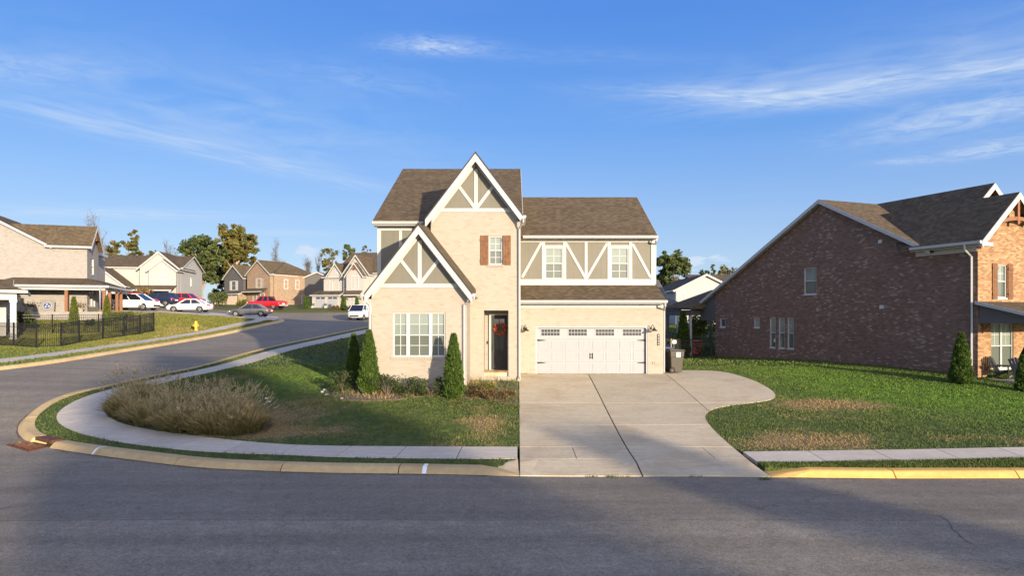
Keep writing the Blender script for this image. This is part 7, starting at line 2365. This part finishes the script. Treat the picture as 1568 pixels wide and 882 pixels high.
def tree(name, px, D, py_top, width_px, label, leaf='leaf_tree', n=7000, bare=False, bark='bark', seed=1, crown_lo=0.28, size=0.26, base_z=None, sparse=0.0, group=None, shape=0):
    x = PX(px, D)
    z0 = zg(x, D) if base_z is None else base_z
    h = PZ(py_top, D) - z0
    w = width_px * D / FPX / 2
    t = thing(name, (x, D, z0), label, 'tree', group=group)
    if bare:
        mb, tips = branch_tree(seed, h * 0.62, 0.55, 3, max(0.08, h * 0.016), 0.25, 1.0)
        V = np.array(mb.v)
        s = h / V[:, 2].max()
        sx_ = min(2.5, w / max(0.1, np.abs(V[:, :2]).max()))
        mb.v = [(a * sx_, b * sx_, c * s) for a, b, c in mb.v]
        mb.obj('trunk', M[bark], t, fix=False)
        # fine twigs
        T_ = np.array([tuple(q) for q in tips]) * np.array([sx_, sx_, s])
        tw = MB()
        r = random.Random(seed + 5)
        for q in T_:
            for _ in range(4):
                d = Vector((r.uniform(-1, 1), r.uniform(-1, 1), r.uniform(0.1, 1.2))).normalized() * h * r.uniform(.05, .10)
                a = Vector(q); e = Vector((r.uniform(-1, 1), r.uniform(-1, 1), 0)) * 0.03
                tw.poly([a - e, a + e, a + d])
        tw.obj('twigs', M[bark], t, fix=False)
        return t
    mb, tips = branch_tree(seed, h * 0.60, 0.9, 2, max(0.10, h * 0.022), crown_lo, 0.6)
    V = np.array(mb.v)
    s = h * 0.93 / V[:, 2].max(); sx_ = w * 0.85 / np.abs(V[:, :2]).max()
    mb.v = [(a * sx_, b * sx_, c * s) for a, b, c in mb.v]
    mb.obj('trunk', M[bark], t, fix=False)
    r = np.random.default_rng(seed)
    # leaf clumps: ragged clusters scattered through an uneven crown volume
    k = 90
    cz = h * (crown_lo + (1 - crown_lo) * 0.52); rz_c = h * (1 - crown_lo) * 0.50
    cl = []
    while len(cl) < k:
        q = r.uniform(-1, 1, 3)
        rr = np.linalg.norm(q)
        if rr > 1 or rr < 0.25: continue
        if shape == 1 and abs(q[0]) > 0.25 + 0.75 * (1 - q[2]) / 2: continue
        cl.append([q[0] * w * 0.86, q[1] * w * 0.86, cz + q[2] * rz_c * 0.90, r.uniform(0.08, 0.22) * w])
    cl = np.array(cl)
    tp = np.array([tuple(q) for q in tips]) * np.array([sx_, sx_, s])
    tp = tp[tp[:, 2] > h * crown_lo * 1.05]
    if len(tp):
        cl = np.vstack([cl, np.hstack([tp[:24], r.uniform(0.16, 0.28, (len(tp[:24]), 1)) * w])])
    if sparse:
        cl = cl[r.random(len(cl)) > sparse]
    pick = r.integers(0, len(cl), n)
    dirs = r.normal(size=(n, 3)); dirs /= np.linalg.norm(dirs, axis=1)[:, None]
    rad = (r.random(n) ** 0.6 * 1.15)[:, None]
    C = cl[pick, :3] + dirs * rad * cl[pick, 3:4] * np.array([1.0, 1.0, 0.72])
    C = C[C[:, 2] > h * 0.10]
    o = quads_obj('crown', leaf_quads(C, size, 0.2), M[leaf], t)
    return t


def arborvitae(loc, h, w, label, seed, group=None, n=9500, name='arborvitae', leaf='leaf_arbor', size=0.036):
    t = thing(name, loc, label, 'evergreen', group=group)
    r = np.random.default_rng(seed)
    mb = MB(); mb.tube([(0, 0, -0.1), (0, 0, h * 0.8)], [0.05, 0.015], 6); mb.obj('trunk', M['bark'], t)
    def prof(u): return w / 2 * np.clip(np.minimum(1.0, (u + 0.06) * 5.5), 0, 1) * np.clip((1.03 - u), 0, 1) ** 0.62 * 1.04
    u = r.random(n) ** 1.15
    a = r.uniform(0, 6.283, n)
    lump = 1 + 0.08 * np.sin(a * 4 + u * 13 + seed * 2.1) + 0.06 * np.sin(a * 7 - u * 29 + seed) + 0.06 * np.sin(u * 47 + a * 3)
    rad = prof(u) * lump * (0.55 + 0.5 * r.random(n) ** 0.5)
    C = np.stack([np.cos(a) * rad, np.sin(a) * rad, u * h], -1)
    out = np.stack([np.cos(a), np.sin(a), np.full(n, 1.5)], -1) + r.normal(size=(n, 3)) * 0.45
    out /= np.linalg.norm(out, axis=1)[:, None]
    side = np.cross(out, r.normal(size=(n, 3))); side /= np.linalg.norm(side, axis=1)[:, None]
    s = (size * r.uniform(0.7, 1.6, n))[:, None]
    V = np.stack([C - out * s * 0.6, C + side * s * 0.42, C + out * s * 1.5, C - side * s * 0.42], 1)
    quads_obj('foliage', V, M[leaf], t)
    mb = MB()
    us = np.linspace(0, 0.97, 14)
    mb.lathe([(float(prof(np.array(q)) * 0.72) + 0.01, float(q * h)) for q in us], (0, 0, 0), 12)
    mb.obj('inner_foliage', M[leaf], t, smooth='all')
    return t


def shrub(loc, rx, ry, h, label, seed, leaf='leaf_shrub', n=1500, size=0.035, name='shrub', group=None, cat='shrub', sparse=False):
    t = thing(name, loc, label, cat, group=group)
    r = np.random.default_rng(seed)
    mb = MB()
    for _ in range(9):
        a = r.uniform(0, 6.283); q = r.uniform(0.3, 0.85)
        mb.tube([(0, 0, -0.05), (math.cos(a) * rx * q * .4, math.sin(a) * ry * q * .4, h * .5), (math.cos(a) * rx * q, math.sin(a) * ry * q, h * r.uniform(.7, 1.0))], [0.014, 0.010, 0.004], 4, cap=False)
    mb.obj('stems', M['bark'], t, fix=False)
    k = 16
    cl = np.stack([r.uniform(-.75, .75, k) * rx, r.uniform(-.75, .75, k) * ry, r.uniform(0.25, 0.85, k) * h, r.uniform(0.2, 0.42, k) * min(rx, ry, h) * 1.3], -1)
    pick = r.integers(0, k, n)
    d = r.normal(size=(n, 3)); d /= np.linalg.norm(d, axis=1)[:, None]
    C = cl[pick, :3] + d * (r.random(n) ** 0.4)[:, None] * cl[pick, 3:4]
    C[:, 2] = np.abs(C[:, 2])
    quads_obj('foliage', leaf_quads(C, size), M[leaf], t)
    return t


def zb(x, y): return zg(x, y) - 0.02


# ornamental grass: thin arching blades with plumes
def reed_mesh(seed, n, h, r0, reach, w):
    r = np.random.default_rng(seed)
    a = r.uniform(0, 6.283, n); q = np.sqrt(r.random(n)) * r0
    bx, by = np.cos(a) * q, np.sin(a) * q
    da = a + r.normal(0, 0.7, n)
    hh = h * r.uniform(0.60, 1.05, n) * (1 - 0.42 * (q / r0) ** 2)
    rc = reach * r.uniform(0.3, 1.1, n) * (0.25 + 0.75 * q / r0)
    ts = np.array([0, 0.35, 0.7, 1.0])
    V = np.empty((n, 7, 3))
    wa = r.uniform(0, 6.283, n)
    for i, t in enumerate(ts):
        x = bx + np.cos(da) * rc * t ** 2.0; y = by + np.sin(da) * rc * t ** 2.0
        z = hh * (t - 0.46 * t ** 3 * (rc / reach))
        if i < 3:
            ww = w * (1 - 0.55 * t)
            V[:, 2 * i] = np.stack([x - np.cos(wa) * ww, y - np.sin(wa) * ww, z], -1)
            V[:, 2 * i + 1] = np.stack([x + np.cos(wa) * ww, y + np.sin(wa) * ww, z], -1)
        else:
            V[:, 6] = np.stack([x, y, z], -1)
    base = np.arange(n)[:, None] * 7
    F4 = np.concatenate([base + np.array([[0, 1, 3, 2]]), base + np.array([[2, 3, 5, 4]]), base + np.array([[4, 5, 6, 6]])])
    # triangles at the tip: keep all faces as triangles instead
    F3 = np.concatenate([base + np.array([[0, 1, 3]]), base + np.array([[0, 3, 2]]), base + np.array([[2, 3, 5]]), base + np.array([[2, 5, 4]]), base + np.array([[4, 5, 6]])])
    return arrays_mesh('blades', V.reshape(-1, 3), F3, M['reed'])


def plume_mesh(seed, n, h, r0, reach):
    r = np.random.default_rng(seed)
    a = r.uniform(0, 6.283, n); q = np.sqrt(r.random(n)) * r0
    Vs, Fs = [], []
    for i in range(n):
        da = a[i] + r.normal(0, 0.5)
        rc = reach * r.uniform(0.15, 0.95); hh = h * (1.18 - 0.45 * (rc / reach) ** 2) * r.uniform(0.82, 1.05)
        p0 = np.array([math.cos(a[i]) * q[i], math.sin(a[i]) * q[i], 0.2 * hh])
        p1 = np.array([p0[0] + math.cos(da) * rc, p0[1] + math.sin(da) * rc, hh])
        d = (p1 - p0); d[2] *= 0.6; d /= np.linalg.norm(d)
        L = r.uniform(0.16, 0.28)
        for k in range(14):
            t = k / 13
            c = p1 + d * (t - 0.6) * L
            sp_ = r.normal(size=3); sp_ /= np.linalg.norm(sp_)
            e = sp_ * (0.052 * math.sin(math.pi * min(0.95, t + .12)) + 0.008) + d * 0.028
            w = np.cross(d, sp_) * 0.016
            i0 = len(Vs); Vs += [c - w, c + w, c + e]; Fs.append([i0, i0 + 1, i0 + 2])
        s = np.cross(d, [0, 0, 1.0]); s /= max(1e-6, np.linalg.norm(s)); i0 = len(Vs)
        Vs += [p0 - s * .003, p0 + s * .003, p1]; Fs.append([i0, i0 + 1, i0 + 2])
    return arrays_mesh('plumes', np.array(Vs), np.array(Fs), M['plume'])


RM = [(reed_mesh(40 + i, 620, 1.16, 0.40, 0.82, 0.024), plume_mesh(60 + i, 70, 1.14, 0.40, 0.62)) for i in range(3)]
reeds = [((188, 636), 'tan fountain grass at the sidewalk bend, leftmost of the clump row', 0.95),
         ((232, 650), 'tan fountain grass second from the sidewalk bend, front row', 1.0),
         ((283, 659), 'tan fountain grass in the middle of the front row along the sidewalk', 1.02),
         ((334, 662), 'tan fountain grass next to last in the front row', 1.0),
         ((380, 660), 'tan fountain grass at the lawn end of the front row', 0.98),
         ((212, 620), 'tan fountain grass of the back row nearest the side street, tallest plumes', 1.12),
         ((262, 634), 'tan fountain grass second in the back row', 1.05),
         ((316, 640), 'tan fountain grass third in the back row', 1.02),
         ((366, 642), 'tan fountain grass at the lawn end of the back row', 0.98),
         ((208, 645), 'small tan fountain grass tucked low against the sidewalk, first from the bend', 0.78),
         ((258, 657), 'small tan fountain grass tucked low against the sidewalk, second from the bend', 0.80),
         ((308, 663), 'small tan fountain grass tucked low against the sidewalk, third from the bend', 0.78),
         ((357, 665), 'small tan fountain grass tucked low against the sidewalk, fourth from the bend', 0.76)]
for i, ((x, y), lb, s) in enumerate(reeds):
    gx_, gy_ = G(x, y)
    t = thing('fountain_grass', (gx_, gy_, zb(gx_, gy_)), lb, 'ornamental grass', rng.uniform(0, 6), 'fountain grass along the corner walk')
    t.scale = (s * 1.12, s * 1.12, s)
    link('blades', RM[i % 3][0], t); link('plumes', RM[i % 3][1], t)

# evergreens by the corner house
for (px, D, pt, wd, lb, sd_) in ((541.5, 27.4, 512, 26, 'narrow dark arborvitae at the far left corner of the cream house, behind a taller one', 1),
                                 (565, 25.8, 506, 33, 'tall green arborvitae at the left corner of the front gable', 2),
                                 (694.5, 25.35, 511.5, 33, 'pointed green arborvitae right of the triple window', 3)):
    x = PX(px, D); z = zb(x, D)
    arborvitae((x, D, z), PZ(pt, D) - z, wd * D / FPX * 1.04, lb, sd_)
D = 28.0
x = PX(1472, D); z = zb(x, D); arborvitae((x, D, z), PZ(510, D) - z, 32 * D / FPX, 'arborvitae standing alone before the dark brick side wall', 4)
D = 26.6
x = PX(1567, D); z = zb(x, D); arborvitae((x, D, z), PZ(545, D) - z, 22 * D / FPX, 'arborvitae cut by the right edge of the picture, in front of the porch post', 5)

def sh(px, py, rx, ry, h, label, seed, **kw):
    x, y = G(px, py)
    return shrub((x, y, zb(x, y)), rx, ry, h, label, seed, **kw)


sh(523, 600, 0.52, 0.5, 0.85, 'loose green shrub at the left end of the bed, beside the arborvitaes', 11, n=1700)
sh(592, 606, 0.74, 0.50, 0.76, 'low dark shrub under the left part of the triple window', 12, n=1800)
sh(626, 606, 0.74, 0.50, 0.69, 'low dark shrub under the middle of the triple window', 13, n=1800)
sh(660, 606, 0.66, 0.48, 0.63, 'low dark shrub under the right part of the triple window', 14, n=1600)
sh(694, 607, 0.45, 0.35, 0.62, 'reddish rose bush at the foot of the pointed arborvitae', 15, leaf='leaf_mixed', n=900)
sh(727, 608, 0.45, 0.35, 0.45, 'ragged rose bush left of the entry step', 16, leaf='leaf_mixed', n=800)
sh(752, 611, 0.5, 0.35, 0.42, 'straggling green and rust bush before the entry step', 17, leaf='leaf_mixed', n=900)
sh(778, 611, 0.38, 0.3, 0.36, 'small yellowing bush beside the driveway edge', 18, leaf='leaf_mixed', n=600)
sh(742, 602, 0.5, 0.3, 0.38, 'bright green low bush under the entry wall', 19, leaf='leaf_bright', n=700)
for (px, py, lb, s) in ((726, 598, 'small tan grass tuft left of the entry step', 0.52), (752, 597, 'small tan grass tuft under the entry step', 0.48)):
    gx_, gy_ = G(px, py)
    t = thing('grass_tuft', (gx_, gy_, zb(gx_, gy_)), lb, 'ornamental grass'); t.scale = (s * .75, s * .75, s * .95)
    link('blades', RM[0][0], t); link('plumes', RM[1][1], t)
# dry twig standing in the bed
x, y = G(616, 590)
tw = thing('dry_stalk', (x, y, zb(x, y)), 'thin dry stalk standing before the wall under the triple window', 'plant')
mb = MB(); mb.tube([(0, 0, 0), (0.02, 0, 0.5), (0.0, 0, 0.9)], 0.008, 4)
for _ in range(10):
    z = rng.uniform(.4, .9); mb.tube([(0.01, 0, z), (rng.uniform(-.15, .15), rng.uniform(-.1, .1), z + rng.uniform(.1, .25))], 0.005, 4)
mb.obj('stem', M['bark'], tw)
mb = MB()
for _ in range(30):
    c_ = Vector((rng.uniform(-.14, .14), rng.uniform(-.1, .1), rng.uniform(.5, 1.05))); mb.poly([c_, c_ + Vector((rng.uniform(-.04, .04), .02, .03)), c_ + Vector((rng.uniform(-.04, .04), 0, -.03))])
mb.obj('leaves', M['leaf_autumn'], tw, fix=False)
# fallen leaves in the bed and a few edging stones
mb = MB()
for _ in range(420):
    px, py = rng.uniform(690, 794), rng.uniform(603, 622)
    x, y = PX(px, 1), 0
    gx_, gy_ = rng.uniform(-2.4, 0.2), rng.uniform(23.8, 26.6)
    z = zg(gx_, gy_) + 0.03; s = rng.uniform(.02, .05)
    a_ = rng.uniform(0, 6.28)
    mb.poly([(gx_ + math.cos(a_) * s, gy_ + math.sin(a_) * s, z + rng.uniform(0, .03)), (gx_ - math.sin(a_) * s * .6, gy_ + math.cos(a_) * s * .6, z), (gx_ - math.cos(a_) * s, gy_ - math.sin(a_) * s, z + rng.uniform(0, .03)), (gx_ + math.sin(a_) * s * .6, gy_ - math.cos(a_) * s * .6, z)])
tag(mb.obj('fallen_leaves', M['leaf_autumn'], None, fix=False), kind='stuff')


def rock(px, py, s, label, group):
    x, y = G(px, py)
    mb = MB()
    bm = bmesh.new(); bmesh.ops.create_icosphere(bm, subdivisions=2, radius=s)
    k = rng.uniform(0, 9)
    for v in bm.verts:
        f = 1 + 0.22 * math.sin(v.co.x * 9 / s * .3 + k) + 0.2 * math.sin(v.co.y * 7 / s * .3 + k * 2) 
        v.co = Vector((v.co.x * f * 1.25, v.co.y * f, v.co.z * f * 0.6))
    me = bpy.data.meshes.new('edging_stone'); bm.to_mesh(me); bm.free(); me.materials.append(M['stone'])
    o = link('edging_stone', me, None, (x, y, zg(x, y) + s * 0.25)); o.rotation_euler = (0, 0, rng.uniform(0, 6))
    return tag(o, label, 'stone', group)


RG = 'edging stones of the planting beds'
for (px, py, s, lb) in ((497, 598, .07, 'pale edging stone at the left tip of the planting bed, farthest back'), (494, 601, .06, 'smaller pale edging stone outermost on the left rim of the bed'),
                       (501, 605, .07, 'pale edging stone of the left bed rim nearest the lawn'), (524, 611, .05, 'small pale stone alone on the front rim of the bed')):
    rock(px, py, s, lb, RG)
for (px, py, s, lb) in ((408, 611, .07, 'pale stone behind the lawn end of the fountain grass'), (413, 616, .06, 'smaller pale stone just in front of the one behind the fountain grass')):
    rock(px, py, s, lb, 'stones beside the fountain grass')


# left house planting
for (px, py, D, pt, wd, lb, sd_) in ((113, 480, 58.2, 455.5, 12, 'bright green cone evergreen before the white brick porch, left of the round bush', 21), (163.5, 481, 58.6, 455, 12, 'bright green cone evergreen at the porch corner post of the white brick house', 22)):
    x = PX(px, D); z = zb(x, D); arborvitae((x, D, z), max(1.6, PZ(pt, D) - z), wd * D / FPX, lb, sd_, n=1800, leaf='leaf_bright', size=0.09, name='cone_evergreen')
def shp(px, D, rx, ry, h, label, seed, **kw):
    x = PX(px, D); return shrub((x, D, zb(x, D)), rx, ry, h, label, seed, **kw)
shp(137.5, 58.4, 0.40, 0.4, 0.62, 'small round green bush between the two cone evergreens', 23, leaf='leaf_shrub', n=900, size=0.06)
for i, px in enumerate((172, 180, 188, 197)):
    shp(px, 60.2 + i * 0.4, 0.38, 0.38, 0.85, ['leftmost of the four clipped green bushes, touching the cone evergreen', 'second of the four clipped green bushes from the cone evergreen', 'third of the four clipped green bushes, before the minivan door', 'rightmost of the four clipped green bushes, next to the yellowing low bush'][i], 24 + i, leaf='leaf_bright', n=700, size=0.07, group='clipped bushes by the minivan')
shp(204, 60.8, 0.5, 0.4, 0.5, 'yellowing low bush at the right end of the clipped bushes', 29, leaf='leaf_mixed', n=600, size=0.07)
shp(36, 54.0, 0.9, 0.8, 1.7, 'dark spreading bush beside the white porch column', 30, leaf='leaf_tree', n=1800, size=0.10)
# potted plants on the porch
for k, (a, lb) in enumerate(((-4.0, 'gray pot with a pale plant left of the emblem board'), (-0.2, 'wide gray planter of yellow flowers at the porch corner'))):
    q = lw(a, -PD + 1.0, 0)
    pt = thing('potted_plant', q, lb, 'planter')
    mb = MB(); mb.lathe([(0.18, 0), (0.30, 0.38), (0.26, 0.38)], (0, 0, 0), 12); mb.obj('pot', M['clay'], pt)
    C = NR.normal(size=(160, 3)) * np.array([.28, .28, .16]) + np.array([0, 0, .58])
    quads_obj('foliage', leaf_quads(C, 0.07), M['leaf_autumn' if k else 'leaf_mixed'], pt)

# far shrubs and small trees
shp(333, 108, 2.0, 1.4, 2.2, 'dark round bush beside the big tree trunk, left of the tan brick house', 33, leaf='leaf_tree', n=1500, size=0.16)
shp(372, 109, 1.0, 0.8, 0.9, 'low green bush before the two garage doors', 34, leaf='leaf_bright', n=600, size=0.12)
for (px, D, pt, wd, lb, sd_) in ((470, 101, 454.5, 9, 'green cone evergreen left of the white garage doors', 41), (525.5, 97.5, 455, 7, 'narrow cone evergreen left of the white bay window', 42), (546.5, 97.3, 456, 6, 'narrow cone evergreen right of the white bay window', 43)):
    x = PX(px, D); z = zb(x, D); arborvitae((x, D, z), max(1.6, PZ(pt, D) - z), wd * D / FPX, lb, sd_, n=1300, leaf='leaf_arbor', size=0.12, name='cone_evergreen')
shp(513, 97.3, 0.6, 0.5, 0.7, 'red-flowering low bush at the stone corner of the white house', 44, leaf='leaf_mixed', n=400, size=0.1)
shp(536, 97.0, 1.3, 0.6, 0.7, 'low green hedge under the white bay window', 45, leaf='leaf_shrub', n=700, size=0.1)
tree('crepe_myrtle', 222, 94, 438, 28, 'small tan-leaved tree in front of the white farmhouse porch', leaf='leaf_autumn', n=1100, seed=51, size=0.13, crown_lo=0.3, sparse=0.2)
# right side back yards
x, D = PX(1046, 47), 47.0
arborvitae((x, D, zb(x, D)), PZ(478, D) - zb(x, D), 22 * D / FPX, 'tall dark evergreen left of the patio post', 52, n=2600, size=0.09, name='yard_evergreen')
shp(1014, 54.0, 0.5, 0.5, 1.3, 'green bush under the white-posted back porch', 53, leaf='leaf_bright', n=700, size=0.08)
shp(1088, 55, 1.4, 1.0, 2.3, 'bright yellow-green bush seen under the patio roof', 54, leaf='leaf_bright', n=1800, size=0.10)
shp(1068, 58, 1.3, 1.0, 1.9, 'darker bush behind the bright one under the patio roof', 55, leaf='leaf_shrub', n=1400, size=0.10)
shp(1075, 47.2, 0.7, 0.4, 0.6, 'small plant row along the patio fence', 56, leaf='leaf_arbor', n=500, size=0.06)

# trees on the skyline
TG = 'trees behind the far houses'
tree('leafy_tree', 310, 128, 352, 74, 'big green tree behind the parked cars, left one of the joined pair', n=9000, seed=3, bark='bark_pale', size=0.34, crown_lo=0.22)
tree('leafy_tree', 361, 134, 337, 74, 'tall olive and rust tree above the tan brick house', leaf='leaf_olive', n=9500, seed=8, bark='bark_pale', size=0.36, crown_lo=0.15)
tree('leafy_tree', 345, 140, 368, 70, 'dark green tree filling the gap between the big green tree and the olive tree', n=7000, seed=9, size=0.36, crown_lo=0.10)
tree('leafy_tree', 207, 135, 348, 34, 'airy green tree rising behind the white farmhouse roof', leaf='leaf_olive', n=2600, seed=12, size=0.30, sparse=0.35, crown_lo=0.3, shape=1)
tree('leafy_tree', 176, 132, 366, 36, 'yellow-green tree between the white brick house and the airy tree', leaf='leaf_olive', n=3200, seed=13, size=0.30, crown_lo=0.3)
tree('leafy_tree', 236, 138, 380, 26, 'small thin tree right of the airy tree behind the farmhouse', leaf='leaf_olive', n=900, seed=14, size=0.28, sparse=0.3)
tree('bare_tree', 148, 128, 323, 46, 'bare gray tree above the white brick house', bare=True, seed=15)
tree('bare_tree', 428, 140, 366, 26, 'bare forked tree above the tan brick roof', bare=True, seed=16)
tree('bare_tree', 473, 132, 392, 22, 'thin bare trunks left of the white house with garage doors', bare=True, seed=17)
tree('bare_tree', 262, 140, 368, 30, 'faint bare tree left of the big green tree', bare=True, seed=18)
tree('bare_tree', 487, 140, 388, 18, 'bare leaning tree before the pale cloud', bare=True, seed=26)
tree('leafy_tree', 503, 135, 374, 30, 'half-bare tree behind the left gable of the white house', leaf='leaf_olive', n=900, seed=19, size=0.28, sparse=0.45)
tree('leafy_tree', 533, 138, 369, 26, 'green tree behind the main gable of the white house', n=1500, seed=20, size=0.30, sparse=0.2, crown_lo=0.3)
tree('leafy_tree', 560, 138, 371, 20, 'small olive tree close to the roof corner of the cream house', leaf='leaf_olive', n=900, seed=21, size=0.28, sparse=0.2, crown_lo=0.3)
tree('leafy_tree', 1026, 108, 381, 68, 'spreading green tree right of the garage roof', n=4200, seed=22, size=0.30, crown_lo=0.35, sparse=0.15)
tree('conifer_tree', 1092, 115, 401, 16, 'dark pointed conifer above the brown roof', n=1500, seed=23, size=0.22, crown_lo=0.1, shape=1)
tree('leafy_tree', 1112, 118, 403, 42, 'low thin treetop along the dark brick roof slope', leaf='leaf_olive', n=1300, seed=24, size=0.26, sparse=0.2)
tree('leafy_tree', 1078, 120, 409, 24, 'low dark treetop left of the pointed conifer', n=1200, seed=25, size=0.26)
mb = []
r_ = np.random.default_rng(77)
C = []
for _ in range(150):
    x = r_.uniform(-260, 260); y = r_.uniform(200, 300); h = r_.uniform(5, 9); w = r_.uniform(4, 9)
    d = r_.normal(size=(90, 3)); d /= np.linalg.norm(d, axis=1)[:, None]
    C.append(np.array([x, y, zg(0, 125) - 5 + h * 0.55]) + d * (r_.random(90) ** .4)[:, None] * np.array([w, w, h * 0.5]))
tag(quads_obj('far_woods', leaf_quads(np.vstack(C), 0.9), M['leaf_tree']), kind='stuff')

# ------------------------------------------------------------------ the other side of the street, behind the camera

# ------------------------------------------------------------------ trees across the street, behind the camera: they shade the road
def shade_tree(x, y, h, w, lo, n, label, seed, size=0.22, leaf='leaf_olive', nc=70):
    t = thing('street_tree', (x, y, zg(x, y)), label, 'tree')
    mb, tips = branch_tree(seed, h * 0.6, 0.8, 2, h * 0.02, 0.35, 0.8)
    V = np.array(mb.v); mb.v = [tuple(q) for q in V * np.array([w * .4 / np.abs(V[:, :2]).max(), w * .4 / np.abs(V[:, :2]).max(), h * .92 / V[:, 2].max()])]
    mb.obj('trunk', M['bark'], t, fix=False)
    r = np.random.default_rng(seed)
    q = r.normal(size=(nc, 3)); q /= np.linalg.norm(q, axis=1)[:, None]
    q *= (r.random(nc) ** 0.5)[:, None]
    cl = q * np.array([w * .42, w * .42, h * (1 - lo) * .43]) + np.array([0, 0, h * (lo + (1 - lo) * .52)])
    d = r.normal(size=(n, 3)); d /= np.linalg.norm(d, axis=1)[:, None]
    C = cl[r.integers(0, nc, n)] + d * (r.random(n) ** .5)[:, None] * w * 0.13
    quads_obj('crown', leaf_quads(C, size), M[leaf], t)


shade_tree(29.4, -42.0, 16.4, 11.0, 0.12, 30000, 'broad leafy tree on the lots behind the camera', 91, size=0.30, nc=110)
shade_tree(34.4, -32.0, 11.0, 3.9, 0.15, 9000, 'upright leafy tree beside the broad one', 92, size=0.18)
